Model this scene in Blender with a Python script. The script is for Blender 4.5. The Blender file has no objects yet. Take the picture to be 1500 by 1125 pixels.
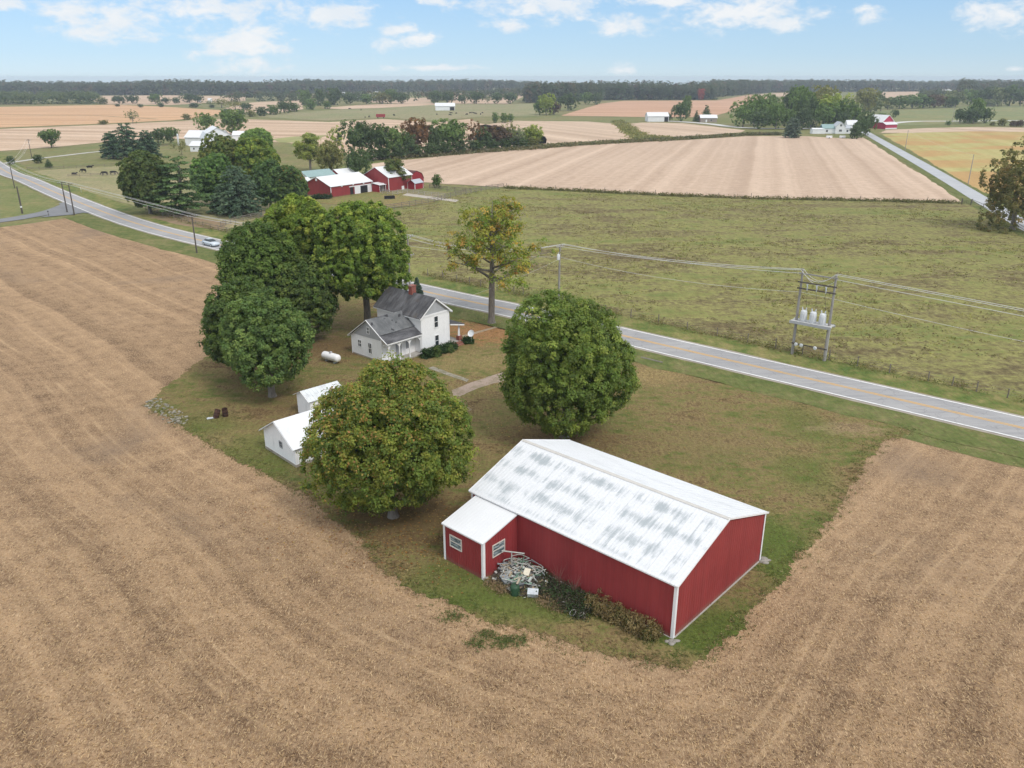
import bpy, bmesh, math, random
import numpy as np
from mathutils import Vector, Matrix, noise as mnoise
R = math.radians
sc = bpy.context.scene
COL = sc.collection
rnd = random.Random(7)

# ------------------------------------------------------------------ camera
CAM_H = 34.0
LENS_PX = 1177.0                       # focal length measured in the pixels of the 1500 px wide photograph
PITCH = math.atan((562.5 - 113.0) / LENS_PX)
CT, ST = math.cos(PITCH), math.sin(PITCH)
cd = bpy.data.cameras.new('camera'); cam = bpy.data.objects.new('camera', cd); COL.objects.link(cam)
cam.location = (0, 0, CAM_H); cam.rotation_euler = (R(90) - PITCH, 0, 0)
cd.sensor_width = 36.0; cd.lens = LENS_PX / 1500 * 36; cd.clip_start = 0.5; cd.clip_end = 40000
sc.camera = cam

def g(u, v, z=0.0):
    """where the line of sight through a point of the survey photograph meets the level z"""
    x = (u - 750) / LENS_PX; y = (v - 562.5) / LENS_PX
    t = (CAM_H - z) / (y * CT + ST)
    return (x * t, (CT - y * ST) * t)
def zat(v, D):
    y = (v - 562.5) / LENS_PX
    return CAM_H - D * (y * CT + ST) / (CT - y * ST)
def px_m(D, z=0.0):                    # photo pixels per metre at forward distance D
    return LENS_PX / (D * CT + (CAM_H - z) * ST)

# ------------------------------------------------------------------ node helper
class NT:
    def __init__(s, name, world=False):
        if world:
            s.nt = name.node_tree
        else:
            s.m = bpy.data.materials.new(name); s.m.use_nodes = True; s.nt = s.m.node_tree
        s.nt.nodes.clear(); s.P = None
    def n(s, t, **kw):
        nd = s.nt.nodes.new(t)
        for k, v in kw.items(): setattr(nd, k, v)
        return nd
    def link(s, a, b): s.nt.links.new(a, b)
    def setin(s, sock, v):
        if v is None: return
        if isinstance(v, bpy.types.NodeSocket): s.link(v, sock)
        elif isinstance(v, (tuple, list)) and sock.type == 'RGBA' and len(v) == 3: sock.default_value = (*v, 1)
        else: sock.default_value = v
    def pos(s):
        if s.P is None: s.P = s.n('ShaderNodeNewGeometry').outputs['Position']
        return s.P
    def obj(s): return s.n('ShaderNodeTexCoord').outputs['Object']
    def math(s, op, a, b=0.0, clamp=False):
        nd = s.n('ShaderNodeMath', operation=op, use_clamp=clamp)
        s.setin(nd.inputs[0], a); s.setin(nd.inputs[1], b); return nd.outputs[0]
    def vm(s, op, a, b=None, scale=None):
        nd = s.n('ShaderNodeVectorMath', operation=op)
        s.setin(nd.inputs[0], a); s.setin(nd.inputs[1], b)
        if scale is not None: s.setin(nd.inputs['Scale'], scale)
        return nd.outputs['Value'] if op in ('DOT_PRODUCT', 'LENGTH', 'DISTANCE') else nd.outputs[0]
    def mapping(s, v, rot=0.0, scale=(1, 1, 1), loc=(0, 0, 0)):
        nd = s.n('ShaderNodeMapping'); s.link(v, nd.inputs['Vector'])
        nd.inputs['Rotation'].default_value = (0, 0, rot); nd.inputs['Scale'].default_value = scale; nd.inputs['Location'].default_value = loc
        return nd.outputs[0]
    def noise(s, v, scale, detail=3.0, rough=0.55, dist=0.0):
        nd = s.n('ShaderNodeTexNoise'); s.setin(nd.inputs['Vector'], v)
        nd.inputs['Scale'].default_value = scale; nd.inputs['Detail'].default_value = detail
        nd.inputs['Roughness'].default_value = rough; nd.inputs['Distortion'].default_value = dist
        return nd.outputs[0]
    def noise1(s, w, scale, detail=2.0):
        nd = s.n('ShaderNodeTexNoise', noise_dimensions='1D'); s.setin(nd.inputs['W'], w)
        nd.inputs['Scale'].default_value = scale; nd.inputs['Detail'].default_value = detail
        return nd.outputs[0]
    def ss(s, v, a, b, lo=0.0, hi=1.0):       # smooth step
        nd = s.n('ShaderNodeMapRange', interpolation_type='SMOOTHSTEP'); s.setin(nd.inputs[0], v)
        nd.inputs[1].default_value = a; nd.inputs[2].default_value = b; nd.inputs[3].default_value = lo; nd.inputs[4].default_value = hi
        return nd.outputs[0]
    def lin(s, v, a, b, lo=0.0, hi=1.0):
        nd = s.n('ShaderNodeMapRange'); s.setin(nd.inputs[0], v)
        nd.inputs[1].default_value = a; nd.inputs[2].default_value = b; nd.inputs[3].default_value = lo; nd.inputs[4].default_value = hi
        return nd.outputs[0]
    def mix(s, f, a, b, mode='MIX'):
        nd = s.n('ShaderNodeMix', data_type='RGBA', blend_type=mode)
        s.setin(nd.inputs[0], f); s.setin(nd.inputs[6], a); s.setin(nd.inputs[7], b); return nd.outputs[2]
    def ramp(s, f, stops):
        nd = s.n('ShaderNodeValToRGB'); s.link(f, nd.inputs[0]); el = nd.color_ramp.elements
        while len(el) < len(stops): el.new(0.5)
        for e, (p, c) in zip(el, stops): e.position = p; e.color = (*c, 1)
        return nd.outputs[0]
    def scale(s, col, f):                      # colour times a number
        return s.vm('SCALE', col, scale=f)
    def bump(s, h, strength=0.5, dist=0.1):
        nd = s.n('ShaderNodeBump'); s.link(h, nd.inputs['Height'])
        nd.inputs['Strength'].default_value = strength; nd.inputs['Distance'].default_value = dist
        return nd.outputs[0]
    def out(s, col, rough=0.85, spec=0.25, metal=0.0, normal=None, **kw):
        b = s.n('ShaderNodeBsdfPrincipled')
        s.setin(b.inputs['Base Color'], col); s.setin(b.inputs['Roughness'], rough)
        s.setin(b.inputs['Specular IOR Level'], spec); s.setin(b.inputs['Metallic'], metal)
        if normal is not None: s.link(normal, b.inputs['Normal'])
        o = s.n('ShaderNodeOutputMaterial'); s.link(b.outputs[0], o.inputs['Surface'])
        return s.m

# ------------------------------------------------------------------ object helpers
def tag(o, label=None, cat=None, group=None, kind=None):
    if label: o['label'] = label
    if cat: o['category'] = cat
    if group: o['group'] = group
    if kind: o['kind'] = kind
    return o
def empty(name, loc=(0, 0, 0), rz=0.0, label=None, cat=None, group=None):
    o = bpy.data.objects.new(name, None); COL.objects.link(o)
    o.location = loc; o.rotation_euler = (0, 0, rz); o.empty_display_size = 0.2
    return tag(o, label, cat, group)
def copy_tree(o, parent=None):
    c = o.copy(); COL.objects.link(c); c.parent = parent
    for ch in [x for x in o.children]: copy_tree(ch, c)
    return c

class MB:
    """collects faces, then links them as one mesh object"""
    def __init__(s): s.v = []; s.f = []; s.mi = []; s.sm = []; s.uv = []
    def add(s, vs, fs, mi=0, smooth=False, uvs=None):
        b = len(s.v); s.v += [tuple(p) for p in vs]
        for k, f in enumerate(fs):
            s.f.append(tuple(b + i for i in f)); s.mi.append(mi); s.sm.append(smooth)
            s.uv.append(uvs[k] if uvs else None)
        return s
    def box(s, c, d, mi=0, rz=0.0, M=None):
        hx, hy, hz = d[0] / 2, d[1] / 2, d[2] / 2
        vs = [Vector((sx * hx, sy * hy, sz * hz)) for sz in (-1, 1) for sx, sy in ((-1, -1), (1, -1), (1, 1), (-1, 1))]
        T = Matrix.Translation(Vector(c)) @ (M if M is not None else Matrix.Rotation(rz, 4, 'Z'))
        return s.add([T @ p for p in vs], [(3, 2, 1, 0), (4, 5, 6, 7), (0, 1, 5, 4), (1, 2, 6, 5), (2, 3, 7, 6), (3, 0, 4, 7)], mi)
    def bx(s, x0, x1, y0, y1, z0, z1, mi=0):
        return s.box(((x0 + x1) / 2, (y0 + y1) / 2, (z0 + z1) / 2), (abs(x1 - x0), abs(y1 - y0), abs(z1 - z0)), mi)
    def beam(s, a, b, w, h, mi=0, up=(0, 0, 1)):
        a, b = Vector(a), Vector(b); d = b - a; L = d.length; x = d.normalized()
        u = Vector(up); y = u.cross(x)
        if y.length < 1e-4: y = Vector((0, 1, 0)).cross(x)
        y.normalize(); z = x.cross(y)
        M = Matrix((x, y, z)).transposed().to_4x4()
        return s.box((a + b) / 2, (L, w, h), mi, M=M)
    def tube(s, pts, rad, n=8, mi=0, smooth=True, caps=True):
        pts = [Vector(p) for p in pts]; m = len(pts)
        if not isinstance(rad, (list, tuple)): rad = [rad] * m
        rings = []; prev = None
        for i in range(m):
            t = (pts[min(i + 1, m - 1)] - pts[max(i - 1, 0)]).normalized()
            if prev is None:
                ref = Vector((0, 0, 1)) if abs(t.z) < 0.9 else Vector((1, 0, 0))
                a = ref.cross(t).normalized()
            else:
                a = (prev - t * prev.dot(t))
                a = a.normalized() if a.length > 1e-5 else Vector((1, 0, 0))
            prev = a; b = t.cross(a)
            rings.append([pts[i] + (a * math.cos(2 * math.pi * k / n) + b * math.sin(2 * math.pi * k / n)) * rad[i] for k in range(n)])
        vs = [p for r_ in rings for p in r_]; fs = []
        for i in range(m - 1):
            for k in range(n):
                k2 = (k + 1) % n; fs.append((i * n + k, i * n + k2, (i + 1) * n + k2, (i + 1) * n + k))
        s.add(vs, fs, mi, smooth)
        if caps:
            s.add(rings[0], [tuple(reversed(range(n)))], mi); s.add(rings[-1], [tuple(range(n))], mi)
        return s
    def prism(s, poly, a, b, mi=0, axis='y'):
        """polygon in the (x,z) plane pushed along y (or in (y,z) pushed along x) from a to b"""
        n = len(poly)
        if axis == 'y': vs = [(p[0], a, p[1]) for p in poly] + [(p[0], b, p[1]) for p in poly]
        elif axis == 'x': vs = [(a, p[0], p[1]) for p in poly] + [(b, p[0], p[1]) for p in poly]
        else: vs = [(p[0], p[1], a) for p in poly] + [(p[0], p[1], b) for p in poly]
        fs = [tuple(range(n)), tuple(range(2 * n - 1, n - 1, -1))] + [(i, n + i, n + (i + 1) % n, (i + 1) % n) for i in range(n)]
        return s.add(vs, fs, mi)
    def sphere(s, c, r, nu=12, nv=8, mi=0):
        rx, ry, rz = r if isinstance(r, (tuple, list)) else (r, r, r)
        vs = [(c[0] + rx * math.sin(math.pi * j / nv) * math.cos(2 * math.pi * i / nu), c[1] + ry * math.sin(math.pi * j / nv) * math.sin(2 * math.pi * i / nu), c[2] + rz * math.cos(math.pi * j / nv)) for j in range(nv + 1) for i in range(nu)]
        fs = [(j * nu + i, (j + 1) * nu + i, (j + 1) * nu + (i + 1) % nu, j * nu + (i + 1) % nu) for j in range(nv) for i in range(nu)]
        return s.add(vs, fs, mi, True)
    def panel(s, a, b, c, d, pitch=0.3, depth=0.02, rib=0.06, mi=0):
        """ribbed sheet: bottom edge a-b, top edge d-c; ribs run from bottom to top and stand out of the face; uv in metres"""
        a, b, c, d = (Vector(p) for p in (a, b, c, d))
        L = (b - a).length; n = max(2, int(round(L / pitch)))
        nrm = (b - a).cross(d - a).normalized()
        ts = []
        for i in range(n):
            t0 = i / n; w = rib / L
            ts += [(t0, 0), (t0 + w * 0.3, depth), (t0 + w, depth), (t0 + w * 1.3, 0)]
        ts.append((1.0, 0)); H_ = (d - a).length
        vs = []; fs = []; uvs = []
        for t, o in ts:
            vs.append(a.lerp(b, t) + nrm * o); vs.append(d.lerp(c, t) + nrm * o)
        for i in range(len(ts) - 1):
            fs.append((2 * i, 2 * i + 2, 2 * i + 3, 2 * i + 1))
            u0, u1 = ts[i][0] * L, ts[i + 1][0] * L
            uvs.append(((u0, 0), (u1, 0), (u1, H_), (u0, H_)))
        return s.add(vs, fs, mi, False, uvs)
    def build(s, name, mats, parent=None, recalc=False):
        me = bpy.data.meshes.new(name); me.from_pydata(s.v, [], s.f)
        if not isinstance(mats, (list, tuple)): mats = [mats]
        for m in mats: me.materials.append(m)
        me.polygons.foreach_set('material_index', s.mi); me.polygons.foreach_set('use_smooth', s.sm)
        if any(u is not None for u in s.uv):
            ul = me.uv_layers.new(name='UVMap'); k = 0
            for p, u in zip(me.polygons, s.uv):
                for q in range(p.loop_total):
                    ul.data[k].uv = u[q] if u else (0, 0); k += 1
        me.update()
        o = bpy.data.objects.new(name, me); COL.objects.link(o); o.parent = parent
        return o
def part(name, mb, mats, parent, label=None):
    o = mb.build(name, mats, parent)
    if label: o['label'] = label
    return o

# ------------------------------------------------------------------ world and light
SUN_EL, SUN_AZ = R(50), R(140)         # azimuth clockwise from +Y: behind the camera, to its right
w = bpy.data.worlds.new('World'); sc.world = w; w.use_nodes = True
N = NT(w, world=True)
dirv = N.n('ShaderNodeTexCoord').outputs['Generated']
sep = N.n('ShaderNodeSeparateXYZ'); N.link(dirv, sep.inputs[0]); dx, dy, dz = sep.outputs
sky = N.n('ShaderNodeTexSky', sky_type='NISHITA', sun_disc=False, sun_elevation=SUN_EL, sun_rotation=SUN_AZ, altitude=300, air_density=1.0, dust_density=0.3, ozone_density=2.0)
skyc = sky.outputs[0]
SKY_TINT = (0.62, 0.78, 1.12)
skyc = N.mix(1.0, skyc, SKY_TINT, 'MULTIPLY')
# pale blue of the open sky between the clouds
az = N.math('DIVIDE', dx, N.math('MAXIMUM', dy, 0.05))
comb = N.n('ShaderNodeCombineXYZ'); N.link(az, comb.inputs[0]); N.link(dz, comb.inputs[1]); ae = comb.outputs[0]
blue = N.ramp(N.lin(dz, 0.0, 0.16), [(0.0, (5.2, 6.4, 7.1)), (0.15, (4.3, 5.9, 7.15)), (0.6, (3.1, 5.05, 7.1)), (1.0, (2.4, 4.2, 6.6))])
dim = N.lin(az, -0.7, 0.7, 1.03, 0.90)
blue = N.scale(blue, dim)
clear = N.mix(0.8, skyc, blue)
# puffy clouds: (u, v, half width, half height) read off the photograph, kept as directions
CLOUDS = [(165, 32, 85, 26), (305, 4, 130, 26), (345, 66, 75, 30), (370, 92, 34, 17), (490, 20, 62, 22), (560, 67, 26, 14), (612, 55, 32, 12), (580, 44, 26, 11),
          (795, 6, 110, 24), (912, 36, 48, 18), (1075, 18, 110, 26), (1152, 34, 34, 13), (1275, 22, 26, 15), (1472, 24, 60, 22), (15, 4, 40, 12), (908, 103, 22, 9),
          (120, 14, 70, 20), (742, 36, 36, 11), (130, 48, 60, 12), (640, 0, 30, 8), (975, 3, 40, 10), (1485, 102, 16, 4), (640, 99, 60, 5)]
def direction(u, v):
    x = (u - 750) / LENS_PX; y = (v - 562.5) / LENS_PX
    d = Vector((x, CT - y * ST, -(y * CT + ST))); L = d.length
    return d.x / d.y, d.z / L
mask = None
warp = N.noise(dirv, 22.0, 3.0, 0.6)
for (u, v, su, sv) in CLOUDS:
    a, e = direction(u, v)
    q = N.vm('SUBTRACT', ae, (a, e, 0.0))
    q = N.vm('MULTIPLY', q, (LENS_PX / su * 0.93, LENS_PX / sv * 1.05, 0.0))
    k = N.math('SUBTRACT', 1.0, N.vm('LENGTH', q))
    mask = k if mask is None else N.math('MAXIMUM', mask, k)
nz = N.mapping(dirv, 0, (1, 1, 2.1))
fine = N.noise(nz, 34.0, 7.0, 0.62, 0.25)
dens = N.math('ADD', mask, N.math('MULTIPLY', N.math('SUBTRACT', fine, 0.5), 3.3))
dens = N.ss(dens, -0.12, 0.95)
thick = N.ss(N.noise(nz, 16.0, 4.0, 0.55), 0.35, 0.7)
cloudc = N.mix(thick, (6.2, 6.6, 7.0), (7.1, 7.15, 7.2))
high = N.ss(dz, 0.15, 0.34)                        # above the picture the sky is closed
over = N.ss(N.noise(dirv, 3.0, 5.0, 0.6), 0.22, 0.5)
allc = N.mix(N.math('MULTIPLY', dens, 0.93), clear, cloudc)
allc = N.mix(N.math('MULTIPLY', high, over), allc, (8.55, 8.65, 8.75))
bg = N.n('ShaderNodeBackground'); N.link(allc, bg.inputs[0]); bg.inputs[1].default_value = 0.1
wo = N.n('ShaderNodeOutputWorld'); N.link(bg.outputs[0], wo.inputs[0])
sd = bpy.data.lights.new('sun', 'SUN'); sd.energy = 1.5; sd.angle = R(16); sd.color = (1.0, 0.95, 0.88)
sun = bpy.data.objects.new('sun', sd); COL.objects.link(sun); sun.location = (30, -40, 80)
sdir = Vector((math.sin(SUN_AZ) * math.cos(SUN_EL), math.cos(SUN_AZ) * math.cos(SUN_EL), math.sin(SUN_EL)))
sun.rotation_euler = sdir.to_track_quat('Z', 'Y').to_euler()
sc.view_settings.view_transform = 'Standard'; sc.view_settings.look = 'None'
sc.view_settings.gamma = 1.0; sc.view_settings.use_curve_mapping = False
sc.view_settings.exposure = 0.40
sc.cycles.max_bounces = 6; sc.cycles.transparent_max_bounces = 4; sc.cycles.volume_bounces = 0
sc.cycles.use_denoising = True; sc.cycles.denoiser = 'OPENIMAGEDENOISE'; sc.cycles.denoising_input_passes = 'RGB_ALBEDO_NORMAL'; sc.cycles.denoising_prefilter = 'ACCURATE'

# ------------------------------------------------------------------ simple materials
def plain(name, col, rough=0.7, var=0.12, scale=1.5, spec=0.3, metal=0.0, fine=20.0):
    N = NT(name); p = N.obj()
    a = N.noise(p, scale, 4.0, 0.6); b = N.noise(p, fine, 3.0, 0.6)
    k = N.math('ADD', N.lin(a, 0.25, 0.75, 1 - var, 1 + var), N.lin(b, 0.3, 0.7, -var * 0.4, var * 0.4))
    return N.out(N.scale(N.mix(0.0, col, col), k), rough, spec, metal, N.bump(b, 0.15, 0.01))
def dirty(name, col, dirt, lo=0.52, hi=0.75, rough=0.65, scale=0.6, stretch=(1, 1, 1)):
    N = NT(name); p = N.mapping(N.obj(), 0, stretch)
    d = N.ss(N.noise(p, scale, 7.0, 0.65), lo, hi); f = N.noise(p, 9.0, 4.0, 0.6)
    c = N.mix(N.math('MULTIPLY', d, 0.8), col, dirt)
    return N.out(N.scale(c, N.lin(f, 0.3, 0.7, 0.92, 1.06)), rough, 0.3)
M = {}
M['white_wood'] = dirty('white_wood', (0.86, 0.86, 0.87), (0.60, 0.61, 0.61), 0.55, 0.85, 0.6, 0.9, (1, 1, 0.25))
M['white_trim'] = plain('white_trim', (0.82, 0.82, 0.83), 0.5, 0.05)
M['grey_gable'] = plain('grey_gable', (0.40, 0.41, 0.43), 0.7, 0.08)
M['red_metal'] = None
N = NT('red_metal'); p = N.obj()
c = N.mix(N.ss(N.noise(p, 0.35, 5.0, 0.6), 0.35, 0.7), (0.300, 0.045, 0.047), (0.258, 0.037, 0.040))
c = N.mix(N.math('MULTIPLY', N.ss(N.noise(N.mapping(p, 0, (1.2, 1.2, 0.12)), 2.0, 5.0, 0.65), 0.55, 0.8), 0.4), c, (0.28, 0.075, 0.075))
sz = N.n('ShaderNodeSeparateXYZ'); N.link(p, sz.inputs[0])     # soil splashed up the foot of the sheets
spl = N.math('SUBTRACT', N.math('ADD', 0.10, N.math('MULTIPLY', N.noise(p, 1.6, 5.0, 0.7), 0.75)), sz.outputs[2])
c = N.mix(N.math('MULTIPLY', N.ss(spl, 0.0, 0.35), 0.55), c, (0.20, 0.12, 0.085))
c = N.scale(c, N.lin(N.noise(N.mapping(p, 0, (1.1, 1.1, 0.05)), 1.0, 4.0, 0.6), 0.35, 0.65, 0.93, 1.07))
seam = N.math('ABSOLUTE', N.math('SUBTRACT', N.math('FRACT', N.math('DIVIDE', N.math('ADD', sz.outputs[0], sz.outputs[1]), 0.9)), 0.5))
c = N.mix(N.math('MULTIPLY', N.ss(seam, 0.455, 0.49), 0.22), c, (0.12, 0.02, 0.025))       # laps of the 0.9 m sheets
M['red_metal'] = N.out(c, 0.5, 0.3)
M['red_wood'] = plain('red_wood', (0.30, 0.028, 0.036), 0.7, 0.15, 0.5)
M['pink_red'] = plain('faded_red_wood', (0.42, 0.035, 0.085), 0.7, 0.12, 0.5)
M['white_metal'] = plain('white_roof_metal', (0.70, 0.71, 0.73), 0.45, 0.05, 0.3)
M['white_far'] = plain('white_paint', (0.80, 0.81, 0.83), 0.6, 0.06, 0.4)
M['white_sheet'] = dirty('white_sheet_roof', (0.73, 0.745, 0.77), (0.56, 0.58, 0.61), 0.5, 0.75, 0.4, 0.8, (0.25, 1, 1))
M['galv'] = plain('galvanised_metal', (0.55, 0.58, 0.60), 0.4, 0.15, 1.0, 0.5, 0.35)
M['grey_roof'] = plain('grey_roof_metal', (0.42, 0.45, 0.49), 0.5, 0.1)
M['teal_roof'] = plain('teal_roof_metal', (0.25, 0.36, 0.36), 0.5, 0.1)
M['glass'] = NT('window_glass').out((0.035, 0.045, 0.055), 0.08, 0.6)
M['dark'] = plain('dark_opening', (0.02, 0.02, 0.022), 0.8, 0.1)
N = NT('red_brick'); br = N.n('ShaderNodeTexBrick'); N.link(N.obj(), br.inputs['Vector']); br.inputs['Scale'].default_value = 6.0
br.inputs['Color1'].default_value = (0.30, 0.075, 0.05, 1); br.inputs['Color2'].default_value = (0.22, 0.06, 0.045, 1); br.inputs['Mortar'].default_value = (0.35, 0.3, 0.27, 1)
M['brick'] = N.out(br.outputs[0], 0.9)
M['concrete'] = dirty('concrete', (0.42, 0.40, 0.37), (0.27, 0.24, 0.20), 0.45, 0.7, 0.9, 1.2)
M['block'] = dirty('concrete_block', (0.36, 0.32, 0.27), (0.22, 0.19, 0.15), 0.45, 0.7, 0.9, 1.2)
M['pole_wood'] = dirty('weathered_pole_wood', (0.33, 0.315, 0.30), (0.20, 0.18, 0.165), 0.45, 0.7, 0.9, 2.0, (3, 3, 0.3))
M['dark_pole'] = dirty('dark_pole_wood', (0.11, 0.095, 0.085), (0.07, 0.06, 0.05), 0.45, 0.7, 0.9, 2.0, (3, 3, 0.3))
M['fence_wood'] = dirty('weathered_fence_wood', (0.22, 0.19, 0.16), (0.12, 0.10, 0.085), 0.45, 0.7, 0.9, 2.0)
M['pale_fence'] = dirty('pale_fence_wood', (0.42, 0.38, 0.33), (0.25, 0.22, 0.19), 0.45, 0.7, 0.9, 2.0)
M['wire'] = plain('grey_wire', (0.62, 0.62, 0.61), 0.5, 0.05)
M['can'] = plain('pale_grey_enamel', (0.66, 0.68, 0.70), 0.4, 0.06)
M['rust'] = dirty('rusted_steel', (0.055, 0.03, 0.024), (0.12, 0.05, 0.03), 0.45, 0.7, 0.85, 3.0)
M['tank'] = plain('white_tank_enamel', (0.83, 0.83, 0.83), 0.35, 0.04)
M['rubber'] = plain('black_rubber', (0.03, 0.03, 0.032), 0.8, 0.2)
M['bark'] = dirty('grey_bark', (0.25, 0.22, 0.19), (0.13, 0.115, 0.10), 0.4, 0.65, 0.95, 2.5, (2, 2, 0.4))
M['cow'] = plain('black_hide', (0.018, 0.016, 0.016), 0.7, 0.2)
M['stone'] = plain('limestone', (0.42, 0.39, 0.34), 0.9, 0.25, 3.0)
N = NT('shingle_roof'); p = N.obj()
c = N.mix(N.ss(N.noise(N.mapping(p, 0, (1, 0.35, 0.35)), 1.1, 6.0, 0.65), 0.35, 0.72), (0.060, 0.060, 0.065), (0.150, 0.150, 0.158))
c = N.mix(N.math('MULTIPLY', N.ss(N.noise(p, 0.7, 5.0, 0.6), 0.55, 0.72), 0.6), c, (0.105, 0.088, 0.075))
c = N.scale(c, N.lin(N.noise(p, 14.0, 3.0), 0.3, 0.7, 0.8, 1.2))
M['shingle'] = N.out(c, 0.9, 0.2)
N = NT('torn_shingle_roof'); p = N.obj()
c = N.mix(N.ss(N.noise(N.mapping(p, 0, (0.35, 1, 1)), 1.2, 6.0, 0.65), 0.35, 0.72), (0.11, 0.115, 0.12), (0.19, 0.195, 0.20))
c = N.mix(N.ss(N.noise(N.mapping(p, 0.3, (1.5, 0.9, 1)), 1.0, 3.0, 0.5, 0.4), 0.60, 0.64), c, (0.045, 0.045, 0.05))
M['torn_shingle'] = N.out(N.scale(c, N.lin(N.noise(p, 14.0, 3.0), 0.3, 0.7, 0.85, 1.15)), 0.9, 0.2)
# worn white barn roof: grey weathered smears in rows along the purlins, drawn out down the slope (uv in metres)
N = NT('worn_white_roof'); uv = N.n('ShaderNodeUVMap').outputs[0]
su = N.n('ShaderNodeSeparateXYZ'); N.link(uv, su.inputs[0])
streak = N.noise(N.mapping(uv, 0.12, (3.4, 0.36, 1)), 1.0, 7.0, 0.74, 0.2)
blob = N.noise(N.mapping(uv, 0, (0.42, 0.6, 1)), 1.0, 4.0, 0.6)
wn = N.n('ShaderNodeTexWhiteNoise', noise_dimensions='1D'); N.link(N.math('FLOOR', N.math('DIVIDE', su.outputs[0], 0.9)), wn.inputs['W'])
lap = N.math('ABSOLUTE', N.math('SUBTRACT', N.math('FRACT', N.math('DIVIDE', su.outputs[0], 0.9)), 0.5))     # sheets 0.9 m wide, lapped
row = N.math('ADD', 0.5, N.math('MULTIPLY', N.math('SINE', N.math('ADD', N.math('MULTIPLY', su.outputs[1], 3.55), N.math('MULTIPLY', blob, 2.0))), 0.5))
k = N.math('ADD', N.math('MULTIPLY', row, 0.16), N.math('ADD', N.math('MULTIPLY', streak, 0.85), N.math('MULTIPLY', blob, 0.55)))
k = N.math('ADD', k, N.math('MULTIPLY', N.math('SUBTRACT', wn.outputs['Value'], 0.5), 0.13))
wear = N.ss(k, 0.735, 0.98)
edge = N.math('MULTIPLY', N.ss(su.outputs[1], 0.1, 0.6), N.ss(su.outputs[1], 6.5, 5.7))
wear = N.math('MULTIPLY', wear, edge)
c = N.mix(N.math('MULTIPLY', wear, 0.92), (0.69, 0.705, 0.73), (0.36, 0.40, 0.425))
c = N.mix(N.math('MULTIPLY', N.ss(lap, 0.47, 0.495), 0.3), c, (0.40, 0.40, 0.40))
c = N.scale(c, N.lin(N.noise(uv, 6.0, 5.0, 0.65), 0.3, 0.7, 0.9, 1.05))
M['worn_roof'] = N.out(c, 0.5, 0.3)

def leaf_material(name, transl=0.38, rough=0.6):
    N = NT(name)
    at = N.n('ShaderNodeVertexColor'); at.layer_name = 'leafcol'
    oi = N.n('ShaderNodeObjectInfo')
    c = N.mix(1.0, at.outputs[0], oi.outputs['Color'], 'MULTIPLY')
    b = N.n('ShaderNodeBsdfPrincipled'); N.link(c, b.inputs['Base Color']); b.inputs['Roughness'].default_value = rough
    b.inputs['Specular IOR Level'].default_value = 0.25
    t = N.n('ShaderNodeBsdfTranslucent'); N.link(N.mix(1.0, c, (1.3, 1.4, 0.7), 'MULTIPLY'), t.inputs[0])
    mx = N.n('ShaderNodeMixShader'); mx.inputs[0].default_value = transl
    N.link(b.outputs[0], mx.inputs[1]); N.link(t.outputs[0], mx.inputs[2])
    o = N.n('ShaderNodeOutputMaterial'); N.link(mx.outputs[0], o.inputs[0])
    return N.m
M['leaf'] = leaf_material('foliage')
M['needle'] = leaf_material('needles', 0.15, 0.65)
# ------------------------------------------------------------------ ground
def wob(x, y, s, k=0.0): return mnoise.noise(Vector((x * s, y * s, k)))
def ragged(pts, step=2.0, amp=0.5, freq=0.25, closed=True):
    """a closed outline cut into short pieces and pushed in and out, so that its edge is as uneven as grass growing into a field"""
    out = []; n = len(pts)
    for i in range(n if closed else n - 1):
        a, b = Vector(pts[i]), Vector(pts[(i + 1) % n]); L = (b - a).length; m = max(1, min(600, int(L / step)))
        nr = Vector((-(b - a).y, (b - a).x)) / max(L, 1e-6)
        for j in range(m):
            p = a.lerp(b, j / m); k = amp * (wob(p.x, p.y, freq * .5, 3) * 1.1 + wob(p.x, p.y, freq * 3.1, 9) * 0.6 + wob(p.x, p.y, freq * 8.7, 5) * 0.45)
            out.append((p.x + nr.x * k, p.y + nr.y * k))
    return out
def sheet(name, pts, z, mat, step=2.0, amp=0.5, freq=0.25, label=None, cat=None):
    out = ragged(pts, step, amp, freq) if amp else [tuple(p) for p in pts]
    me = bpy.data.meshes.new(name); me.from_pydata([(x, y, z) for x, y in out], [], [tuple(range(len(out)))])
    me.update()
    if me.polygons[0].normal.z < 0: me.flip_normals()
    me.materials.append(mat)
    o = bpy.data.objects.new(name, me); COL.objects.link(o)
    return tag(o, label, cat, None, 'structure')
def P(*uv): return [g(u, v) for u, v in uv]
def offset(line, d):
    out = []
    for i, p in enumerate(line):
        a = Vector(line[max(i - 1, 0)]); b = Vector(line[min(i + 1, len(line) - 1)]); t = (b - a).normalized()
        out.append((p[0] - t.y * d, p[1] + t.x * d))
    return out
def smooth(line, step=4.0):
    pts = [Vector(p) for p in line]; out = []
    for i in range(len(pts) - 1):
        p0, p1, p2, p3 = pts[max(i - 1, 0)], pts[i], pts[i + 1], pts[min(i + 2, len(pts) - 1)]
        m = max(1, int((p2 - p1).length / step))
        for j in range(m):
            t = j / m
            out.append(tuple(0.5 * (2 * p1 + (p2 - p0) * t + (2 * p0 - 5 * p1 + 4 * p2 - p3) * t * t + (3 * p1 - p0 - 3 * p2 + p3) * t ** 3)))
    out.append(tuple(pts[-1])); return out
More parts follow.
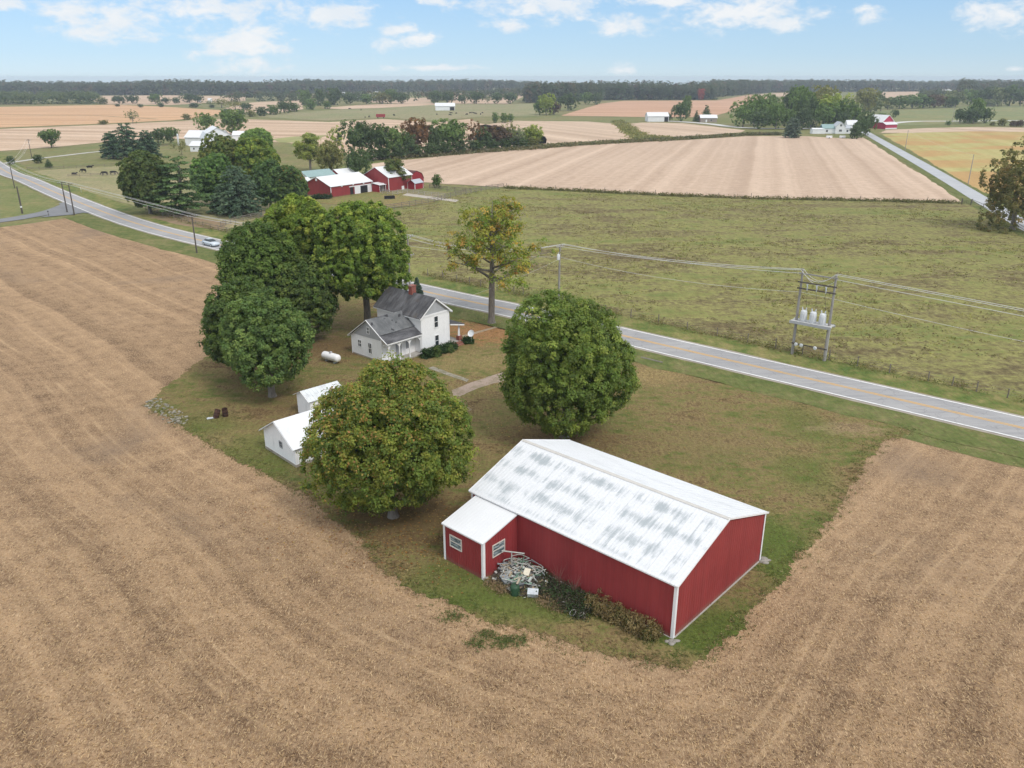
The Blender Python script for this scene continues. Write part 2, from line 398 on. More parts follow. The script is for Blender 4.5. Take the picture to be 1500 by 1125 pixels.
def strip(name, line, d0, d1, z, mat, parent=None, amp=0.0, kind=None):
    a, b = offset(line, d0), offset(line, d1)
    if amp:
        a = [(x + amp * wob(x, y, .3, 1), y + amp * wob(x, y, .3, 2)) for x, y in a]; b = [(x + amp * wob(x, y, .3, 5), y + amp * wob(x, y, .3, 6)) for x, y in b]
    n = len(a); vs = [(x, y, z) for x, y in a] + [(x, y, z) for x, y in b]
    fs = [(i, i + 1, n + i + 1, n + i) for i in range(n - 1)]
    me = bpy.data.meshes.new(name); me.from_pydata(vs, [], fs); me.update()
    if me.polygons[0].normal.z < 0: me.flip_normals()
    me.materials.append(mat); o = bpy.data.objects.new(name, me); COL.objects.link(o); o.parent = parent
    if kind: o['kind'] = kind
    return o

ROAD = smooth([(-330, 500), (-204.95, 331.31), (-171.5, 291.3), (-132, 244), (-93.2, 200.5), (-60.2, 170.6), (-10.74, 129.4), (0.11, 121.0), (26.68, 98.32), (52.95, 75.96), (110, 27.5)])
RD = Vector((0.762, -0.648)); RN = Vector((0.648, 0.762))          # along and across the straight of the road

def grass_mat(name, cols, patch=0.05, mid=0.35, fine=2.2, clump=None, clumpcol=None, stretch=(1, 1, 1), rot=0.0, blobs=(), bumps=0.6, contrast=1.5):
    """cols: four colours from worn to lush; blobs: (x, y, radius x, radius y, colour, amount) patches of other ground cover"""
    N = NT(name); p = N.mapping(N.pos(), rot, stretch)
    a = N.noise(p, patch, 5.0, 0.6, 0.3); b = N.noise(p, mid, 6.0, 0.7, 0.2); f = N.noise(N.pos(), fine, 7.0, 0.78)
    k = N.math('ADD', N.math('MULTIPLY', a, 0.70), N.math('ADD', N.math('MULTIPLY', b, 0.85), N.math('MULTIPLY', f, 0.75)))
    c = N.ramp(N.lin(k, 1.15 - 0.30 / contrast, 1.15 + 0.30 / contrast), [(0.0, cols[0]), (0.33, cols[1]), (0.66, cols[2]), (1.0, cols[3])])
    for (x, y, rx, ry, col, amt) in blobs:
        q = N.vm('MULTIPLY', N.vm('SUBTRACT', N.pos(), (x, y, 0)), (1 / rx, 1 / ry, 0))
        d = N.math('ADD', N.vm('LENGTH', q), N.math('MULTIPLY', N.math('SUBTRACT', b, 0.5), 2.6))
        d = N.math('ADD', d, N.math('MULTIPLY', N.math('SUBTRACT', f, 0.5), 1.6))
        c = N.mix(N.math('MULTIPLY', N.ss(d, 1.1, 0.45), amt), c, col)
    if clump:
        c = N.mix(N.math('MULTIPLY', N.ss(N.noise(p, clump, 6.0, 0.7), 0.53, 0.72), 0.42), c, clumpcol)
    st = N.noise(N.mapping(N.pos(), 0.9, (fine * 0.9, fine * 0.22, 1)), 1.0, 5.0, 0.7)
    c = N.scale(c, N.math('ADD', N.lin(f, 0.28, 0.72, 0.50, 1.35), N.lin(st, 0.3, 0.7, -0.16, 0.20)))
    return N.out(c, 0.95, 0.1, 0, N.bump(f, bumps, 0.25))

def stubble_mat(name, dark, tan, straw, bands, fine=4.5, strawamt=0.6, bandamt=0.29, patchcol=None):
    """harvested field: crumbled residue with straws lying every way, in passes as wide as the combine.
    bands: list of (normal x, normal y, c) lines; the passes follow the largest of the signed distances to them"""
    N = NT(name); p = N.pos()
    d = None
    for (nx, ny, c0) in bands:
        q = N.math('SUBTRACT', N.vm('DOT_PRODUCT', p, (nx, ny, 0)), c0)
        d = q if d is None else N.math('SMOOTH_MAX', d, q)
        if d.node.operation == 'SMOOTH_MAX': d.node.inputs[2].default_value = 6.0
    big = N.noise(p, 0.045, 5.0, 0.6, 0.4); mid = N.noise(p, 0.5, 5.0, 0.65)
    d = N.math('ADD', d, N.math('MULTIPLY', N.noise(p, 0.022, 1.0, 0.5), 7.0))
    d = N.math('ADD', d, N.math('MULTIPLY', mid, 0.35))
    b1 = N.noise1(d, 0.30, 4.0); b2 = N.noise1(d, 1.5, 3.0)
    brk = N.ss(N.noise(p, 0.09, 4.0, 0.6), 0.46, 0.60)
    n1 = N.noise(p, fine, 7.0, 0.78)
    s1 = N.noise(N.mapping(p, 0.5, (fine * 2.6, fine * 0.6, 1)), 1.0, 3.0, 0.6, 0.4)
    s2 = N.noise(N.mapping(p, -0.9, (fine * 2.6, fine * 0.6, 1), (7, 3, 0)), 1.0, 3.0, 0.6, 0.4)
    s3 = N.noise(N.mapping(p, 1.9, (fine * 2.2, fine * 0.55, 1), (2, 9, 0)), 1.0, 3.0, 0.6, 0.4)
    sm = N.math('MAXIMUM', N.math('MAXIMUM', s1, s2), s3)
    st = N.ss(sm, 0.55, 0.68)
    k = N.math('ADD', N.math('MULTIPLY', n1, 0.8), N.math('ADD', N.math('MULTIPLY', mid, 0.55), N.math('MULTIPLY', b1, bandamt)))
    k = N.math('ADD', k, N.math('MULTIPLY', b2, bandamt * 0.35)); k = N.math('ADD', k, N.math('MULTIPLY', big, 0.22))
    tot = 0.5 * (0.8 + 0.55 + bandamt * 1.35 + 0.22)
    c = N.mix(N.ss(k, tot - 0.27, tot + 0.17), dark, tan)
    c = N.mix(N.math('MULTIPLY', st, strawamt), c, straw)
    c = N.mix(N.math('MULTIPLY', N.math('MULTIPLY', N.ss(b2, 0.55, 0.74), brk), 0.26), c, straw)
    if patchcol: c = N.mix(N.math('MULTIPLY', N.ss(big, 0.54, 0.70), 0.6), c, N.scale(patchcol, N.lin(n1, 0.3, 0.7, 0.6, 1.4)))
    c = N.scale(c, N.lin(b1, 0.3, 0.7, 1 - bandamt * 0.38, 1 + bandamt * 0.28))
    h = N.math('ADD', n1, N.math('MULTIPLY', st, 0.35))
    return N.out(c, 0.95, 0.1, 0, N.bump(h, 0.75, 0.16))

def crop_mat(name, a, b, nrm, width=9.0, amt=0.3, patch=None, patchamt=0.7, patchscale=0.012):
    """far field seen as long pale and dark passes"""
    N = NT(name); p = N.pos()
    d = N.vm('DOT_PRODUCT', p, (nrm[0], nrm[1], 0)); big = N.noise(p, 0.008, 5.0, 0.6)
    d = N.math('ADD', d, N.math('MULTIPLY', big, 6.0))
    s = N.noise1(d, 1.0 / width, 4.0); f = N.noise(p, 0.35, 6.0, 0.72)
    k = N.math('ADD', N.math('MULTIPLY', s, 0.7), N.math('ADD', N.math('MULTIPLY', big, 0.5), N.math('MULTIPLY', f, 0.35)))
    c = N.mix(N.ss(k, 0.56, 0.98), a, b)
    if patch:
        m = N.noise(N.mapping(p, 0.3, (1, 1.6, 1)), patchscale, 6.0, 0.62, 0.5)
        c = N.mix(N.math('MULTIPLY', N.ss(m, 0.42, 0.6), patchamt), c, patch)
    c = N.scale(c, N.math('ADD', N.lin(s, 0.25, 0.75, 1 - amt * 0.5, 1 + amt * 0.4), N.lin(f, 0.3, 0.7, -0.10, 0.10)))
    return N.out(c, 0.95, 0.1)

GREEN = [(0.25, 0.20, 0.105), (0.215, 0.195, 0.085), (0.175, 0.185, 0.07), (0.14, 0.17, 0.055)]
m_ground = grass_mat('countryside_grass', GREEN, 0.012, 0.08, 0.7)
o = sheet('ground', [(3500 * math.cos(i * math.pi / 24), 3500 * math.sin(i * math.pi / 24)) for i in range(48)], -0.03, m_ground, amp=0)

# --- the near harvested field, wrapped round the homestead
LN = [(-0.72, -0.694, -28.2), (-0.50, -0.866, -38.3), (0.766, -0.643, -17.6)]   # outward normals of the lawn edges
m_near = stubble_mat('bean_stubble', (0.125, 0.075, 0.045), (0.425, 0.283, 0.167), (0.655, 0.47, 0.285), LN, strawamt=0.75, patchcol=(0.235, 0.170, 0.120))
near_edge = [p for p in offset(ROAD, -9.5) if -93 < p[0] < 112]
fld = P((-420, 372), (-60, 340), (0, 333), (60, 325.5), (96, 320), (118, 321)) + near_edge + [(140, 2), (120, -60), (-160, -60), (-330, 120)]
sheet('stubble_field', fld, 0.02, m_near, 1.2, 0.45, 0.3)

# --- the lawn of the homestead
lawn_pts = P((215, 592), (300, 648), (385, 692), (470, 742), (530, 790), (560, 832), (590, 858), (640, 880), (700, 905), (770, 928), (830, 945), (900, 962), (960, 975), (1010, 979), (1050, 955),
             (1110, 890), (1180, 810), (1235, 735), (1270, 672), (1300, 645), (1345, 628))
lawn_pts += [p for p in reversed(offset(ROAD, -7.5)) if -60 < p[0] < 43]
lawn_pts += P((372, 430), (330, 500), (262, 552))
DRY, BRN, ORG, LUSH = (0.31, 0.235, 0.11), (0.175, 0.115, 0.055), (0.34, 0.185, 0.085), (0.090, 0.132, 0.026)
blobs = [(-3, 110, 9, 7, ORG, 0.95), (-24, 103, 8, 7, BRN, 0.8), (-38, 112, 12, 12, (0.36, 0.245, 0.165), 0.9), (-8.5, 58, 8, 5.5, BRN, 0.85), (4.7, 74, 7, 4.5, BRN, 0.7), (-22, 82, 8, 8, BRN, 0.45),
         (9, 62, 6, 9, (0.20, 0.155, 0.075), 0.5), (20, 72, 9, 7, (0.225, 0.17, 0.08), 0.55), (2, 46.5, 9, 2.6, LUSH, 0.7), (13, 43, 5, 3.2, LUSH, 0.9), (20.5, 53, 3, 7, LUSH, 0.85), (-5, 48, 4, 4, LUSH, 0.6),
         (-24, 70, 6, 6, LUSH, 0.55), (-33, 77, 5, 4, LUSH, 0.5), (1, 66, 3, 6, LUSH, 0.35), (-6, 97, 6, 5, DRY, 0.5), (17, 92, 6, 4, (0.36, 0.27, 0.12), 0.5), (31, 77, 3, 6, LUSH, 0.5), (27, 66, 3, 5, LUSH, 0.45),
         (35, 76, 5, 2, (0.36, 0.27, 0.16), 0.35)]
LAWN = [(0.130, 0.085, 0.042), (0.245, 0.178, 0.085), (0.195, 0.172, 0.064), (0.112, 0.138, 0.036)]
m_lawn = grass_mat('lawn_grass', LAWN, 0.09, 0.50, 3.6, None, None, (1, 1.8, 1), 0.72, blobs, contrast=1.75)
sheet('lawn', lawn_pts, 0.05, m_lawn, 0.12, 0.70, 0.5)

# --- grass verges and the ditch of the county road
m_verge = grass_mat('verge_grass', [(0.24, 0.20, 0.095), (0.17, 0.175, 0.065), (0.125, 0.150, 0.046), (0.092, 0.120, 0.035)], 0.12, 0.5, 2.4)
m_verge2 = grass_mat('long_verge_grass', [(0.30, 0.25, 0.11), (0.22, 0.21, 0.075), (0.13, 0.165, 0.045), (0.09, 0.14, 0.035)], 0.10, 0.5, 2.6)
strip('grass_verge', [p for p in ROAD if p[0] > -112], -10.2, -3.0, 0.035, m_verge, None, 0.9, 'structure')
strip('grass_verge', [p for p in ROAD if p[0] > -60], -8.3, -3.0, 0.065, m_verge, None, 0.9, 'structure')
strip('grass_verge', [p for p in ROAD if p[0] > -320], 3.0, 8.6, 0.045, m_verge2, None, 0.8, 'structure')

# --- tarmac
def tarmac(name, c0, c1, crack=0.25):
    N = NT(name); p = N.pos()
    a = N.noise(p, 0.12, 5.0, 0.6); s = N.noise(N.mapping(p, math.atan2(-0.648, 0.762) * -1, (0.06, 1.3, 1)), 1.0, 4.0, 0.6); f = N.noise(p, 9.0, 4.0, 0.7)
    k = N.math('ADD', N.math('MULTIPLY', a, 0.5), N.math('ADD', N.math('MULTIPLY', s, 0.5), N.math('MULTIPLY', f, 0.2)))
    c = N.mix(N.ss(k, 0.42, 0.78), c0, c1)
    v = N.n('ShaderNodeTexVoronoi', feature='DISTANCE_TO_EDGE'); N.link(N.mapping(N.vm('ADD', p, N.scale(N.noise(p, 0.4, 2.0).node.outputs[1], 1.6)), 0, (0.22, 0.35, 1)), v.inputs['Vector']); v.inputs['Scale'].default_value = 1.0
    c = N.mix(N.math('MULTIPLY', N.ss(v.outputs['Distance'], 0.02, 0.008), crack), c, (0.10, 0.10, 0.10))
    return N.out(c, 0.9, 0.2)
m_tar = tarmac('worn_tarmac', (0.27, 0.27, 0.28), (0.37, 0.365, 0.365), 0.22)
m_tar2 = tarmac('dark_tarmac', (0.17, 0.175, 0.185), (0.235, 0.24, 0.25))
m_gravel = tarmac('gravel_shoulder', (0.26, 0.23, 0.19), (0.38, 0.34, 0.29), 0.0)
N = NT('white_line_paint'); m_wline = N.out(N.mix(N.ss(N.noise(N.pos(), 1.4, 5.0, 0.7), 0.50, 0.75), (0.78, 0.78, 0.77), (0.45, 0.45, 0.45)), 0.7)
N = NT('yellow_line_paint'); m_yline = N.out(N.mix(N.ss(N.noise(N.pos(), 0.9, 5.0, 0.7), 0.45, 0.75), (0.62, 0.36, 0.10), (0.42, 0.34, 0.22)), 0.7)
strip('gravel_shoulder', ROAD, -3.75, 3.75, 0.075, m_gravel, None, 0.25, 'structure')
road = strip('county_road', ROAD, -3.3, 3.3, 0.10, m_tar, None, 0, 'structure')
for d in (-3.08, 3.08): strip('edge_line', ROAD, d - 0.11, d + 0.11, 0.108, m_wline, road)
for d in (-0.17, 0.17): strip('centre_line', ROAD, d - 0.09, d + 0.09, 0.108, m_yline, road)
m_lane = tarmac('pale_lane_tarmac', (0.36, 0.375, 0.40), (0.46, 0.47, 0.48), 0.1)
# side road running off to the left of the junction
side = smooth(P((-330, 368), (-140, 341), (0, 323.6), (40, 317.5), (78, 309.5), (108, 298.5)), 3)
strip('side_road', side, -2.9, 2.9, 0.088, m_tar2, None, 0, 'structure')
flare = P((60, 316), (80, 309), (91, 303), (88, 299), (70, 290), (95, 292), (128, 303), (150, 312), (135, 312), (126, 313), (115, 316), (95, 318.5), (70, 319))
sheet('junction_apron', P((58, 319), (84, 311.5), (92, 304), (86, 298), (100, 296), (135, 306), (136, 313.5), (122, 312), (104, 315)), 0.094, m_tar2, amp=0)
# farm lane off the road on the far left, and the lane on the right that runs away past the big field
strip('farm_lane', smooth(P((-6, 240.5), (20, 237.6), (52, 233), (100, 227.2), (147, 222), (200, 219), (232, 214))), -1.5, 1.5, 0.06, tarmac('lane_gravel', (0.42, 0.41, 0.38), (0.55, 0.54, 0.5), 0.0), None, 0, 'structure')
LANE = smooth(P((1600, 385), (1499, 329), (1451, 301), (1365, 249.5), (1273, 197.0), (1262, 190)), 8)
strip('grass_verge', LANE, -5.5, 5.5, 0.05, m_verge, None, 1.0, 'structure')
strip('country_lane', LANE, -2.7, 2.7, 0.10, m_lane, None, 0, 'structure')
FARR = smooth(P((1560, 176.6), (1390, 177.6), (1330, 178.5), (1262, 186), (1200, 188), (1146, 188.6), (1084, 187), (1040, 181.7), (1000, 178.6), (972, 177.2)), 12)
strip('country_lane', FARR, -4.2, 4.2, 0.14, tarmac('pale_gravel_road', (0.52, 0.52, 0.50), (0.62, 0.61, 0.59), 0.0), None, 0, 'structure')
# homestead paths
m_path = dirty('grassy_concrete', (0.30, 0.275, 0.23), (0.17, 0.155, 0.09), 0.42, 0.62, 0.95, 1.0)
sheet('driveway', P((661, 572), (676, 566), (700, 557), (722, 550), (742, 546), (746, 556), (722, 562), (700, 569), (668, 583)), 0.058, dirty('worn_gravel', (0.34, 0.265, 0.215), (0.235, 0.19, 0.13), 0.45, 0.62, 0.95, 0.7), 0.4, 0.25, 0.8)
sheet('walkway', P((627, 540), (634, 537.5), (662, 548), (687, 556.5), (684, 560), (660, 552)), 0.062, m_path, 0.5, 0.08, 1.0)
sheet('footpath', P((676, 492), (700, 485.5), (735, 476), (736, 478), (702, 488), (678, 495)), 0.058, dirty('worn_earth', (0.38, 0.30, 0.22), (0.30, 0.21, 0.13), 0.4, 0.65, 0.95, 0.8), 0.5, 0.15, 0.7)
sheet('bare_earth', P((640, 590), (652, 580), (668, 585), (690, 600), (672, 612), (650, 602)), 0.056, dirty('bare_soil', (0.27, 0.20, 0.13), (0.16, 0.15, 0.06), 0.42, 0.6, 0.95, 0.7), 0.3, 0.4, 0.8)

# --- pasture across the road
m_past = grass_mat('rough_pasture', [(0.140, 0.108, 0.055), (0.195, 0.170, 0.076), (0.245, 0.234, 0.084), (0.158, 0.182, 0.058)], 0.035, 0.16, 0.9, 0.21, (0.105, 0.092, 0.048), (0.6, 1.5, 1), 0.1, contrast=1.75)
past = [p for p in offset(ROAD, 8.0) if -57 < p[0] < 105] + P((1640, 470), (1560, 372), (1500, 338), (1452, 307), (1412, 299)) + P((1260, 295), (1100, 292.5), (960, 287), (850, 281), (740, 276.5), (700, 277), (660, 287), (640, 299), (570, 309), (470, 310), (420, 318), (345, 340))
sheet('pasture', past, 0.03, m_past, 3.0, 0.6, 0.15)
sheet('farmyard', P((560, 306), (600, 302), (642, 297), (655, 290), (600, 281), (548, 280), (455, 282), (455, 296)), 0.045, grass_mat('yard_grass', [(0.30, 0.19, 0.10), (0.25, 0.20, 0.08), (0.2, 0.19, 0.07), (0.16, 0.18, 0.06)], 0.08, 0.4, 1.6), 1.5, 0.8, 0.3)
sheet('farm_track', P((596, 283), (640, 289), (672, 293), (668, 296), (630, 291.5), (590, 286)), 0.05, plain('track_gravel', (0.42, 0.38, 0.33), 0.9, 0.15), 1.5, 0.4, 0.3)
m_past2 = grass_mat('grazed_pasture', [(0.36, 0.29, 0.175), (0.31, 0.27, 0.15), (0.265, 0.25, 0.125), (0.22, 0.225, 0.10)], 0.03, 0.2, 1.3, None, None, (1, 1.4, 1), 0.2)
sheet('paddock', P((30, 252), (100, 247), (200, 242), (300, 262), (420, 305), (335, 336), (250, 316), (180, 297), (110, 276), (60, 262)), 0.03, m_past2, 3.0, 0.8, 0.1)
sheet('bare_earth', P((215, 318), (262, 314), (330, 326), (330, 338), (262, 330)), 0.05, dirty('patchy_soil', (0.26, 0.18, 0.11), (0.17, 0.15, 0.07), 0.42, 0.62, 0.95, 0.3), 1.5, 0.8, 0.2)  # brown soil with darker olive patches along the windbreak
sheet('roadside_grass', P((-40, 257), (0, 258), (40, 276), (84, 299), (80, 307), (40, 316), (0, 321.5), (-60, 328)), 0.03, grass_mat('green_field', [(0.28, 0.225, 0.10), (0.215, 0.21, 0.085), (0.17, 0.19, 0.068), (0.145, 0.175, 0.055)], 0.05, 0.25, 1.6, None, None, (1, 1.5, 1), 0.6), 2.0, 0.6, 0.2)

# --- the big harvested field and the others towards the horizon
LA = Vector((0.287, 0.958))            # the lane's heading: passes run along it
m_big = crop_mat('big_field_stubble', (0.445, 0.325, 0.238), (0.535, 0.408, 0.31), (LA.y, -LA.x), 8.0, 0.20)
sheet('harvested_field', P((545, 246), (545, 240), (620, 231.5), (700, 224), (800, 216.5), (930, 208.5), (1010, 205), (1095, 199.5), (1180, 199.5), (1240, 203), (1264, 201.5), (1272, 206), (1320, 238), (1360, 262), (1409, 296.5), (1260, 293), (1100, 290), (960, 285), (850, 279.5), (740, 274.5), (650, 269.5), (610, 266)), 0.06, m_big, 3.0, 0.8, 0.1)
m_b2 = crop_mat('mid_field_stubble', (0.455, 0.335, 0.24), (0.54, 0.415, 0.31), (0.9, 0.43), 16.0, 0.2)
sheet('harvested_field', P((760, 213), (790, 211), (850, 208), (929, 203), (915, 194), (897, 181), (860, 178), (800, 177.5), (750, 177), (700, 184), (700, 213)), 0.06, m_b2, 4.0, 1.0, 0.05)
sheet('harvested_field', P((916, 182), (940, 179.5), (1000, 180.5), (1040, 185), (1092, 191), (1085, 194), (1020, 198.5), (960, 202), (945, 201), (925, 190)), 0.06, m_b2, 4.0, 1.0, 0.05)
m_tan = crop_mat('tan_field_stubble', (0.43, 0.30, 0.20), (0.57, 0.43, 0.315), (0.25, 0.97), 18.0, 0.2)
sheet('harvested_field', P((-200, 204), (0, 189), (142, 183.3), (250, 178), (330, 174), (420, 176.5), (480, 179), (560, 174.5), (640, 179.5), (688, 174.5), (700, 180), (800, 200), (800, 212), (700, 220), (545, 234), (470, 216), (420, 209), (250, 203), (150, 208.5), (80, 215.5), (0, 221.5), (-200, 236)), 0.06, m_tan, 4.0, 1.0, 0.05)
sheet('weedy_patch', P((400, 204), (430, 200.5), (480, 198), (470, 203), (430, 209), (410, 209)), 0.10, plain('weedy_grass', (0.27, 0.27, 0.10), 0.9, 0.2, 0.1), 4.0, 2.0, 0.05)
m_org = crop_mat('ripe_bean_field', (0.46, 0.275, 0.155), (0.58, 0.375, 0.215), (0.1, 1.0), 14.0, 0.2)
sheet('bean_field', P((-200, 160), (0, 156.6), (165, 153.5), (235, 156), (330, 162), (322, 167), (300, 171.5), (250, 176.5), (142, 181.5), (0, 187), (-200, 199)), 0.06, m_org, 5.0, 1.2, 0.04)
m_hedge = plain('rank_grass', (0.17, 0.15, 0.07), 0.95, 0.25, 0.08)
strip('field_margin', smooth(P((-60, 168), (60, 169), (140, 169.5), (160, 170.5), (230, 174.5)), 20), -1.6, 1.6, 0.14, m_hedge, None, 1.0, 'structure')
m_f6 = crop_mat('clay_field_stubble', (0.42, 0.245, 0.15), (0.54, 0.345, 0.235), (0.2, 1.0), 16.0, 0.18)
sheet('harvested_field', P((822, 169.5), (842, 163), (880, 152), (915, 147.6), (1050, 147.2), (1100, 138.5), (1125, 140), (1122, 145), (1085, 160), (1045, 170), (1000, 172), (940, 171.5)), 0.08, m_f6, 5.0, 1.2, 0.03)
m_gpast = grass_mat('far_pasture', [(0.31, 0.255, 0.15), (0.28, 0.25, 0.14), (0.245, 0.24, 0.12), (0.215, 0.23, 0.11)], 0.01, 0.06, 0.5)
sheet('far_pasture', P((372, 171), (420, 165.5), (500, 160.5), (560, 158.5), (640, 152.6), (780, 152.3), (790, 170), (700, 171.2), (640, 177), (560, 172.2), (480, 176.6), (420, 174)), 0.09, m_gpast, 5.0, 1.2, 0.03)
sheet('harvested_field', P((470, 158.5), (520, 154.5), (575, 151.8), (640, 150.5), (640, 153.4), (560, 158.2), (500, 160)), 0.12, m_tan, 5.0, 1.2, 0.03)
m_yel = crop_mat('yellow_bean_field', (0.36, 0.32, 0.12), (0.42, 0.38, 0.165), (0.96, -0.28), 10.0, 0.08, (0.42, 0.25, 0.105), 0.85, 0.016)
sheet('bean_field', P((1292, 197), (1330, 194), (1420, 192), (1530, 193), (1580, 258), (1545, 300), (1470, 290), (1440, 282), (1390, 254), (1340, 224)), 0.06, m_yel, 3.0, 0.8, 0.08)
sheet('harvested_field', P((1288, 195), (1300, 190.5), (1360, 187.6), (1430, 186.4), (1540, 187.6), (1540, 193.6), (1420, 192.5), (1330, 194.8)), 0.09, m_b2, 4.0, 0.8, 0.05)
m_gfield = grass_mat('far_green_field', [(0.30, 0.25, 0.12), (0.235, 0.23, 0.105), (0.20, 0.225, 0.10), (0.18, 0.215, 0.09)], 0.012, 0.06, 0.5)
sheet('far_pasture', P((1258, 176), (1262, 164), (1290, 160.5), (1330, 158.2), (1400, 156.5), (1540, 154.5), (1540, 184), (1470, 184), (1395, 182), (1320, 184)), 0.07, m_gfield, 4.0, 1.0, 0.04)
for pts in (((655, 139.5), (700, 133.6), (770, 133.2), (770, 140), (745, 152), (655, 152)), ((540, 150), (545, 146), (590, 143.6), (630, 143.5), (632, 150), (590, 151.5)), ((1288, 142), (1290, 134.8), (1345, 134.2), (1346, 141), (1320, 148)),
            ((1105, 139), (1125, 136.6), (1160, 135.6), (1160, 141), (1120, 142)), ((130, 147), (135, 140.6), (250, 139.6), (360, 141.5), (360, 148), (250, 154), (160, 153)), ((370, 150), (440, 147), (445, 160), (400, 166), (340, 163), (330, 158)), ((1490, 150), (1496, 136), (1540, 135), (1540, 150))):
    sheet('harvested_field', P(*pts), 0.10, m_tan, 8.0, 1.5, 0.02)
for pts in (((500, 147), (505, 133.6), (560, 132.6), (600, 134), (560, 147)),): sheet('far_pasture', P(*pts), 0.10, m_gfield, 8.0, 1.5, 0.02)
# ------------------------------------------------------------------ trees
def unit(n, rng):
    v = rng.normal(size=(n, 3)); return v / np.linalg.norm(v, axis=1, keepdims=True)
def lumps(d, rng, k=3, amp=0.16, freq=2.2):
    """an uneven radius over the directions d"""
    o = np.zeros(len(d))
    for _ in range(7):
        a = rng.normal(size=3) * freq; o += np.sin(d @ a + rng.uniform(0, 6.28))
    return 1 + amp * o / 2.2
def leaves_mesh(name, pos, nrm, size, col, mat, rng, aspect=0.62, fold=0.18):
    """one pointed, slightly folded leaf spray per point"""
    n = len(pos); ref = unit(n, rng)
    t = np.cross(nrm, ref); t /= np.linalg.norm(t, axis=1, keepdims=True) + 1e-9
    b = np.cross(nrm, t); L = size[:, None] * 0.5
    V = np.empty((n, 4, 3), np.float32)
    V[:, 0] = pos - t * L; V[:, 1] = pos + b * L * aspect + nrm * L * fold; V[:, 2] = pos + t * L; V[:, 3] = pos - b * L * aspect + nrm * L * fold
    me = bpy.data.meshes.new(name); me.vertices.add(4 * n); me.vertices.foreach_set('co', V.ravel())
    me.loops.add(4 * n); me.loops.foreach_set('vertex_index', np.arange(4 * n, dtype=np.int32))
    me.polygons.add(n); me.polygons.foreach_set('loop_start', np.arange(0, 4 * n, 4, dtype=np.int32))
    try: me.polygons.foreach_set('loop_total', np.full(n, 4, np.int32))
    except Exception: pass
    ca = me.color_attributes.new('leafcol', 'FLOAT_COLOR', 'POINT')
    C4 = np.ones((n, 4, 4), np.float32); C4[:, :, :3] = col[:, None, :]
    ca.data.foreach_set('color', C4.ravel())
    me.materials.append(mat); me.update(); me.validate()
    return me
def pick(cols, w, n, rng):
    cols = np.array(cols); w = np.array(w, float); return cols[rng.choice(len(cols), n, p=w / w.sum())]
def spray(c, nrm, r, per, size, ccol, rng, up=0.45, out=0.9, flat=1.0, jitter=0.20, sj=0.3, rand=0.68):
    """leaves over the outer side of each clump"""
    n = len(c); idx = np.repeat(np.arange(n), per); m = len(idx)
    d = unit(m, rng) + nrm[idx] * out; d /= np.linalg.norm(d, axis=1, keepdims=True)
    off = d * (r[idx] * rng.uniform(0.45, 1.15, m))[:, None] * rng.uniform(0.55, 1.45, (n, 3))[idx]; off[:, 2] *= flat
    p = c[idx] + off
    nn = d + unit(m, rng) * rand; nn[:, 2] += up; nn /= np.linalg.norm(nn, axis=1, keepdims=True)
    s = size * rng.uniform(1 - sj, 1 + sj, m)
    col = ccol[idx] * rng.uniform(1 - jitter, 1 + jitter, (m, 1)) * rng.uniform(0.93, 1.07, (m, 3))
    return p, nn, s, col
GREENS = [(0.116, 0.173, 0.039), (0.150, 0.215, 0.046), (0.205, 0.261, 0.060), (0.093, 0.142, 0.038)]
def crown(seed, rx, ry, ru, rd, clumps, cr, per, size, cols=GREENS, w=(4, 4, 2, 2), amp=0.13, tips=None, tipw=0.0, tipdir=(0, 0, 1), freq=2.2, shell=0.30, topheavy=0.0, fill=0.10, under=None, lobes=0.07):
    rng = np.random.default_rng(seed)
    d = unit(clumps, rng)
    if under is not None:                         # no foliage straight below: the crown is open round the trunk
        d = d[d[:, 2] > under]; clumps = len(d)
    R_ = lumps(d, rng, amp=amp, freq=freq) + lumps(d, rng, amp=lobes, freq=6.5) - 1
    f = 1 - shell * rng.uniform(0, 1, clumps) ** 2.2
    k = R_ * f
    c = np.stack([d[:, 0] * rx * k, d[:, 1] * ry * k, np.where(d[:, 2] > 0, d[:, 2] * ru, d[:, 2] * rd) * k], 1)
    if topheavy: c[:, :2] *= (1 + topheavy * c[:, 2:3] / ru)
    nn = d + np.array([0, 0, 0.35]); nn /= np.linalg.norm(nn, axis=1, keepdims=True)
    r = cr * rng.uniform(0.45, 1.4, clumps)
    cc = pick(cols, w, clumps, rng) * rng.uniform(0.85, 1.18, (clumps, 1))
    p, n2, s, col = spray(c, nn, r, per, size, cc, rng)
    if tips is not None:                          # turning leaves: single sprays, thickest on the side that turns first
        td = np.array(tipdir, float); td /= np.linalg.norm(td)
        pr = tipw * np.clip(0.35 + 0.9 * (d @ td), 0.03, 1) * rng.choice([0.25, 0.7, 1.0], clumps)
        m = rng.uniform(size=len(p)) < np.repeat(pr, per)
        col[m] = pick(tips[0], tips[1], int(m.sum()), rng) * rng.uniform(0.8, 1.2, (int(m.sum()), 1))
    nf = int(len(p) * fill)                       # larger sprays deep inside, so that the crown is not hollow
    dd = unit(nf, rng); kk = rng.uniform(0.35, 0.80, nf)
    pf = np.stack([dd[:, 0] * rx * kk, dd[:, 1] * ry * kk, np.where(dd[:, 2] > 0, dd[:, 2] * ru, dd[:, 2] * rd * 0.8) * kk], 1)
    p = np.concatenate([p, pf]); n2 = np.concatenate([n2, unit(nf, rng)]); s = np.concatenate([s, np.full(nf, size * 2.4)])
    col = np.concatenate([col, pick(cols, w, nf, rng)])
    return p, n2, s, col, rng
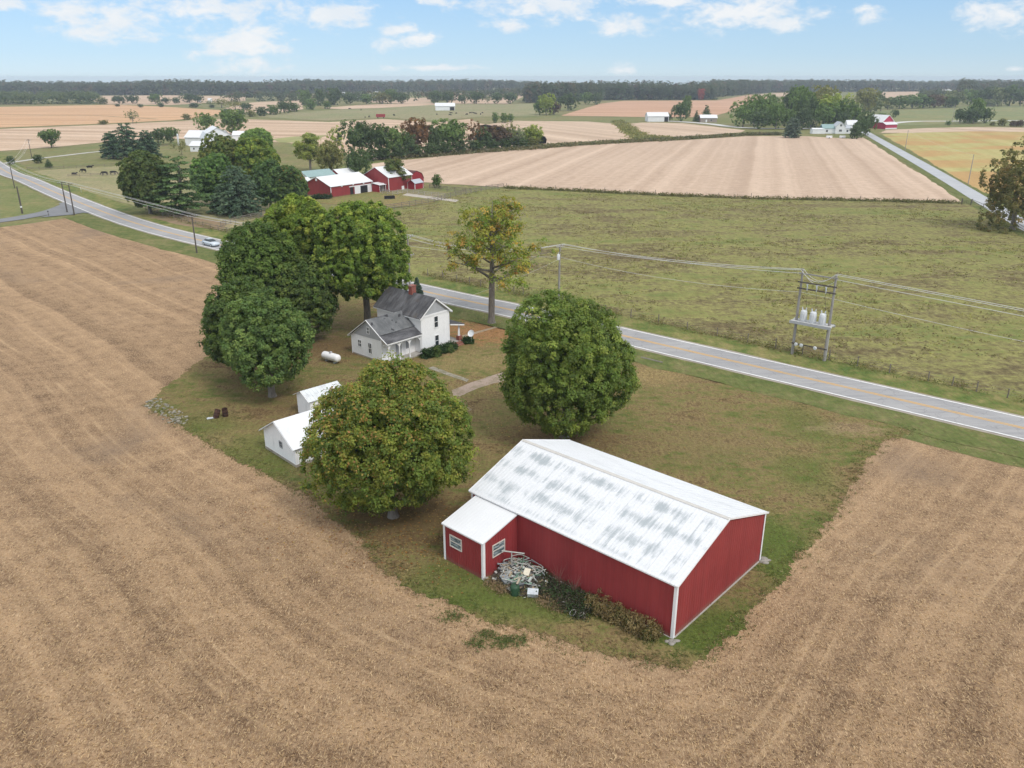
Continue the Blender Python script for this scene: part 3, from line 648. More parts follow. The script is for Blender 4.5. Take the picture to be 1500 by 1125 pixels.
def trunk_mb(h, r, top, rng, limbs=5, reach=2.0, flare=1.5, lean=0.0, fork=0.75):
    """tapered trunk with a root flare and limbs running up into the crown"""
    mb = MB(); a0 = rng.uniform(0, 6.28)
    pts = [(lean * t * t * h * 0.3 + 0.05 * h * math.sin(t * 3 + a0) * t, 0.04 * h * math.cos(t * 2.6 + a0) * t, h * t) for t in (0, 0.04, 0.12, 0.4, 0.7, 1.0)]
    pts[0] = (pts[0][0], pts[0][1], -0.1)
    mb.tube(pts, [r * flare, r * 1.2, r, r * 0.88, r * 0.8, r * 0.66], 10)
    for i in range(limbs):
        a = a0 + i * 6.28 / limbs + rng.uniform(-.3, .3); z0 = h * rng.uniform(fork, 1.0); b = pts[-1] if z0 > h * .85 else pts[-2]
        q = [(b[0], b[1], min(z0, b[2]))]; rr = reach * rng.uniform(0.75, 1.1); zt = top * rng.uniform(0.55, 0.95)
        for t in (0.3, 0.65, 1.0):
            q.append((b[0] + math.cos(a) * rr * t + rng.uniform(-.15, .15), b[1] + math.sin(a) * rr * t + rng.uniform(-.15, .15), z0 + (zt - z0) * (t ** 0.8)))
        mb.tube(q, [r * 0.5, r * 0.36, r * 0.22, r * 0.06], 7)
    return mb
def tree(name, loc, label, group, cr, crown_z, th, tr, top, reach, cat='tree', rz=0.0, limbs=5, mat=None, bark=None, lean=0.0):
    e = empty(name, (loc[0], loc[1], 0.0), rz, label, cat, group)
    p, n2, s, col, rng = cr
    p = p.copy(); p[:, 2] += crown_z; low = p[:, 2] < 0.12; p[low, 2] = 0.12 + rng.uniform(0, .2, int(low.sum()))
    me = leaves_mesh('crown', p, n2, s, col, mat or M['leaf'], rng)
    o = bpy.data.objects.new('crown', me); COL.objects.link(o); o.parent = e
    trunk_mb(th, tr, top, rng, limbs, reach, lean=lean).build('trunk', bark or M['bark'], e)
    return e
def conifer(seed, H, Rb, r_exp=0.85, tiers=None, per=26, size=0.5, cols=((0.044, 0.099, 0.044), (0.061, 0.126, 0.054), (0.085, 0.153, 0.068)), low=0.08, flat=0.35, droop=0.1, ragged_=0.25, narrow=0.4, cr=None):
    """needle crown: whorls of flat boughs, shorter towards the tip"""
    rng = np.random.default_rng(seed); cs, ns, rs = [], [], []
    tiers = tiers or max(6, int(H / 0.9)); cr = cr or Rb * 0.16
    for i in range(tiers):
        t = (i + 0.5) / tiers; z = H * (low + (0.985 - low) * t); Rz = Rb * ((1 - t) ** r_exp) * (1 - 0.25 * max(0, 0.18 - t) / 0.18) + 0.06 * Rb
        nb = max(3, int(3 + 6 * Rz / Rb)); a0 = rng.uniform(0, 6.28)
        for k in range(nb):
            a = a0 + k * 6.28 / nb + rng.uniform(-.2, .2); L = Rz * rng.uniform(1 - ragged_, 1 + ragged_ * 0.7); zz = z + rng.uniform(-.3, .3) * H / tiers
            m = max(1, int(L / (cr * 0.9)))
            for j in range(m):
                q = (j + 1) / m; cs.append((math.cos(a) * L * q, math.sin(a) * L * q, zz + L * (0.10 * q - droop * q * q * 1.6))); ns.append((math.cos(a) * 0.4, math.sin(a) * 0.4, 0.85)); rs.append(cr * (1.15 - 0.4 * q))
    cs, ns, rs = np.array(cs), np.array(ns), np.array(rs)
    cc = pick(cols, (3, 3, 1), len(cs), rng) * rng.uniform(0.8, 1.2, (len(cs), 1))
    p, n2, s, col = spray(cs, ns, rs, per, size, cc, rng, up=0.5, out=0.35, flat=flat)
    return p, n2, s, col, rng

def spec(base, cu, cv, hu, hv):
    """distance, crown centre and radii in metres from what the survey photograph shows: foot, crown centre, half width, half height"""
    X, Y = g(*base); zc = zat(cv, Y); k = px_m(Y, zc); Xc = (cu - 750) / LENS_PX * (Y * CT + (CAM_H - zc) * ST)
    return (Xc, Y), hu / k, hv / k, zc
def maple(base, cu, cv, hu, hv, label, seed, dens=1.0, cols=GREENS, w=(4, 4, 2, 2), tips=None, tipw=0.0, tipdir=(0, 0, 1), trunk_r=0.42, size=0.34, amp=0.13, group='maples of the homestead', bottom=0.90, name='maple_tree', topheavy=0.0, ruk=1.0, per=58, crk=1.0, under=-0.9, fill=0.16):
    loc, rh, rv, zc = spec(base, cu, cv, hu, hv)
    ncl = int(1250 * dens * (rh / 6.3) ** 1.5); cr_ = 0.50 * crk
    c = crown(seed, rh * 0.93, rh * 0.93, rv * 0.95 * ruk, rv * bottom, ncl, cr_, per, size, cols, w, amp, tips, tipw, tipdir, topheavy=topheavy, under=under, fill=fill, lobes=0.05)
    return tree(name, loc, label, group, c, zc, max(1.5, zc * 0.62), trunk_r, zc + rv * 0.55, rh * 0.6)
YEL = [(0.201, 0.244, 0.044), (0.159, 0.220, 0.043), (0.250, 0.275, 0.051), (0.128, 0.183, 0.040)]
TIPS = ([(0.43, 0.25, 0.085), (0.40, 0.30, 0.08), (0.34, 0.29, 0.065), (0.40, 0.20, 0.09)], (3, 4, 5, .6))
maple((577, 757), 569, 639, 118, 112, 'round maple turning yellow and orange on its upper side, next to the white garage', 11, 1.15, YEL, (4, 4, 3, 2), TIPS, 0.36, (-0.45, -0.1, 0.85), 0.40, 0.225, 0.09, topheavy=-0.12, under=-0.96)
maple((822, 640), 829, 534, 104, 97, 'round green maple behind the red pole barn, beside the driveway', 12, 1.1, [(0.147, 0.213, 0.044), (0.196, 0.254, 0.052), (0.258, 0.314, 0.067), (0.124, 0.173, 0.040)], (4, 4, 2, 2), None, 0, (0, 0, 1), 0.42, 0.24, 0.09, bottom=0.97, under=-0.96)
maple((513, 484), 531, 372, 71, 82, 'tallest maple of the grove, right beside the white farmhouse', 13, 1.0, [(0.159, 0.239, 0.040), (0.217, 0.297, 0.052), (0.319, 0.376, 0.070), (0.130, 0.194, 0.040)], (4, 4, 3, 2), None, 0, (0, 0, 1), 0.55, 0.33, 0.10)
maple((462, 474), 438, 346, 50, 56, 'maple at the back of the grove, to the left of the tallest one', 14, 1.0, [(0.179, 0.254, 0.040), (0.255, 0.324, 0.057), (0.359, 0.393, 0.071), (0.134, 0.197, 0.040)], (4, 4, 3, 2), None, 0, (0, 0, 1), 0.45, 0.33, 0.09)
maple((405, 496), 379, 394, 54, 60, 'broad maple in the middle of the grove, nearest the field side of the road', 15, 1.0, [(0.112, 0.178, 0.040), (0.145, 0.220, 0.048), (0.195, 0.265, 0.062), (0.09, 0.145, 0.038)], (4, 4, 2, 2), None, 0, (0, 0, 1), 0.45, 0.31, 0.09)
maple((466, 499), 440, 434, 56, 56, 'maple in the grove with a pale trunk, behind the front one and towards the house', 16, 1.0, [(0.104, 0.164, 0.044), (0.140, 0.193, 0.049), (0.186, 0.241, 0.060), (0.093, 0.136, 0.040)], (4, 4, 2, 2), None, 0, (0, 0, 1), 0.45, 0.30, 0.09)
maple((356, 556), 352, 480, 54, 68, 'maple on the field edge of the grove, furthest out over the stubble', 17, 1.0, [(0.101, 0.159, 0.044), (0.132, 0.189, 0.048), (0.179, 0.238, 0.059), (0.083, 0.129, 0.040)], (4, 4, 2, 2), None, 0, (0, 0, 1), 0.42, 0.28, 0.09)
maple((415, 581), 390, 500, 66, 62, 'front maple of the grove, with its leaning grey trunk bare above the lawn', 18, 1.0, [(0.123, 0.197, 0.059), (0.160, 0.231, 0.062), (0.220, 0.302, 0.084), (0.105, 0.163, 0.048)], (4, 4, 2, 2), None, 0, (0, 0, 1), 0.40, 0.27, 0.09)

# the open, half bare tree by the road: limbs first, leaves only round their ends
def open_tree(base, cu, cv, hu, hv, label, seed, name, cols, w, group=None, r=0.5, th=0.42, nl=9, per=34, size=0.42, dens=1.0, cr=0.85, tips=None, bark=None):
    loc, rh, rv, zc = spec(base, cu, cv, hu, hv); X0 = g(*base)
    rng = np.random.default_rng(seed); H = zc + rv; mb = MB(); cs, ns = [], []
    z1 = zc - rv * th
    mb.tube([(0, 0, -0.1), (0, 0, 0.35), (0.02, 0, 1.2), (0.1, 0.05, z1), (0.15, 0.0, zc), (0.1, 0.1, zc + rv * 0.5), (0.3, 0.1, H * 0.97)], [r * 1.5, r * 1.1, r, r * 0.85, r * 0.6, r * 0.34, r * 0.06], 10)
    for i in range(nl * 2):
        a = i * 2.39996 + rng.uniform(-.3, .3); t0 = (i / (nl * 2)); z0 = z1 + (H * 0.86 - z1) * t0 * 0.9
        el = rng.uniform(0.0, 0.45) + t0 * 0.5; L = rh * rng.uniform(0.95, 1.35) * (1.0 - 0.45 * t0)
        q = []; p = Vector((0.1, 0.03, z0)); d = Vector((math.cos(a) * math.cos(el), math.sin(a) * math.cos(el), math.sin(el)))
        for k in range(6):
            q.append(tuple(p)); p = p + d * (L / 5); d = (d + Vector((rng.uniform(-.22, .22), rng.uniform(-.22, .22), rng.uniform(-.16, .14)))).normalized()
        r0 = r * 0.42 * (1 - 0.5 * t0); mb.tube(q, [r0, r0 * .8, r0 * .6, r0 * .42, r0 * .25, r0 * .08], 6)
        for k in (2, 3, 4, 5):
            for j in range(3):
                b = Vector(q[k]); dd = Vector((rng.normal(), rng.normal(), rng.normal() * 0.5 + 0.15)).normalized(); Lb = rh * rng.uniform(0.12, 0.34); e_ = b + dd * Lb
                mb.tube([tuple(b), tuple(b.lerp(e_, .5) + Vector((0, 0, .1))), tuple(e_)], [r0 * .22, r0 * .14, r0 * .03], 4, caps=False)
                for f in (0.55, 1.0):
                    if rng.uniform() < 0.95 * dens: cs.append(tuple(b.lerp(e_, f))); ns.append(tuple(dd * 0.5 + Vector((0, 0, 0.7))))
    cs, ns = np.array(cs), np.array(ns); n = len(cs)
    cc = pick(cols, w, n, rng) * rng.uniform(0.8, 1.25, (n, 1))
    if tips is not None:
        m = (cs[:, 0] > rh * 0.62) & (cs[:, 2] > zc + rv * 0.25) & (rng.uniform(size=n) < 0.6); cc[m] = np.array(tips)
    p, n2, s, col = spray(cs, ns, cr * rng.uniform(0.6, 1.25, n), per, size, cc, rng, flat=0.7)
    e = empty(name, (X0[0], X0[1], 0), 0, label, 'tree', group)
    o = bpy.data.objects.new('crown', leaves_mesh('crown', p, n2, s, col, M['leaf'], rng)); COL.objects.link(o); o.parent = e
    mb.build('trunk', bark or M['bark'], e)
    return e
AUT = [(0.228, 0.276, 0.044), (0.319, 0.314, 0.053), (0.479, 0.326, 0.070), (0.388, 0.214, 0.061), (0.170, 0.240, 0.044)]
open_tree((720, 473), 722, 382, 68, 92, 'tall thin crowned maple in olive and rust, by the road next to the farmhouse', 21, 'roadside_tree', AUT, (4, 5, 2, .6, 3), None, 0.50, 0.34, 11, 30, 0.36, 0.86, 0.95, (0.544, 0.144, 0.056))
maple((1487, 336), 1495, 278, 52, 57, 'big brownish oak at the picture edge, beside the country lane', 22, 0.36, [(0.185, 0.18, 0.062), (0.235, 0.205, 0.075), (0.29, 0.215, 0.085), (0.14, 0.145, 0.055)], (4, 4, 2, 3), None, 0, (0, 0, 1), 0.6, 0.46, 0.3, None, 0.9, 'oak_tree', per=34, crk=1.5, fill=0.05, under=-0.93)
open_tree((455, 251), 452, 224, 24, 24, 'light yellow green open tree behind the teal roof', 23, 'farmyard_tree', [(0.304, 0.336, 0.080), (0.240, 0.288, 0.072), (0.352, 0.368, 0.112)], (3, 3, 2), None, 0.45, 0.5, 8, 30, 0.6, 0.9, 1.1)
open_tree((577, 277), 575, 254, 18, 20, 'thin olive tree in front of the red gabled barn', 24, 'farmyard_tree', [(0.208, 0.208, 0.072), (0.144, 0.176, 0.056), (0.112, 0.152, 0.048)], (3, 3, 3), None, 0.3, 0.5, 8, 26, 0.5, 0.9, 0.9)

# conifers and maples of the windbreak across the road on the left
WB = 'trees of the windbreak across the road'
def big(base, cu, cv, hu, hv, label, seed, cols=GREENS, w=(4, 4, 2, 2), per=34, size=0.62, dens=0.75, tips=None, tipw=0, amp=0.14, trunk_r=0.45, group=WB, name='maple_tree', bottom=0.95):
    return maple(base, cu, cv, hu, hv, label, seed, dens, cols, w, tips, tipw, (0, 0, 1), trunk_r, size, amp, group, bottom, name, per=per, crk=1.15)
def fir(base, top_v, hu, label, seed, name='pine_tree', cols=((0.073, 0.143, 0.057), (0.095, 0.180, 0.068), (0.131, 0.221, 0.089)), per=24, size=0.6, r_exp=0.8, tiers=None, group=WB, low=0.06, flat=0.35, droop=0.12, bark=None):
    X, Y = g(*base); H = zat(top_v, Y); Rb = hu / px_m(Y, H * 0.3)
    c = conifer(seed, H, Rb, r_exp, tiers, per, size, cols, low, flat, droop)
    return tree(name, (X, Y), label, group, c, 0.0, H * 0.8, 0.02 * H + 0.12, H * 0.85, Rb * 0.15, limbs=3, mat=M['needle'])
DK = [(0.106, 0.149, 0.041), (0.126, 0.170, 0.049), (0.160, 0.191, 0.058), (0.085, 0.128, 0.041)]
big((238, 313), 213, 265, 34, 43, 'dense round bronze green maple at the road end of the windbreak', 31, DK, amp=0.10)
fir((268, 314), 225, 47, 'broad tiered white pine beside the round bronze green maple', 32, r_exp=0.62, tiers=9, size=0.55, per=46, cols=((0.085, 0.15, 0.05), (0.105, 0.175, 0.058), (0.14, 0.21, 0.07)), flat=0.22, droop=0.05)
big((312, 300), 312, 262, 30, 37, 'bright green maple rising behind the tiered white pine', 33, [(0.133, 0.234, 0.061), (0.174, 0.288, 0.073), (0.224, 0.340, 0.082), (0.102, 0.181, 0.053)])
big((332, 284), 324, 232, 27, 32, 'bronze green maple in the back row, in front of the white dairy barn', 34, [(0.154, 0.203, 0.053), (0.194, 0.234, 0.061), (0.245, 0.255, 0.070), (0.112, 0.170, 0.044)])
big((375, 284), 375, 234, 33, 33, 'yellow tinged maple in the back row of the windbreak', 35, [(0.174, 0.245, 0.053), (0.245, 0.319, 0.061), (0.326, 0.371, 0.072), (0.122, 0.191, 0.044)])
fir((352, 316), 240, 36, 'dark blue green spruce in the middle of the windbreak', 36, 'spruce_tree', ((0.076, 0.126, 0.075), (0.098, 0.151, 0.086), (0.124, 0.180, 0.100)), r_exp=0.55, tiers=16, size=0.55)
fir((330, 312), 268, 24, 'smaller dark spruce tucked between the pine and the big spruce', 37, 'spruce_tree', ((0.073, 0.126, 0.064), (0.094, 0.151, 0.075), (0.124, 0.180, 0.089)), r_exp=0.6, tiers=12, size=0.55)
big((399, 307), 393, 268, 22, 34, 'slender dark green tree next to the blue green spruce', 38, [(0.091, 0.160, 0.053), (0.112, 0.191, 0.061), (0.154, 0.234, 0.070), (0.078, 0.131, 0.044)])
big((425, 306), 424, 271, 26, 37, 'rust tipped green tree at the farmyard end of the windbreak', 39, [(0.106, 0.170, 0.053), (0.133, 0.203, 0.061), (0.174, 0.245, 0.070), (0.085, 0.140, 0.044)], tips=([(0.408, 0.213, 0.082)], (1,)), tipw=0.08)
big((377, 226), 377, 205, 23, 16, 'bright green tree beside the white dairy barn', 40, [(0.204, 0.319, 0.072), (0.245, 0.361, 0.082), (0.286, 0.404, 0.102), (0.163, 0.255, 0.061)], size=0.7, per=24)
for b, t, h, l, sd in (((190, 233), 179, 26, 'tallest dark pine of the three standing together beyond the paddock', 41), ((166, 232), 192, 17, 'left hand pine of the three standing together beyond the paddock', 42), ((217, 231), 190, 19, 'right hand pine of the three standing together beyond the paddock', 43)):
    fir(b, t, h, l, sd, cols=((0.060, 0.106, 0.054), (0.076, 0.131, 0.064), (0.106, 0.163, 0.075)), r_exp=0.55, tiers=11, size=0.8, per=20, group='three dark pines beyond the paddock')
fir((611.5, 436), 406, 9, 'small pointed spruce behind the farmhouse chimney', 44, 'spruce_tree', ((0.068, 0.114, 0.082), (0.089, 0.139, 0.097), (0.115, 0.163, 0.110)), size=0.3, tiers=14, group=None, r_exp=0.95)

# ------------------------------------------------------------------ kinds for the further trees: unit height, unit width, copied and recoloured
def kind(name, c, trunk, mat=None):
    e = empty(name); p, n2, s, col, rng = c
    o = bpy.data.objects.new('crown', leaves_mesh('crown', p, n2, s, col, mat or M['leaf'], rng)); COL.objects.link(o); o.parent = e
    trunk.build('trunk', M['bark'], e); return e
W1 = [(0.75, 0.78, 0.75), (1.0, 1.0, 1.0), (1.25, 1.2, 1.2)]
KINDS = {}
def far_kind(key, seed, ru=0.36, rd=0.46, zc=0.60, clumps=130, per=14, size=0.075, amp=0.2, cr=0.085, topheavy=0.0, rx=0.47, fill=0.12):
    c = crown(seed, rx, rx, ru, rd, clumps, cr, per, size, W1, (3, 4, 2), amp, topheavy=topheavy, fill=fill)
    p = c[0]; p[:, 2] += zc; p[:, 2] = np.clip(p[:, 2], 0.015, 1.02)
    rng = np.random.default_rng(seed)
    KINDS[key] = (c, trunk_mb(zc * 0.9, 0.028, zc + ru * 0.6, rng, 4, rx * 0.6, 1.4))
far_kind('round', 51); far_kind('round2', 52, amp=0.26); far_kind('oval', 53, ru=0.42, rd=0.5, zc=0.56, amp=0.2); far_kind('heart', 54, 0.30, 0.5, 0.68, topheavy=0.35, amp=0.08)
far_kind('sparse', 55, clumps=60, per=12, amp=0.35, fill=0.02); far_kind('bush', 56, ru=0.5, rd=0.5, zc=0.48, clumps=80, per=13, size=0.10, amp=0.2)
def cone_kind(key, seed, **kw):
    c = conifer(seed, 1.0, 0.48, cols=W1, **kw); rng = np.random.default_rng(seed); KINDS[key] = (c, trunk_mb(0.8, 0.02, 0.85, rng, 3, 0.05, 1.4))
cone_kind('cone', 57, r_exp=0.95, tiers=12, per=9, size=0.09, low=0.04, cr=0.10)
cone_kind('dome', 58, r_exp=0.42, tiers=12, per=10, size=0.09, low=0.04, cr=0.11, ragged_=0.12)
_first = {}
def far(key, u, bv, tv, hu, name, label, group, tint, cat='tree', rz=None):
    """a tree of the given kind: foot at (u, bv), crown up to tv and hu to either side in the survey photograph"""
    X, Y = g(u, bv); H = zat(tv, Y); wid = 2 * hu / px_m(Y, H * 0.5)
    if (key, name) not in _first:
        c, tk = KINDS[key]
        k0 = key
        if key not in _first:
            e = kind(name, c, tk, M['needle'] if key in ('cone', 'dome') else M['leaf']); _first[key] = e
        else:
            e = copy_tree(_first[key]); e.name = name
        _first[(key, name)] = e
    else: e = copy_tree(_first[(key, name)])
    e.location = (X, Y, 0.05); e.rotation_euler = (0, 0, rnd.uniform(0, 6.28) if rz is None else rz); e.scale = (wid, wid, H / 1.0)
    for ch in e.children:
        if ch.name.startswith('crown'):
            k = rnd.uniform(0.9, 1.1); ch.color = (tint[0] * k, tint[1] * k, tint[2] * k, 1)
        else: ch.color = (1, 1, 1, 1)
    for k in ('label', 'category', 'group'):
        if k in e: del e[k]
    return tag(e, label, cat, group)
TG, TD, TY, TB, TR, TO, TGR = (0.144, 0.218, 0.059), (0.098, 0.147, 0.054), (0.29, 0.344, 0.066), (0.213, 0.118, 0.052), (0.139, 0.091, 0.055), (0.232, 0.23, 0.077), (0.232, 0.264, 0.136)
ORD = ['first', 'second', 'third', 'fourth', 'fifth', 'sixth', 'seventh', 'eighth', 'ninth', 'tenth', 'eleventh', 'twelfth', 'thirteenth', 'fourteenth', 'fifteenth', 'sixteenth', 'seventeenth', 'eighteenth', 'nineteenth', 'twentieth']
def hue(t):
    return {TG: 'green', TD: 'dark green', TY: 'yellow green', TB: 'brown', TR: 'dark red', TO: 'olive', TGR: 'grey green'}[t]
SH = {'round': 'round', 'round2': 'uneven', 'oval': 'tall', 'heart': 'heart shaped', 'sparse': 'sparse', 'bush': 'bushy', 'cone': 'pointed', 'dome': 'domed'}
def row(items, name, group, where, cat='tree'):
    """a row of trees listed from left to right; each label counts along the row"""
    items = sorted(items, key=lambda q: q[1])
    for i, (key, u, bv, tv, hu, t) in enumerate(items):
        far(key, u, bv, tv, hu, name, '%s %s %s, %s from left %s' % (SH[key], hue(t), cat, ORD[i], where), group, t, cat)

far('heart', 76, 216.5, 190, 14, 'field_tree', 'heart shaped green tree alone at the edge of the tan field', None, TG)
far('bush', 57, 239, 227, 7, 'round_shrub', 'round dark shrub beside the farm lane', None, TD, 'shrub')
far('cone', 72, 245.5, 233.5, 6.5, 'round_shrub', 'short pointed evergreen on the grass below the farm lane', None, TD, 'shrub')
far('bush', 16, 240, 229, 6.5, 'round_shrub', 'round dark shrub where the farm lane meets the road', None, TD, 'shrub')
far('round', 233, 213, 188, 10, 'lane_tree', 'dark flat topped tree at the left of a pair by the white dairy barn', None, TD)
far('heart', 251, 211.5, 187, 12.5, 'lane_tree', 'clipped round green tree at the right of a pair by the white dairy barn', None, TG)
far('sparse', 255, 218, 208, 7, 'small_tree', 'small greyish half bare tree left of another before the white dairy barn', None, TGR)
far('sparse', 267, 227, 205, 8, 'small_tree', 'small brownish half bare tree close to the white milking shed', None, TO)
far('round', 303, 194, 165, 13, 'farm_tree', 'olive green tree left of the rounder one behind the white dairy barn', None, TG)
far('round2', 342, 197, 161.5, 21, 'farm_tree', 'big round green tree right behind the white dairy barn', None, TG)
far('sparse', 195, 181, 161, 9, 'field_tree', 'loose green tree standing between the bean field and the tan field', None, TGR)
far('bush', 152, 182.5, 176, 7, 'field_shrub', 'low shrub left of the loose tree on the field margin', None, TO, 'shrub')
far('bush', 273, 175.5, 167, 6, 'field_shrub', 'low shrub right of the loose tree on the field margin', None, TO, 'shrub')
far('round', 525, 262, 220, 19, 'farmyard_tree', 'dense dark juniper beside the red gabled barn', None, TD)
far('oval', 487, 256, 205, 19, 'farmyard_tree', 'olive green tree behind the long red barn', None, TO)
far('sparse', 495, 222, 185, 15, 'farmyard_tree', 'yellowish tree at the near end of the hedgerow', None, TY)
far('bush', 640.5, 275, 256, 7, 'farmyard_tree', 'small round green tree at the corner of the big field', None, TG, 'tree')
far('bush', 613, 262, 258.5, 3, 'round_shrub', 'tiny shrub behind the red shed', None, TG, 'shrub')
row([('round', 528, 232, 176, 24, TD), ('round2', 556, 232, 182, 17, TD), ('oval', 576, 231, 184, 18, TG), ('round2', 612, 226, 174, 23, TB), ('round', 660, 223, 174, 27, TG), ('sparse', 693, 221, 176, 17, TB), ('round2', 727, 218, 185, 21, TR),
     ('sparse', 757, 217, 184, 15, TGR), ('round', 780, 214.5, 182.5, 15, TY), ('round', 637, 226, 184, 13, TD), ('round', 596, 229, 193, 14, TD), ('round2', 706, 220, 186, 14, TD), ('sparse', 745, 217, 178, 12, TO)], 'hedgerow_tree', 'trees of the long hedgerow behind the red barns', 'in the long hedgerow behind the red barns')
row([('bush', 540, 236, 219, 13, TD), ('bush', 563, 234, 217, 13, TD), ('bush', 586, 232, 214, 13, TD), ('bush', 608, 230, 212, 13, TD), ('bush', 630, 228.5, 210, 13, TD), ('bush', 652, 226.5, 208, 13, TD), ('bush', 674, 224.5, 206, 13, TD), ('bush', 696, 222.5, 206, 13, TD), ('bush', 718, 220.5, 204, 13, TD), ('bush', 740, 219, 203, 13, TD), ('bush', 762, 217.5, 203, 12, TD), ('bush', 782, 216, 202, 11, TO)],
    'hedgerow_shrub', 'shrubs along the foot of the long hedgerow', 'along the foot of the hedgerow', 'shrub')
row([('bush', 725.5, 180, 165, 5, TG), ('bush', 738, 180, 166, 6, TG), ('bush', 748, 179, 167, 5, TG)], 'field_shrub', 'three shrubs beyond the hedgerow', 'of three at the far field corner', 'shrub')
row([('bush', 383, 170, 157, 9, TD), ('bush', 400, 168, 154, 10, TG), ('round', 417, 166, 147, 11, TD), ('bush', 431, 163.5, 151, 9, TG), ('bush', 368, 171, 161, 7, TO), ('bush', 352, 170, 160, 8, TD), ('bush', 330, 168, 160, 7, TD)], 'hedge_shrub', 'shrubs on the edge of the far pasture', 'on the rim of the far pasture', 'shrub')
row([('bush', 206, 157.5, 152.5, 4, TD), ('bush', 236, 157, 150.5, 5, TD), ('bush', 285, 157.5, 151, 8, TD), ('bush', 172, 156, 152.5, 4, TD), ('bush', 311, 158, 153.5, 4, TD)], 'field_shrub', 'shrubs beyond the ripe bean field', 'beyond the ripe bean field', 'shrub')
row([('sparse', 325, 158, 144, 14, TO), ('sparse', 345, 159.5, 147, 12, TO), ('bush', 360, 161, 151, 9, TD), ('sparse', 308, 155.5, 147, 10, TGR)], 'scrub_tree', 'scrub behind the ripe bean field', 'in the scrub before the far woods')
row([('round', 175, 152, 140, 11, TD), ('round', 195, 152, 139.5, 9, TD), ('round2', 228, 152, 137.5, 10, TG), ('round', 243, 152, 143, 6, TD), ('bush', 258, 151.5, 143, 6, TD), ('round', 278, 150.5, 137, 11, TD), ('round', 290, 151, 139, 8, TD), ('bush', 150, 152.5, 143, 8, TO)], 'distant_tree', 'row of trees between the far tan fields', 'between the far tan fields')
row([('oval', 448, 153.5, 131, 10, TG), ('oval', 470, 155, 129, 8, TD), ('oval', 491, 154, 128, 11, TD), ('bush', 456, 160.5, 145, 9, TG), ('bush', 479, 159.5, 148, 6, TG), ('round', 513, 152.5, 136, 11, TD), ('round2', 537, 152.5, 138, 10, TG), ('round', 560, 152.5, 135, 12, TO), ('round2', 573, 152, 131, 11, TG), ('round', 590, 152, 136, 9, TD)],
    'pasture_tree', 'tall trees at the top of the far pasture', 'atop the far pasture')
row([('round', 638, 152, 132.5, 10, TD), ('round', 656, 152, 134.5, 9, TD), ('round', 677, 152, 138.5, 7, TD), ('round', 698, 152, 134, 11, TD), ('sparse', 715, 152, 140, 6, TGR), ('round', 728, 152, 135.5, 8.5, TD), ('round', 748, 152, 135, 10, TD)], 'fence_tree', 'row of dark trees behind the white cattle shed', 'in the row behind the white cattle shed')
row([('round', 800, 168.5, 137, 13, TY), ('round2', 790, 168, 147, 9, TG), ('round2', 812, 168, 149, 10, TR), ('round', 832, 162, 136, 14, TD), ('round', 858, 153, 135, 9, TG), ('round', 873, 153.5, 136, 8, TD)], 'pasture_tree', 'clump of trees left of the clay field', 'at the edge of the clay field')
far('round', 996.5, 177.5, 149, 12, 'barnyard_tree', 'round dark green tree between the white barn and the brick house', None, TD)
far('oval', 1005, 172, 139.5, 7, 'barnyard_tree', 'taller green tree behind the round one between barn and brick house', None, TG)
far('bush', 979, 176.5, 165.5, 5.5, 'barnyard_tree', 'small round tree at the corner of the far white barn', None, TD)
far('cone', 1019.5, 178.5, 161.5, 5.5, 'pointed_evergreen', 'smaller pointed evergreen beside the brick house', None, TD)
far('cone', 1034, 176, 154, 9, 'pointed_evergreen', 'larger pointed evergreen rising behind the brick house', None, TD)
far('oval', 1025.5, 146.5, 129.5, 5.5, 'red_maple', 'small bright red tree at the edge of the far wood', None, (0.40, 0.085, 0.06))
WD = [('round', 1088, 186, 148, 17, TG), ('round2', 1104, 184, 140, 17, TG), ('round', 1124, 183, 137, 19, TG), ('round', 1110, 189, 163, 15, TD), ('round2', 1136, 189, 152, 16, TG), ('oval', 1160, 181, 127, 18, TD), ('round', 1172, 184, 126, 17, TG), ('round2', 1200, 180, 126.5, 22, TO), ('oval', 1187, 188, 143, 12, TD), ('round', 1214, 186, 137, 26, TY), ('round', 1206, 189, 150, 18, TG), ('round2', 1236, 188, 146, 17, TG), ('round', 1249, 186, 152, 10, TD), ('round', 1153, 189, 160, 12, TG), ('round', 1225, 189, 158, 14, TD), ('round2', 1175, 190, 158, 13, TD)]
row(WD, 'woodlot_tree', 'trees of the woodlot behind the white farmhouse across the fields', 'behind the far white farmhouse')
row([('round2', 1266, 166, 129.5, 17, TO), ('round', 1284, 163, 133, 9, TD), ('sparse', 1290, 163, 142, 12, TO), ('round2', 1275, 165, 143, 16, TGR), ('round', 1300, 160.5, 143, 12, TD), ('round', 1317, 159.5, 140, 15, TG), ('round', 1336, 158.8, 138, 17, TG), ('round', 1352, 158.5, 140, 13, TD), ('round2', 1368, 158, 139, 14, TR), ('round', 1385, 157.5, 138, 11, TGR), ('round', 1399, 157, 133, 14, TGR), ('round', 1394, 158, 141, 9, TD)],
    'hedgerow_tree', 'trees of the hedgerow beyond the red field barn', 'beyond the faded red barn')
row([('round', 1258, 202, 173, 10, TD), ('round2', 1268, 199, 164, 13, TD), ('bush', 1252, 203.5, 184, 8, TD)], 'farmhouse_tree', 'dark trees at the head of the country lane', 'of three at the head of the lane')
far('dome', 1159.5, 202, 172, 13, 'domed_evergreen', 'big domed evergreen at the far corner of the striped field', None, (0.11, 0.15, 0.10))
far('bush', 1293, 178, 166, 9, 'barn_shrub', 'pale green bush behind the faded red barn', None, TG, 'shrub')
far('round', 1311, 172.5, 160.5, 5.5, 'barn_tree', 'small dark tree just behind the roof of the faded red barn', None, TD)
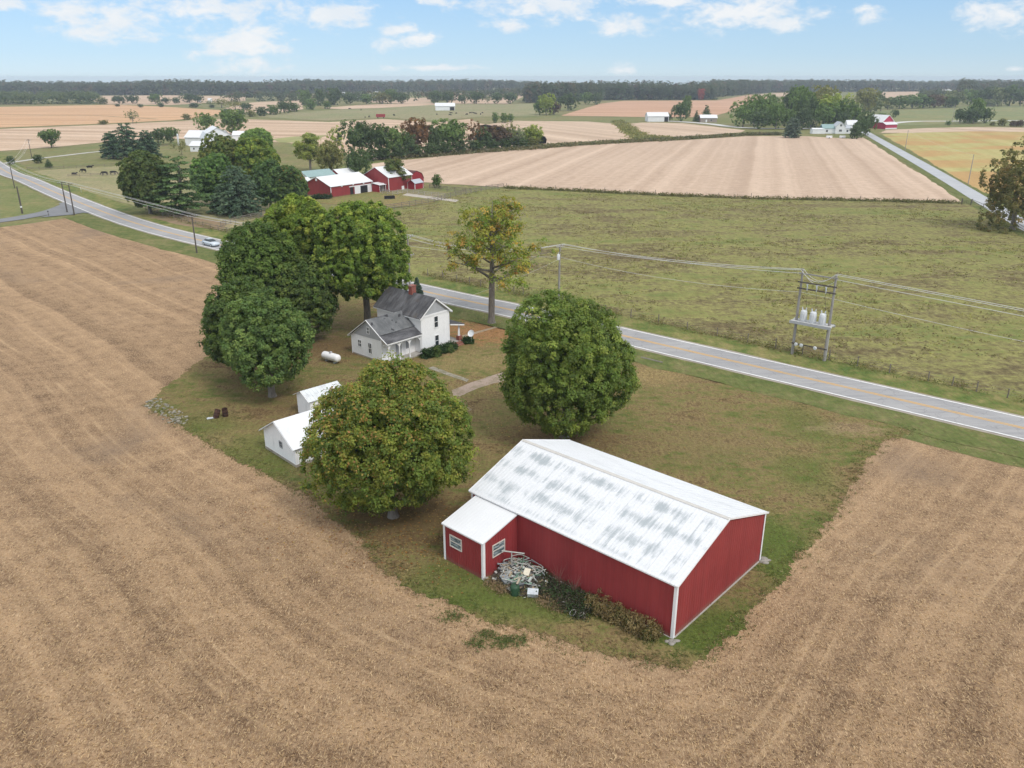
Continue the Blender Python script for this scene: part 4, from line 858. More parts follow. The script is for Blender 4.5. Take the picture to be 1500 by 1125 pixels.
row([('round', 1406, 181, 158.5, 10.5, TD), ('round', 1425, 181, 158, 12, TD), ('round', 1441, 180.5, 158, 10.5, TD), ('oval', 1427, 179, 143, 11, TG), ('round', 1416, 180, 163, 8, TD)], 'meadow_tree', 'clump of dark trees in the far green field', 'in the clump beside the far road')
row([('bush', 1468, 184.5, 174, 6.5, TO), ('bush', 1483, 185.5, 177, 4.5, TR), ('bush', 1488.5, 185.5, 177, 4, TR), ('bush', 1494, 185.5, 176, 4.5, TR), ('bush', 1454, 184, 178.5, 4, TO), ('bush', 1389, 183.5, 177, 4, TG)], 'field_shrub', 'shrubs by the far road on the right', 'along the far road on the right', 'shrub')
row([('round', 1446, 155, 127, 10, TD), ('round2', 1461, 155.5, 129, 11, TGR), ('round', 1478, 155.5, 124, 14, TD), ('round', 1494, 155.5, 130, 11, TD), ('bush', 1450, 156, 146, 11, TGR), ('round', 1422, 154, 131, 11, TG), ('round', 1433, 154, 132, 9, TD)], 'distant_tree', 'tall trees round the far white roofs', 'round the far white roofs')

# ------------------------------------------------------------------ far woods that read as one mass
def wood(name, label, line, depth, n, h, seed, cols, w, size=2.6, per=34, rad=5.2):
    """a wood: crowns scattered back from a line on the ground"""
    rng = np.random.default_rng(seed); pts = [Vector(g(*q)) for q in line]
    seg = [(pts[i + 1] - pts[i]).length for i in range(len(pts) - 1)]; tot = sum(seg); ps, ns, ss_, cl = [], [], [], []
    t = np.sort(rng.uniform(0, tot, n)); dp = rng.uniform(0, 1, n) ** 1.5 * depth
    for k in range(n):
        q = t[k]; i = 0
        while i < len(seg) - 1 and q > seg[i]: q -= seg[i]; i += 1
        b = pts[i].lerp(pts[i + 1], q / seg[i]); b = b + b.normalized() * dp[k]
        hh = h * (rng.uniform(0.74, 1.0) + 0.24 * mnoise.noise(Vector((b.x * .005, b.y * .005, seed)))); r = rad * rng.uniform(0.75, 1.3); m = per
        d = unit(m, rng); d[:, 2] = np.abs(d[:, 2]) * 1.0 - 0.35 * (rng.uniform(size=m) < 0.5)
        c0 = pick(cols, w, 1, rng)[0] * rng.uniform(0.8, 1.2)
        p = np.stack([b.x + d[:, 0] * r, b.y + d[:, 1] * r, hh * 0.55 + d[:, 2] * hh * 0.45], 1)
        low = rng.uniform(size=m) < (0.38 if dp[k] < depth * 0.3 else 0.0); p[low, 2] = rng.uniform(0.5, hh * 0.5, int(low.sum()))
        ps.append(p); nn = d * 0.7 + unit(m, rng) * 0.25 + np.array([0, -0.25, 0.55]); ns.append(nn / np.linalg.norm(nn, axis=1, keepdims=True)); ss_.append(size * rng.uniform(0.7, 1.4, m)); cl.append(c0 * rng.uniform(0.88, 1.12, (m, 1)))
    me = leaves_mesh(name, np.concatenate(ps), np.concatenate(ns), np.concatenate(ss_), np.concatenate(cl), M['leaf'], rng, 0.8)
    o = bpy.data.objects.new(name, me); COL.objects.link(o)
    return tag(o, label, 'woodland', None, 'stuff')
WC = [(0.05, 0.08, 0.03), (0.045, 0.065, 0.027), (0.062, 0.083, 0.033), (0.085, 0.095, 0.037), (0.110, 0.088, 0.045), (0.106, 0.062, 0.043)]
WW = (3, 4, 4, 3, 1.2, 0.5)
wood('far_forest', 'long dark forest along the horizon on the left', [(-900, 139.5), (0, 139.5), (130, 139.5), (360, 139.8), (500, 136), (640, 134.5), (790, 133.2)], 260, 3400, 27.5, 71, WC, WW, 4.6, 40, 7)
wood('far_forest', 'dark forest along the horizon behind the clay field', [(1040, 137), (1125, 135.5), (1300, 134.3), (1500, 133.6), (2300, 133)], 260, 2700, 28, 72, WC, WW, 4.6, 40, 7)
wood('far_forest', 'nearer wood standing along the top of the clay field', [(772, 151), (800, 150), (880, 147), (915, 146.5), (1010, 146.5), (1046, 146)], 160, 620, 27, 73, WC, WW, 3.4, 60, 6)
wood('far_forest', 'wood running back from the corner of the clay field', [(1044, 143), (1090, 138.5), (1125, 136.2)], 160, 260, 27, 78, WC, WW, 3.8, 50, 6.5)
wood('far_forest', 'rounded green wood at the far left beyond the bean field', [(-180, 153.5), (0, 153.2), (80, 152.8), (146, 152.4)], 120, 260, 17, 74, [(0.075, 0.11, 0.036), (0.095, 0.13, 0.042), (0.12, 0.15, 0.048)], (3, 3, 2), 2.8, 48, 7)
wood('far_forest', 'dark wood rising at the far right edge of the horizon', [(1405, 147), (1450, 143), (1540, 141), (1640, 141)], 160, 380, 28.5, 75, WC, WW, 3.6, 54, 6.5)
wood('far_forest', 'belt of grey green trees before the horizon forest, in the middle', [(330, 150), (400, 148), (500, 149), (640, 149), (770, 141)], 160, 260, 15, 76, WC, WW, 3.0, 34, 6)
wood('far_forest', 'belt of trees round the far white roofs on the right', [(1345, 150), (1400, 149), (1500, 149), (1620, 149)], 120, 170, 17, 77, WC, WW, 3.0, 34, 6)
# ------------------------------------------------------------------ buildings
def gwall(L, W, ez, rz_, ry=None, ez2=None, x0=0.0, y0=0.0, z0=-0.05, t=0.12, mi=0):
    """shell of a gabled building, ridge along x; ry/ez2 allow an uneven gable"""
    ry = W / 2 if ry is None else ry; ez2 = ez if ez2 is None else ez2
    mb = MB(); mb.prism([(y0, z0), (y0 + W, z0), (y0 + W, ez2), (y0 + ry, rz_), (y0, ez)], x0, x0 + L, mi, 'x'); return mb
def roof_slab(mb, x0, x1, ya, za, yb, zb, t=0.07, mi=0):
    """one roof plane from its eave (ya, za) to its ridge (yb, zb)"""
    d = Vector((0, yb - ya, zb - za)).normalized(); n = Vector((0, -d.z, d.y)) * t
    if n.z < 0: n = -n
    a = [(x0, ya, za), (x1, ya, za), (x1, yb, zb), (x0, yb, zb)]; b = [(p[0], p[1] + n.y, p[2] + n.z) for p in a]
    return mb.add(a + b, [(3, 2, 1, 0), (4, 5, 6, 7), (0, 1, 5, 4), (1, 2, 6, 5), (2, 3, 7, 6), (3, 0, 4, 7)], mi)
def gable_house(name, origin, ang, L, W, ez, rz_, wall, roof, label, cat='barn', group=None, over=0.3, trim=None, t=0.08, z=0.0):
    e = empty(name, (origin[0], origin[1], z), R(ang), label, cat, group)
    gwall(L, W, ez, rz_).build('wall', wall, e)
    mb = MB(); sl = (rz_ - ez) / (W / 2)
    roof_slab(mb, -over, L + over, -over, ez - over * sl + 0.004, W / 2, rz_ + 0.004, t); roof_slab(mb, -over, L + over, W + over, ez - over * sl + 0.004, W / 2, rz_ + 0.004, t)
    mb.build('roof', roof, e)
    if trim:
        mb = MB()
        for x in (-0.012, L + 0.012):
            for y in (0.06, W - 0.06): mb.box((x, y, ez / 2), (0.05, 0.14, ez))
        for y in (-0.012, W + 0.012):
            for x in (0.06, L - 0.06): mb.box((x, y, ez / 2 - 0.02), (0.12, 0.05, ez - 0.04))
        mb.build('corner_trim', trim, e)
    return e
def window(parent, c, w_, h_, face, muntins=(1, 1), frame=None, name='window', depth=0.05, fw=0.09, label=None):
    """framed window on a wall that faces '-y', '+y', '+x' or '-x' (local); the pane is its sub-part"""
    fm = MB(); x, y, z = c
    sx = face in ('+x', '-x'); s = 1 if face[0] == '+' else -1
    def bar(a0, a1, z0, z1, d0, d1):
        if sx: fm.bx(x + s * d0, x + s * d1, y + a0, y + a1, z + z0, z + z1)
        else: fm.bx(x + a0, x + a1, y + s * d0, y + s * d1, z + z0, z + z1)
    hw, hh = w_ / 2, h_ / 2
    bar(-hw - fw, -hw, -hh - fw, hh + fw, 0.004, depth); bar(hw, hw + fw, -hh - fw, hh + fw, 0.004, depth)
    bar(-hw, hw, hh, hh + fw, 0.004, depth); bar(-hw, hw, -hh - fw, -hh, 0.004, depth + 0.03)
    for i in range(1, muntins[0]): q = -hw + w_ * i / muntins[0]; bar(q - .02, q + .02, -hh, hh, 0.014, depth - 0.006)
    for i in range(1, muntins[1]): q = -hh + h_ * i / muntins[1]; bar(-hw, hw, q - .025, q + .025, 0.012, depth - 0.004)
    f = fm.build(name, frame or M['white_trim'], parent)
    pm = MB()
    if sx: pm.bx(x + s * 0.003, x + s * 0.010, y - hw, y + hw, z - hh, z + hh)
    else: pm.bx(x - hw, x + hw, y + s * 0.003, y + s * 0.010, z - hh, z + hh)
    pm.build('pane', M['glass'], f)
    return f
def axes(o, ang):
    a = R(ang); ex = Vector((math.cos(a), math.sin(a))); ey = Vector((-math.sin(a), math.cos(a)))
    return lambda x, y: (o[0] + ex.x * x + ey.x * y, o[1] + ex.y * x + ey.y * y)

# --- the red pole barn (18.3 x 12.2 m) with its lean-to
BA = -42.4; BO = (-3.11, 55.07); bw = axes(BO, BA)
e = empty('pole_barn', (*BO, 0), R(BA), 'large red metal pole barn with a worn white roof and a small lean-to', 'barn')
L, W, EZ, RZ = 18.3, 12.2, 4.16, 6.28
mb = MB(); sl = (RZ - EZ) / (W / 2)
mb.panel((0, 0, -.05), (L, 0, -.05), (L, 0, EZ), (0, 0, EZ), 0.30, 0.010, 0.05); mb.panel((L, W, -.05), (0, W, -.05), (0, W, EZ), (L, W, EZ), 0.30, 0.022, 0.06)
n = 40                                                # gable ends: each ribbed strip runs up to the rake
for x, s in ((L, 1), (0, -1)):
    for i in range(n):
        a, b = W * i / n, W * (i + 1) / n; za, zb = EZ + sl * min(a, W - a), EZ + sl * min(b, W - b)
        c = min(a + 0.06, b); zc = EZ + sl * min(c, W - c)
        if s > 0:
            mb.add([(x + .010, a, -.05), (x + .010, c, -.05), (x + .010, c, zc), (x + .010, a, za), (x, c + .015, -.05), (x, b, -.05), (x, b, zb), (x, c + .015, zc)], [(0, 1, 2, 3), (1, 4, 7, 2), (4, 5, 6, 7)])
            if i: mb.add([(x, a - .015, -.05), (x + .010, a, -.05), (x + .010, a, za), (x, a - .015, za)], [(0, 1, 2, 3)])
        else: mb.add([(x, a, -.05), (x, b, -.05), (x, b, zb), (x, a, za)], [(3, 2, 1, 0)])
mb.build('wall', M['red_metal'], e)
def barn_roof(y_eave, mat, name, lab):
    mb = MB(); ov = 0.16; s = 1 if y_eave < W / 2 else -1
    ya = -ov if s > 0 else W + ov; za = EZ - ov * sl + 0.05
    if s > 0: mb.panel((-ov, ya, za), (L + ov, ya, za), (L + ov, W / 2, RZ + 0.05), (-ov, W / 2, RZ + 0.05), 0.30, 0.02, 0.05)
    else: mb.panel((L + ov, ya, za), (-ov, ya, za), (-ov, W / 2, RZ + 0.05), (L + ov, W / 2, RZ + 0.05), 0.30, 0.02, 0.05)
    mb.add([(-ov, ya, za - .03), (L + ov, ya, za - .03), (L + ov, W / 2, RZ + .015), (-ov, W / 2, RZ + .015)], [(0, 1, 2, 3)])
    return mb.build(name, mat, e)
o = barn_roof(0, M['worn_roof'], 'roof', None); o['label'] = 'weathered roof slope with rows of grey patches'
o = barn_roof(W, M['white_sheet'], 'roof', None); o['label'] = 'cleaner white roof slope'
mb = MB(); mb.prism([(W / 2 - .17, RZ + .03), (W / 2, RZ + .095), (W / 2 + .17, RZ + .03), (W / 2 + .17, RZ + .015), (W / 2, RZ + .075), (W / 2 - .17, RZ + .015)], -.17, L + .17, 0, 'x'); mb.build('ridge_cap', plain('ridge_metal', (0.55, 0.53, 0.50), 0.5, 0.1), e)
mb = MB()
for x, y in ((0, 0), (L, 0), (L, W), (0, W)):
    sx = 1 if x else -1; sy = 1 if y else -1
    mb.box((x - sx * .07, y + sy * .035, EZ / 2 - .03), (0.19, 0.02, EZ - .06)); mb.box((x + sx * .038, y - sy * .06, EZ / 2 - .03), (0.02, 0.19, EZ - .06))
mb.build('corner_trim', M['white_trim'], e)
mb = MB()
for s in (0, 1):                                      # rake trim on the near gable, then white fascia with a dark gutter lip at the eaves
    ya, yb = (-.17, W / 2) if not s else (W + .17, W / 2)
    for x in (L + .165, -.165): MB().beam((x, ya, EZ - .17 * sl + .03), (x, yb, RZ + .03), 0.03, 0.13).build('rake_trim', M['white_trim'], e)
mb = MB(); mb.bx(-.15, L + .15, -.18, -.165, EZ - .10, EZ + .0); mb.bx(-.15, L + .15, W + .165, W + .18, EZ - .10, EZ + .0); mb.build('eave_trim', M['white_trim'], e)
mb = MB(); mb.bx(-.02, L + .02, -.12, -.05, EZ - .16, EZ - .07); mb.build('gutter', plain('dark_gutter', (0.06, 0.06, 0.065), 0.6, 0.1), e)
mb = MB(); mb.bx(L - .02, L + .10, .1, W - .05, -.06, .09); mb.bx(.0, L - .02, -.09, .02, -.06, .07); mb.build('foundation', M['concrete'], e)
# lean-to on the near long wall
AX0, AX1, AY, AH, AI = 0.66, 4.74, -3.62, 3.12, 3.98
mb = MB(); za = lambda y: AH + (AI - AH) * (y - AY) / (-AY)
mb.panel((AX0, AY, -.05), (AX1, AY, -.05), (AX1, AY, AH), (AX0, AY, AH), 0.235, 0.022, 0.05)
n = 14
for i in range(n):
    a, b = AY * (1 - i / n), AY * (1 - (i + 1) / n); c = a + .055
    mb.add([(AX1 + .022, a, -.05), (AX1 + .022, c, -.05), (AX1 + .022, c, za(c)), (AX1 + .022, a, za(a)), (AX1, c + .015, -.05), (AX1, b, -.05), (AX1, b, za(b)), (AX1, c + .015, za(c))], [(0, 1, 2, 3), (1, 4, 7, 2), (4, 5, 6, 7)])
    if i: mb.add([(AX1, a - .015, -.05), (AX1 + .022, a, -.05), (AX1 + .022, a, za(a)), (AX1, a - .015, za(a))], [(0, 1, 2, 3)])
mb.add([(AX0, AY, -.05), (AX0, -.001, -.05), (AX0, -.001, AI), (AX0, AY, AH)], [(3, 2, 1, 0)])
lean = mb.build('lean_to', M['red_metal'], e); lean['label'] = 'small ribbed red lean-to with two windows'
mb = MB(); mb.panel((AX0 - .1, AY - .12, AH + .02), (AX1 + .1, AY - .12, AH + .02), (AX1 + .1, -.012, AI + .035), (AX0 - .1, -.012, AI + .035), 0.30, 0.012, 0.04)
mb.bx(AX0 - .1, AX1 + .1, AY - .14, AY - .125, AH - .08, AH + .025); mb.beam((AX1 + .1, AY - .13, AH - .01), (AX1 + .1, -.02, AI + .0), 0.02, 0.09); mb.beam((AX0 - .1, AY - .13, AH - .01), (AX0 - .1, -.02, AI + .0), 0.02, 0.09)
mb.build('roof', M['white_metal'], lean)
mb = MB()
for x, sx in ((AX0, -1), (AX1, 1)):
    mb.box((x - sx * .06, AY - .034, AH / 2 - .03), (0.2, 0.02, AH)); mb.box((x + sx * .037, AY + .06, AH / 2 - .03), (0.02, 0.2, AH))
mb.build('corner_trim', M['white_trim'], lean)
N = NT('streaky_window_glass'); p = N.obj(); c = N.mix(N.ss(N.noise(N.mapping(p, 0, (1, 1, 6)), 2.2, 4.0, 0.6), 0.45, 0.62), (0.08, 0.11, 0.12), (0.38, 0.44, 0.46)); glass2 = N.out(c, 0.15, 0.5)
frame2 = plain('pale_window_frame', (0.62, 0.58, 0.52), 0.6, 0.1)
def sub_window(c, w_, h_, face):
    f = MB(); x, y, z = c; d = 0.03
    def bar(a0, a1, z0, z1, d0, d1, mi):
        if face == '-y': f.bx(x + a0, x + a1, y - d0, y - d1, z + z0, z + z1, mi)
        else: f.bx(x + d0, x + d1, y + a0, y + a1, z + z0, z + z1, mi)
    hw, hh = w_ / 2, h_ / 2
    for q in ((-hw - .07, -hw, -hh - .07, hh + .07), (hw, hw + .07, -hh - .07, hh + .07), (-hw, hw, hh, hh + .07), (-hw, hw, -hh - .07, -hh)): bar(*q, .01, .07, 0)
    bar(-hw, hw, -.03, .03, .02, .06, 0); bar(-hw, hw, -hh, hh, .026, .034, 1)
    return f.build('window', [frame2, glass2], lean)
sub_window(((AX0 * .66 + AX1 * .34) - .1, AY, 1.98), 1.12, 0.86, '-y'); sub_window((AX1, AY * .54 - .1, 1.98), 1.18, 0.9, '+x')

# --- the white farmhouse: two storeys, a rear wing with a side porch, a front porch
HA = -42.0; c0 = g(618.6, 520); e1 = Vector((math.cos(R(138)), math.sin(R(138)))); HO = (c0[0] + e1.x * 8.9, c0[1] + e1.y * 8.9); hw_ = axes(HO, HA)
h = empty('farmhouse', (*HO, 0), R(HA), 'white two storey farmhouse with a dark roof, a brick chimney and a lower rear wing', 'house')
HL, HW, HE, HR = 8.9, 5.0, 5.15, 7.15
gwall(HL, HW, HE, HR).build('wall', M['white_wood'], h)
mb = MB(); sl = (HR - HE) / (HW / 2); ov = .32
roof_slab(mb, -ov, HL + ov, -ov, HE - ov * sl + .01, HW / 2, HR + .01, .10); roof_slab(mb, -ov, HL + ov, HW + ov, HE - ov * sl + .01, HW / 2, HR + .01, .10)
rf = mb.build('roof', M['shingle'], h)
mb = MB(); mb.bx(4.3, 4.95, 2.1, 2.85, HR - .5, HR + .95); mb.bx(4.24, 5.01, 2.04, 2.91, HR + .95, HR + 1.06); mb.build('chimney', M['brick'], rf)
mb = MB(); mb.prism([(0.05, HE + .02), (HW - .05, HE + .02), (HW / 2, HR - .06)], HL + .004, HL + .03, 0, 'x'); mb.build('gable_panel', M['grey_gable'], h)
mb = MB()
for ya in (-ov - .02, HW + ov + .02): mb.beam((HL + ov - .02, ya, HE - ov * sl - .02), (HL + ov - .02, HW / 2, HR - .03), .05, .18); mb.beam((-ov + .02, ya, HE - ov * sl - .02), (-ov + .02, HW / 2, HR - .03), .05, .18)
for ya in (-ov - .0, HW + ov): mb.bx(-ov, HL + ov, ya - .02, ya + .02, HE - ov * sl - .14, HE - ov * sl - .01)
mb.bx(HL + .034, HL + .07, -.1, HW + .1, HE - .22, HE + .05); mb.bx(HL + .07, HL + ov, HW - .1, HW + ov, HE - .2, HE - .1); mb.bx(HL + .07, HL + ov, -ov, .1, HE - .2, HE - .1); mb.bx(-.1, HL, -.05, -.005, HE - .3, HE - .1)
for y in (.07, HW - .07): mb.bx(HL + .002, HL + .032, y - .09, y + .09, 0, HE - .22)
mb.bx(HL - .16, HL + .03, -.032, -.004, 0, HE - .3)
mb.build('cornice', M['white_trim'], h)
window(h, (HL, 2.62, 3.95), .62, 1.45, '+x', (1, 2)); window(h, (HL, 2.66, 1.35), .62, 1.45, '+x', (1, 2))
mb = MB(); mb.bx(-.03, HL + .03, -.03, HW + .03, -.06, .28); mb.build('foundation', M['block'], h)
# rear wing
WX0, WX1, WY, WR, WAX = 1.45, 7.6, -5.6, 5.25, 5.15
ZL, ZR_ = 2.72, 3.72
mb = MB(); mb.prism([(WX0, -.05), (WX1, -.05), (WX1, ZR_ - .10), (WAX, WR - .06), (WX0, ZL - .06)], WY, -.004, 0, 'y'); wing = mb.build('rear_wing', M['white_wood'], h); wing['label'] = 'lower wing with a grey gable and a shingle roof missing patches'
def xslab(mb, y0, y1, xa, za, xb, zb, t=.09, mi=0):
    d = Vector((xb - xa, 0, zb - za)).normalized(); n = Vector((-d.z, 0, d.x)) * t
    if n.z < 0: n = -n
    a = [(xa, y0, za), (xa, y1, za), (xb, y1, zb), (xb, y0, zb)]; b = [(p[0] + n.x, p[1], p[2] + n.z) for p in a]
    mb.add(a + b, [(3, 2, 1, 0), (4, 5, 6, 7), (0, 1, 5, 4), (1, 2, 6, 5), (2, 3, 7, 6), (3, 0, 4, 7)], mi)
mb = MB(); s_l = (WR - ZL) / (WAX - WX0); xslab(mb, WY - .3, -.01, WX0 - .35, ZL - .35 * s_l, WAX, WR); xslab(mb, WY - .3, -.01, WX1 + .05, ZR_ - .05, WAX, WR); mb.build('roof', M['torn_shingle'], wing)
mb = MB(); xslab(mb, WY - .25, -.012, 9.05, 2.86, WX1 - .05, ZR_ - .10, .07); mb.build('porch_roof', M['shingle'], wing)
mb = MB(); mb.prism([(WX0 + .5, ZL + .12), (WX1 - .15, ZR_ - .75), (WX1 - .02, ZR_ - .22), (WAX, WR - .15)], WY - .03, WY - .004, 0, 'y'); mb.build('gable_panel', M['grey_gable'], wing)
mb = MB(); mb.beam((WX0 - .36, WY - .31, ZL - .35 * s_l - .0), (WAX, WY - .31, WR + .03), .06, .17, up=(0, 1, 0)); mb.beam((WAX, WY - .31, WR + .03), (WX1 + .05, WY - .31, ZR_ + .0), .06, .17, up=(0, 1, 0)); mb.beam((WX1 - .02, WY - .28, ZR_ - .06), (9.06, WY - .28, 2.88), .05, .14, up=(0, 1, 0)); mb.bx(9.0, 9.06, WY - .25, -.02, 2.72, 2.88)
mb.bx(WX0 - .36, WX0 - .30, WY - .3, -.02, ZL - .35 * s_l - .12, ZL - .35 * s_l + .02); mb.bx(WX0 - .02, WX0 + .12, WY - .03, WY - .003, -.02, ZL); mb.build('fascia', M['white_trim'], wing)
def wing_window(x, z, w_, h_):
    f = MB(); y = WY
    for q in ((-w_ / 2 - .09, -w_ / 2, -h_ / 2 - .09, h_ / 2 + .09), (w_ / 2, w_ / 2 + .09, -h_ / 2 - .09, h_ / 2 + .09), (-w_ / 2, w_ / 2, h_ / 2, h_ / 2 + .09), (-w_ / 2, w_ / 2, -h_ / 2 - .09, -h_ / 2)): f.bx(x + q[0], x + q[1], y - .08, y - .033, z + q[2], z + q[3], 0)
    f.bx(x - w_ / 2, x + w_ / 2, y - .07, y - .034, z - .03, z + .03, 0); f.bx(x - .02, x + .02, y - .065, y - .034, z - h_ / 2, z + h_ / 2, 0); f.bx(x - w_ / 2, x + w_ / 2, y - .04, y - .0335, z - h_ / 2, z + h_ / 2, 1)
    f.build('window', [M['white_trim'], M['glass']], wing)
wing_window(WAX - .05, 3.85, .42, .80); wing_window(3.2, 1.75, .62, .85); wing_window(5.3, 1.5, .62, 1.35)
mb = MB(); mb.bx(WX0 - .02, WX1 + .02, WY - .02, -.03, -.06, .22); mb.build('foundation', M['block'], wing)
# side porch: deck, back wall door, posts and the scrolled arches between them
pr = MB(); pr.bx(WX1 + .03, 8.95, WY + .02, -.02, -.04, .24); porch = pr.build('porch', M['concrete'], h)
px_ = 8.8
for y in (WY + .12, WY * .66, WY * .36, -.12):
    mb = MB(); mb.bx(px_ - .06, px_ + .06, y - .06, y + .06, .245, 2.75); mb.bx(px_ - .09, px_ + .09, y - .09, y + .09, .245, .45); mb.bx(px_ - .085, px_ + .085, y - .085, y + .085, 2.62, 2.74); mb.build('post', M['white_trim'], porch)
mb = MB(); mb.bx(px_ - .05, px_ + .05, WY + .05, -.05, 2.74, 2.88)
ys = (WY + .18, WY * .66, WY * .36, -.18)
for i in range(3):
    a, b = ys[i] + .06, ys[i + 1] - .06; m_ = (a + b) / 2; r_ = (b - a) / 2
    q = [(m_ - r_ * math.cos(math.pi * k / 12), 2.12 + .52 * math.sin(math.pi * k / 12)) for k in range(13)]
    for k in range(12): mb.beam((px_, q[k][0], q[k][1]), (px_, q[k + 1][0], q[k + 1][1]), .06, .14)
    for sx in (-1, 1):
        for k in range(3): mb.beam((px_, m_ + sx * r_ * (.98 - .2 * k), 2.72), (px_, m_ + sx * r_ * (.96 - .2 * k), 2.25 + .13 * k), .04, .04)
a, b = WX1 + .1, px_ - .06; m_ = (a + b) / 2; r_ = (b - a) / 2; q = [(m_ - r_ * math.cos(math.pi * k / 10), 2.05 + .45 * math.sin(math.pi * k / 10)) for k in range(11)]
for k in range(10): mb.beam((q[k][0], WY + .12, q[k][1]), (q[k + 1][0], WY + .12, q[k + 1][1]), .05, .09, up=(0, 1, 0))
mb.build('arch_trim', M['white_trim'], porch)
mb = MB(); mb.bx(WX1 + .004, WX1 + .05, -3.3, -2.4, .25, 2.25); mb.bx(WX1 + .004, WX1 + .05, -1.6, -.9, 1.0, 2.2); mb.build('door', plain('grey_door', (0.30, 0.31, 0.33), 0.5, 0.1), porch)
# front porch at the road side
mb = MB(); mb.bx(2.2, HL, HW + .02, HW + 2.35, -.04, .32); fp = mb.build('front_porch', M['concrete'], h)
mb = MB(); roof_slab(mb, 1.9, HL + .2, HW + 2.65, 2.55, HW + .01, 3.15, .09); mb.build('roof', M['shingle'], fp)
mb = MB(); mb.bx(1.95, HL + .15, HW + 2.60, HW + 2.66, 2.36, 2.56); mb.beam((HL + .2, HW + 2.6, 2.48), (HL + .2, HW + .02, 3.06), .05, .16); mb.build('fascia', M['white_trim'], fp)
for x in (HL - .35, 5.6, 2.7):
    mb = MB(); mb.tube([(x, HW + 2.1, .95), (x, HW + 2.1, 2.52)], [.21, .14], 4, 0, False); mb.build('post', M['white_trim'], fp)
    mb = MB(); mb.bx(x - .28, x + .28, HW + 1.82, HW + 2.38, .32, .95); mb.build('pier', M['brick'], fp)
mb = MB(); mb.bx(HL - .1, HL + 1.0, HW + .3, HW + 1.9, -.04, .16); mb.bx(HL - .1, HL + .6, HW + .3, HW + 1.9, .16, .30); mb.build('step', plain('brick_step', (0.26, 0.12, 0.09), 0.9, 0.2), fp)

# foundation hedge: clipped shrubs along the gable wall
def shrub(loc, r, seed, label, group, cols=((0.030, 0.065, 0.020), (0.042, 0.082, 0.024), (0.058, 0.10, 0.03)), flat=.9, name='boxwood_shrub', n=90, size=.16):
    rng = np.random.default_rng(seed)
    c = crown(seed, r[0], r[1], r[2], r[2] * .6, n, .22, 22, size, list(cols), (3, 3, 1), .08, fill=.2)
    ee = empty(name, (loc[0], loc[1], 0), R(HA), label, 'shrub', group)
    p = c[0]; p[:, 2] = np.clip(p[:, 2] + r[2] * .55, .06, None)
    o = bpy.data.objects.new('foliage', leaves_mesh('foliage', p, c[1], c[2], c[3], M['leaf'], c[4])); COL.objects.link(o); o.parent = ee
    mb = MB(); mb.tube([(0, 0, -.05), (.03, 0, r[2] * .5), (.1, .05, r[2])], [.05, .04, .015], 6); mb.tube([(0, 0, 0), (-.12, .1, r[2] * .8)], [.04, .015], 6); mb.build('stem', M['bark'], ee)
    return ee
for i, (y, rr, hh, nm) in enumerate(((-.2, .95, .8, 'nearest the side porch'), (1.2, .9, .75, 'second from the side porch'), (2.6, .95, .7, 'third from the side porch'), (4.0, .9, .65, 'nearest the front porch'))):
    shrub(hw_(HL + 1.25, y), (.75, rr, hh), 200 + i, 'dark clipped shrub at the gable wall of the farmhouse, ' + nm, 'foundation shrubs of the farmhouse')
shrub(hw_(HL + 1.9, .9), (.5, .45, .8), 206, 'pale green shrub poking out of the dark foundation shrubs', None, ((0.10, 0.16, 0.04), (0.13, 0.18, 0.05), (0.08, 0.13, 0.03)), name='pale_shrub', n=40)
shrub(hw_(HL + 2.0, 3.2), (.4, .4, .65), 208, 'small pale shrub in front of the foundation shrubs near the brick step', None, ((0.10, 0.15, 0.04), (0.12, 0.17, 0.05), (0.08, 0.12, 0.03)), name='pale_shrub', n=30)
shrub(hw_(HL + .9, HW + 2.6), (.8, .6, .5), 207, 'low round shrub beside the brick pier of the front porch', None, name='boxwood_shrub')
# satellite dish on its post beyond the front porch
dl = g(690.5, 504); e = empty('satellite_dish', (*dl, 0), R(-20), 'grey satellite dish on a short post beside the front porch', 'dish')
mb = MB(); mb.tube([(0, 0, -.05), (0, 0, 1.42)], .035, 8); mb.build('post', M['galv'], e)
mb = MB(); Mx = Matrix.Translation((0, 0, 1.5)) @ Matrix.Rotation(R(55), 4, 'X'); vs = []; fs = []
for j in range(5):
    for i in range(16): r_ = .5 * j / 4; vs.append(Mx @ Vector((r_ * math.cos(i * math.pi / 8) * .9, r_ * math.sin(i * math.pi / 8), .22 * (j / 4) ** 2 - .1)))
for j in range(4):
    for i in range(16): fs.append((j * 16 + i, j * 16 + (i + 1) % 16, (j + 1) * 16 + (i + 1) % 16, (j + 1) * 16 + i))
mb.add(vs, fs, 0, True); mb.add([v - Mx.to_3x3() @ Vector((0, 0, .02)) for v in vs], [tuple(reversed(f)) for f in fs], 0, True); mb.build('reflector', M['can'], e)
mb = MB(); mb.tube([tuple(Mx @ Vector((0, -.45, .1))), tuple(Mx @ Vector((0, -.1, .5)))], .02, 6); mb.tube([tuple(Mx @ Vector((0, -.14, .45))), tuple(Mx @ Vector((0, -.06, .55)))], .05, 8); mb.build('feed_arm', M['galv'], e)

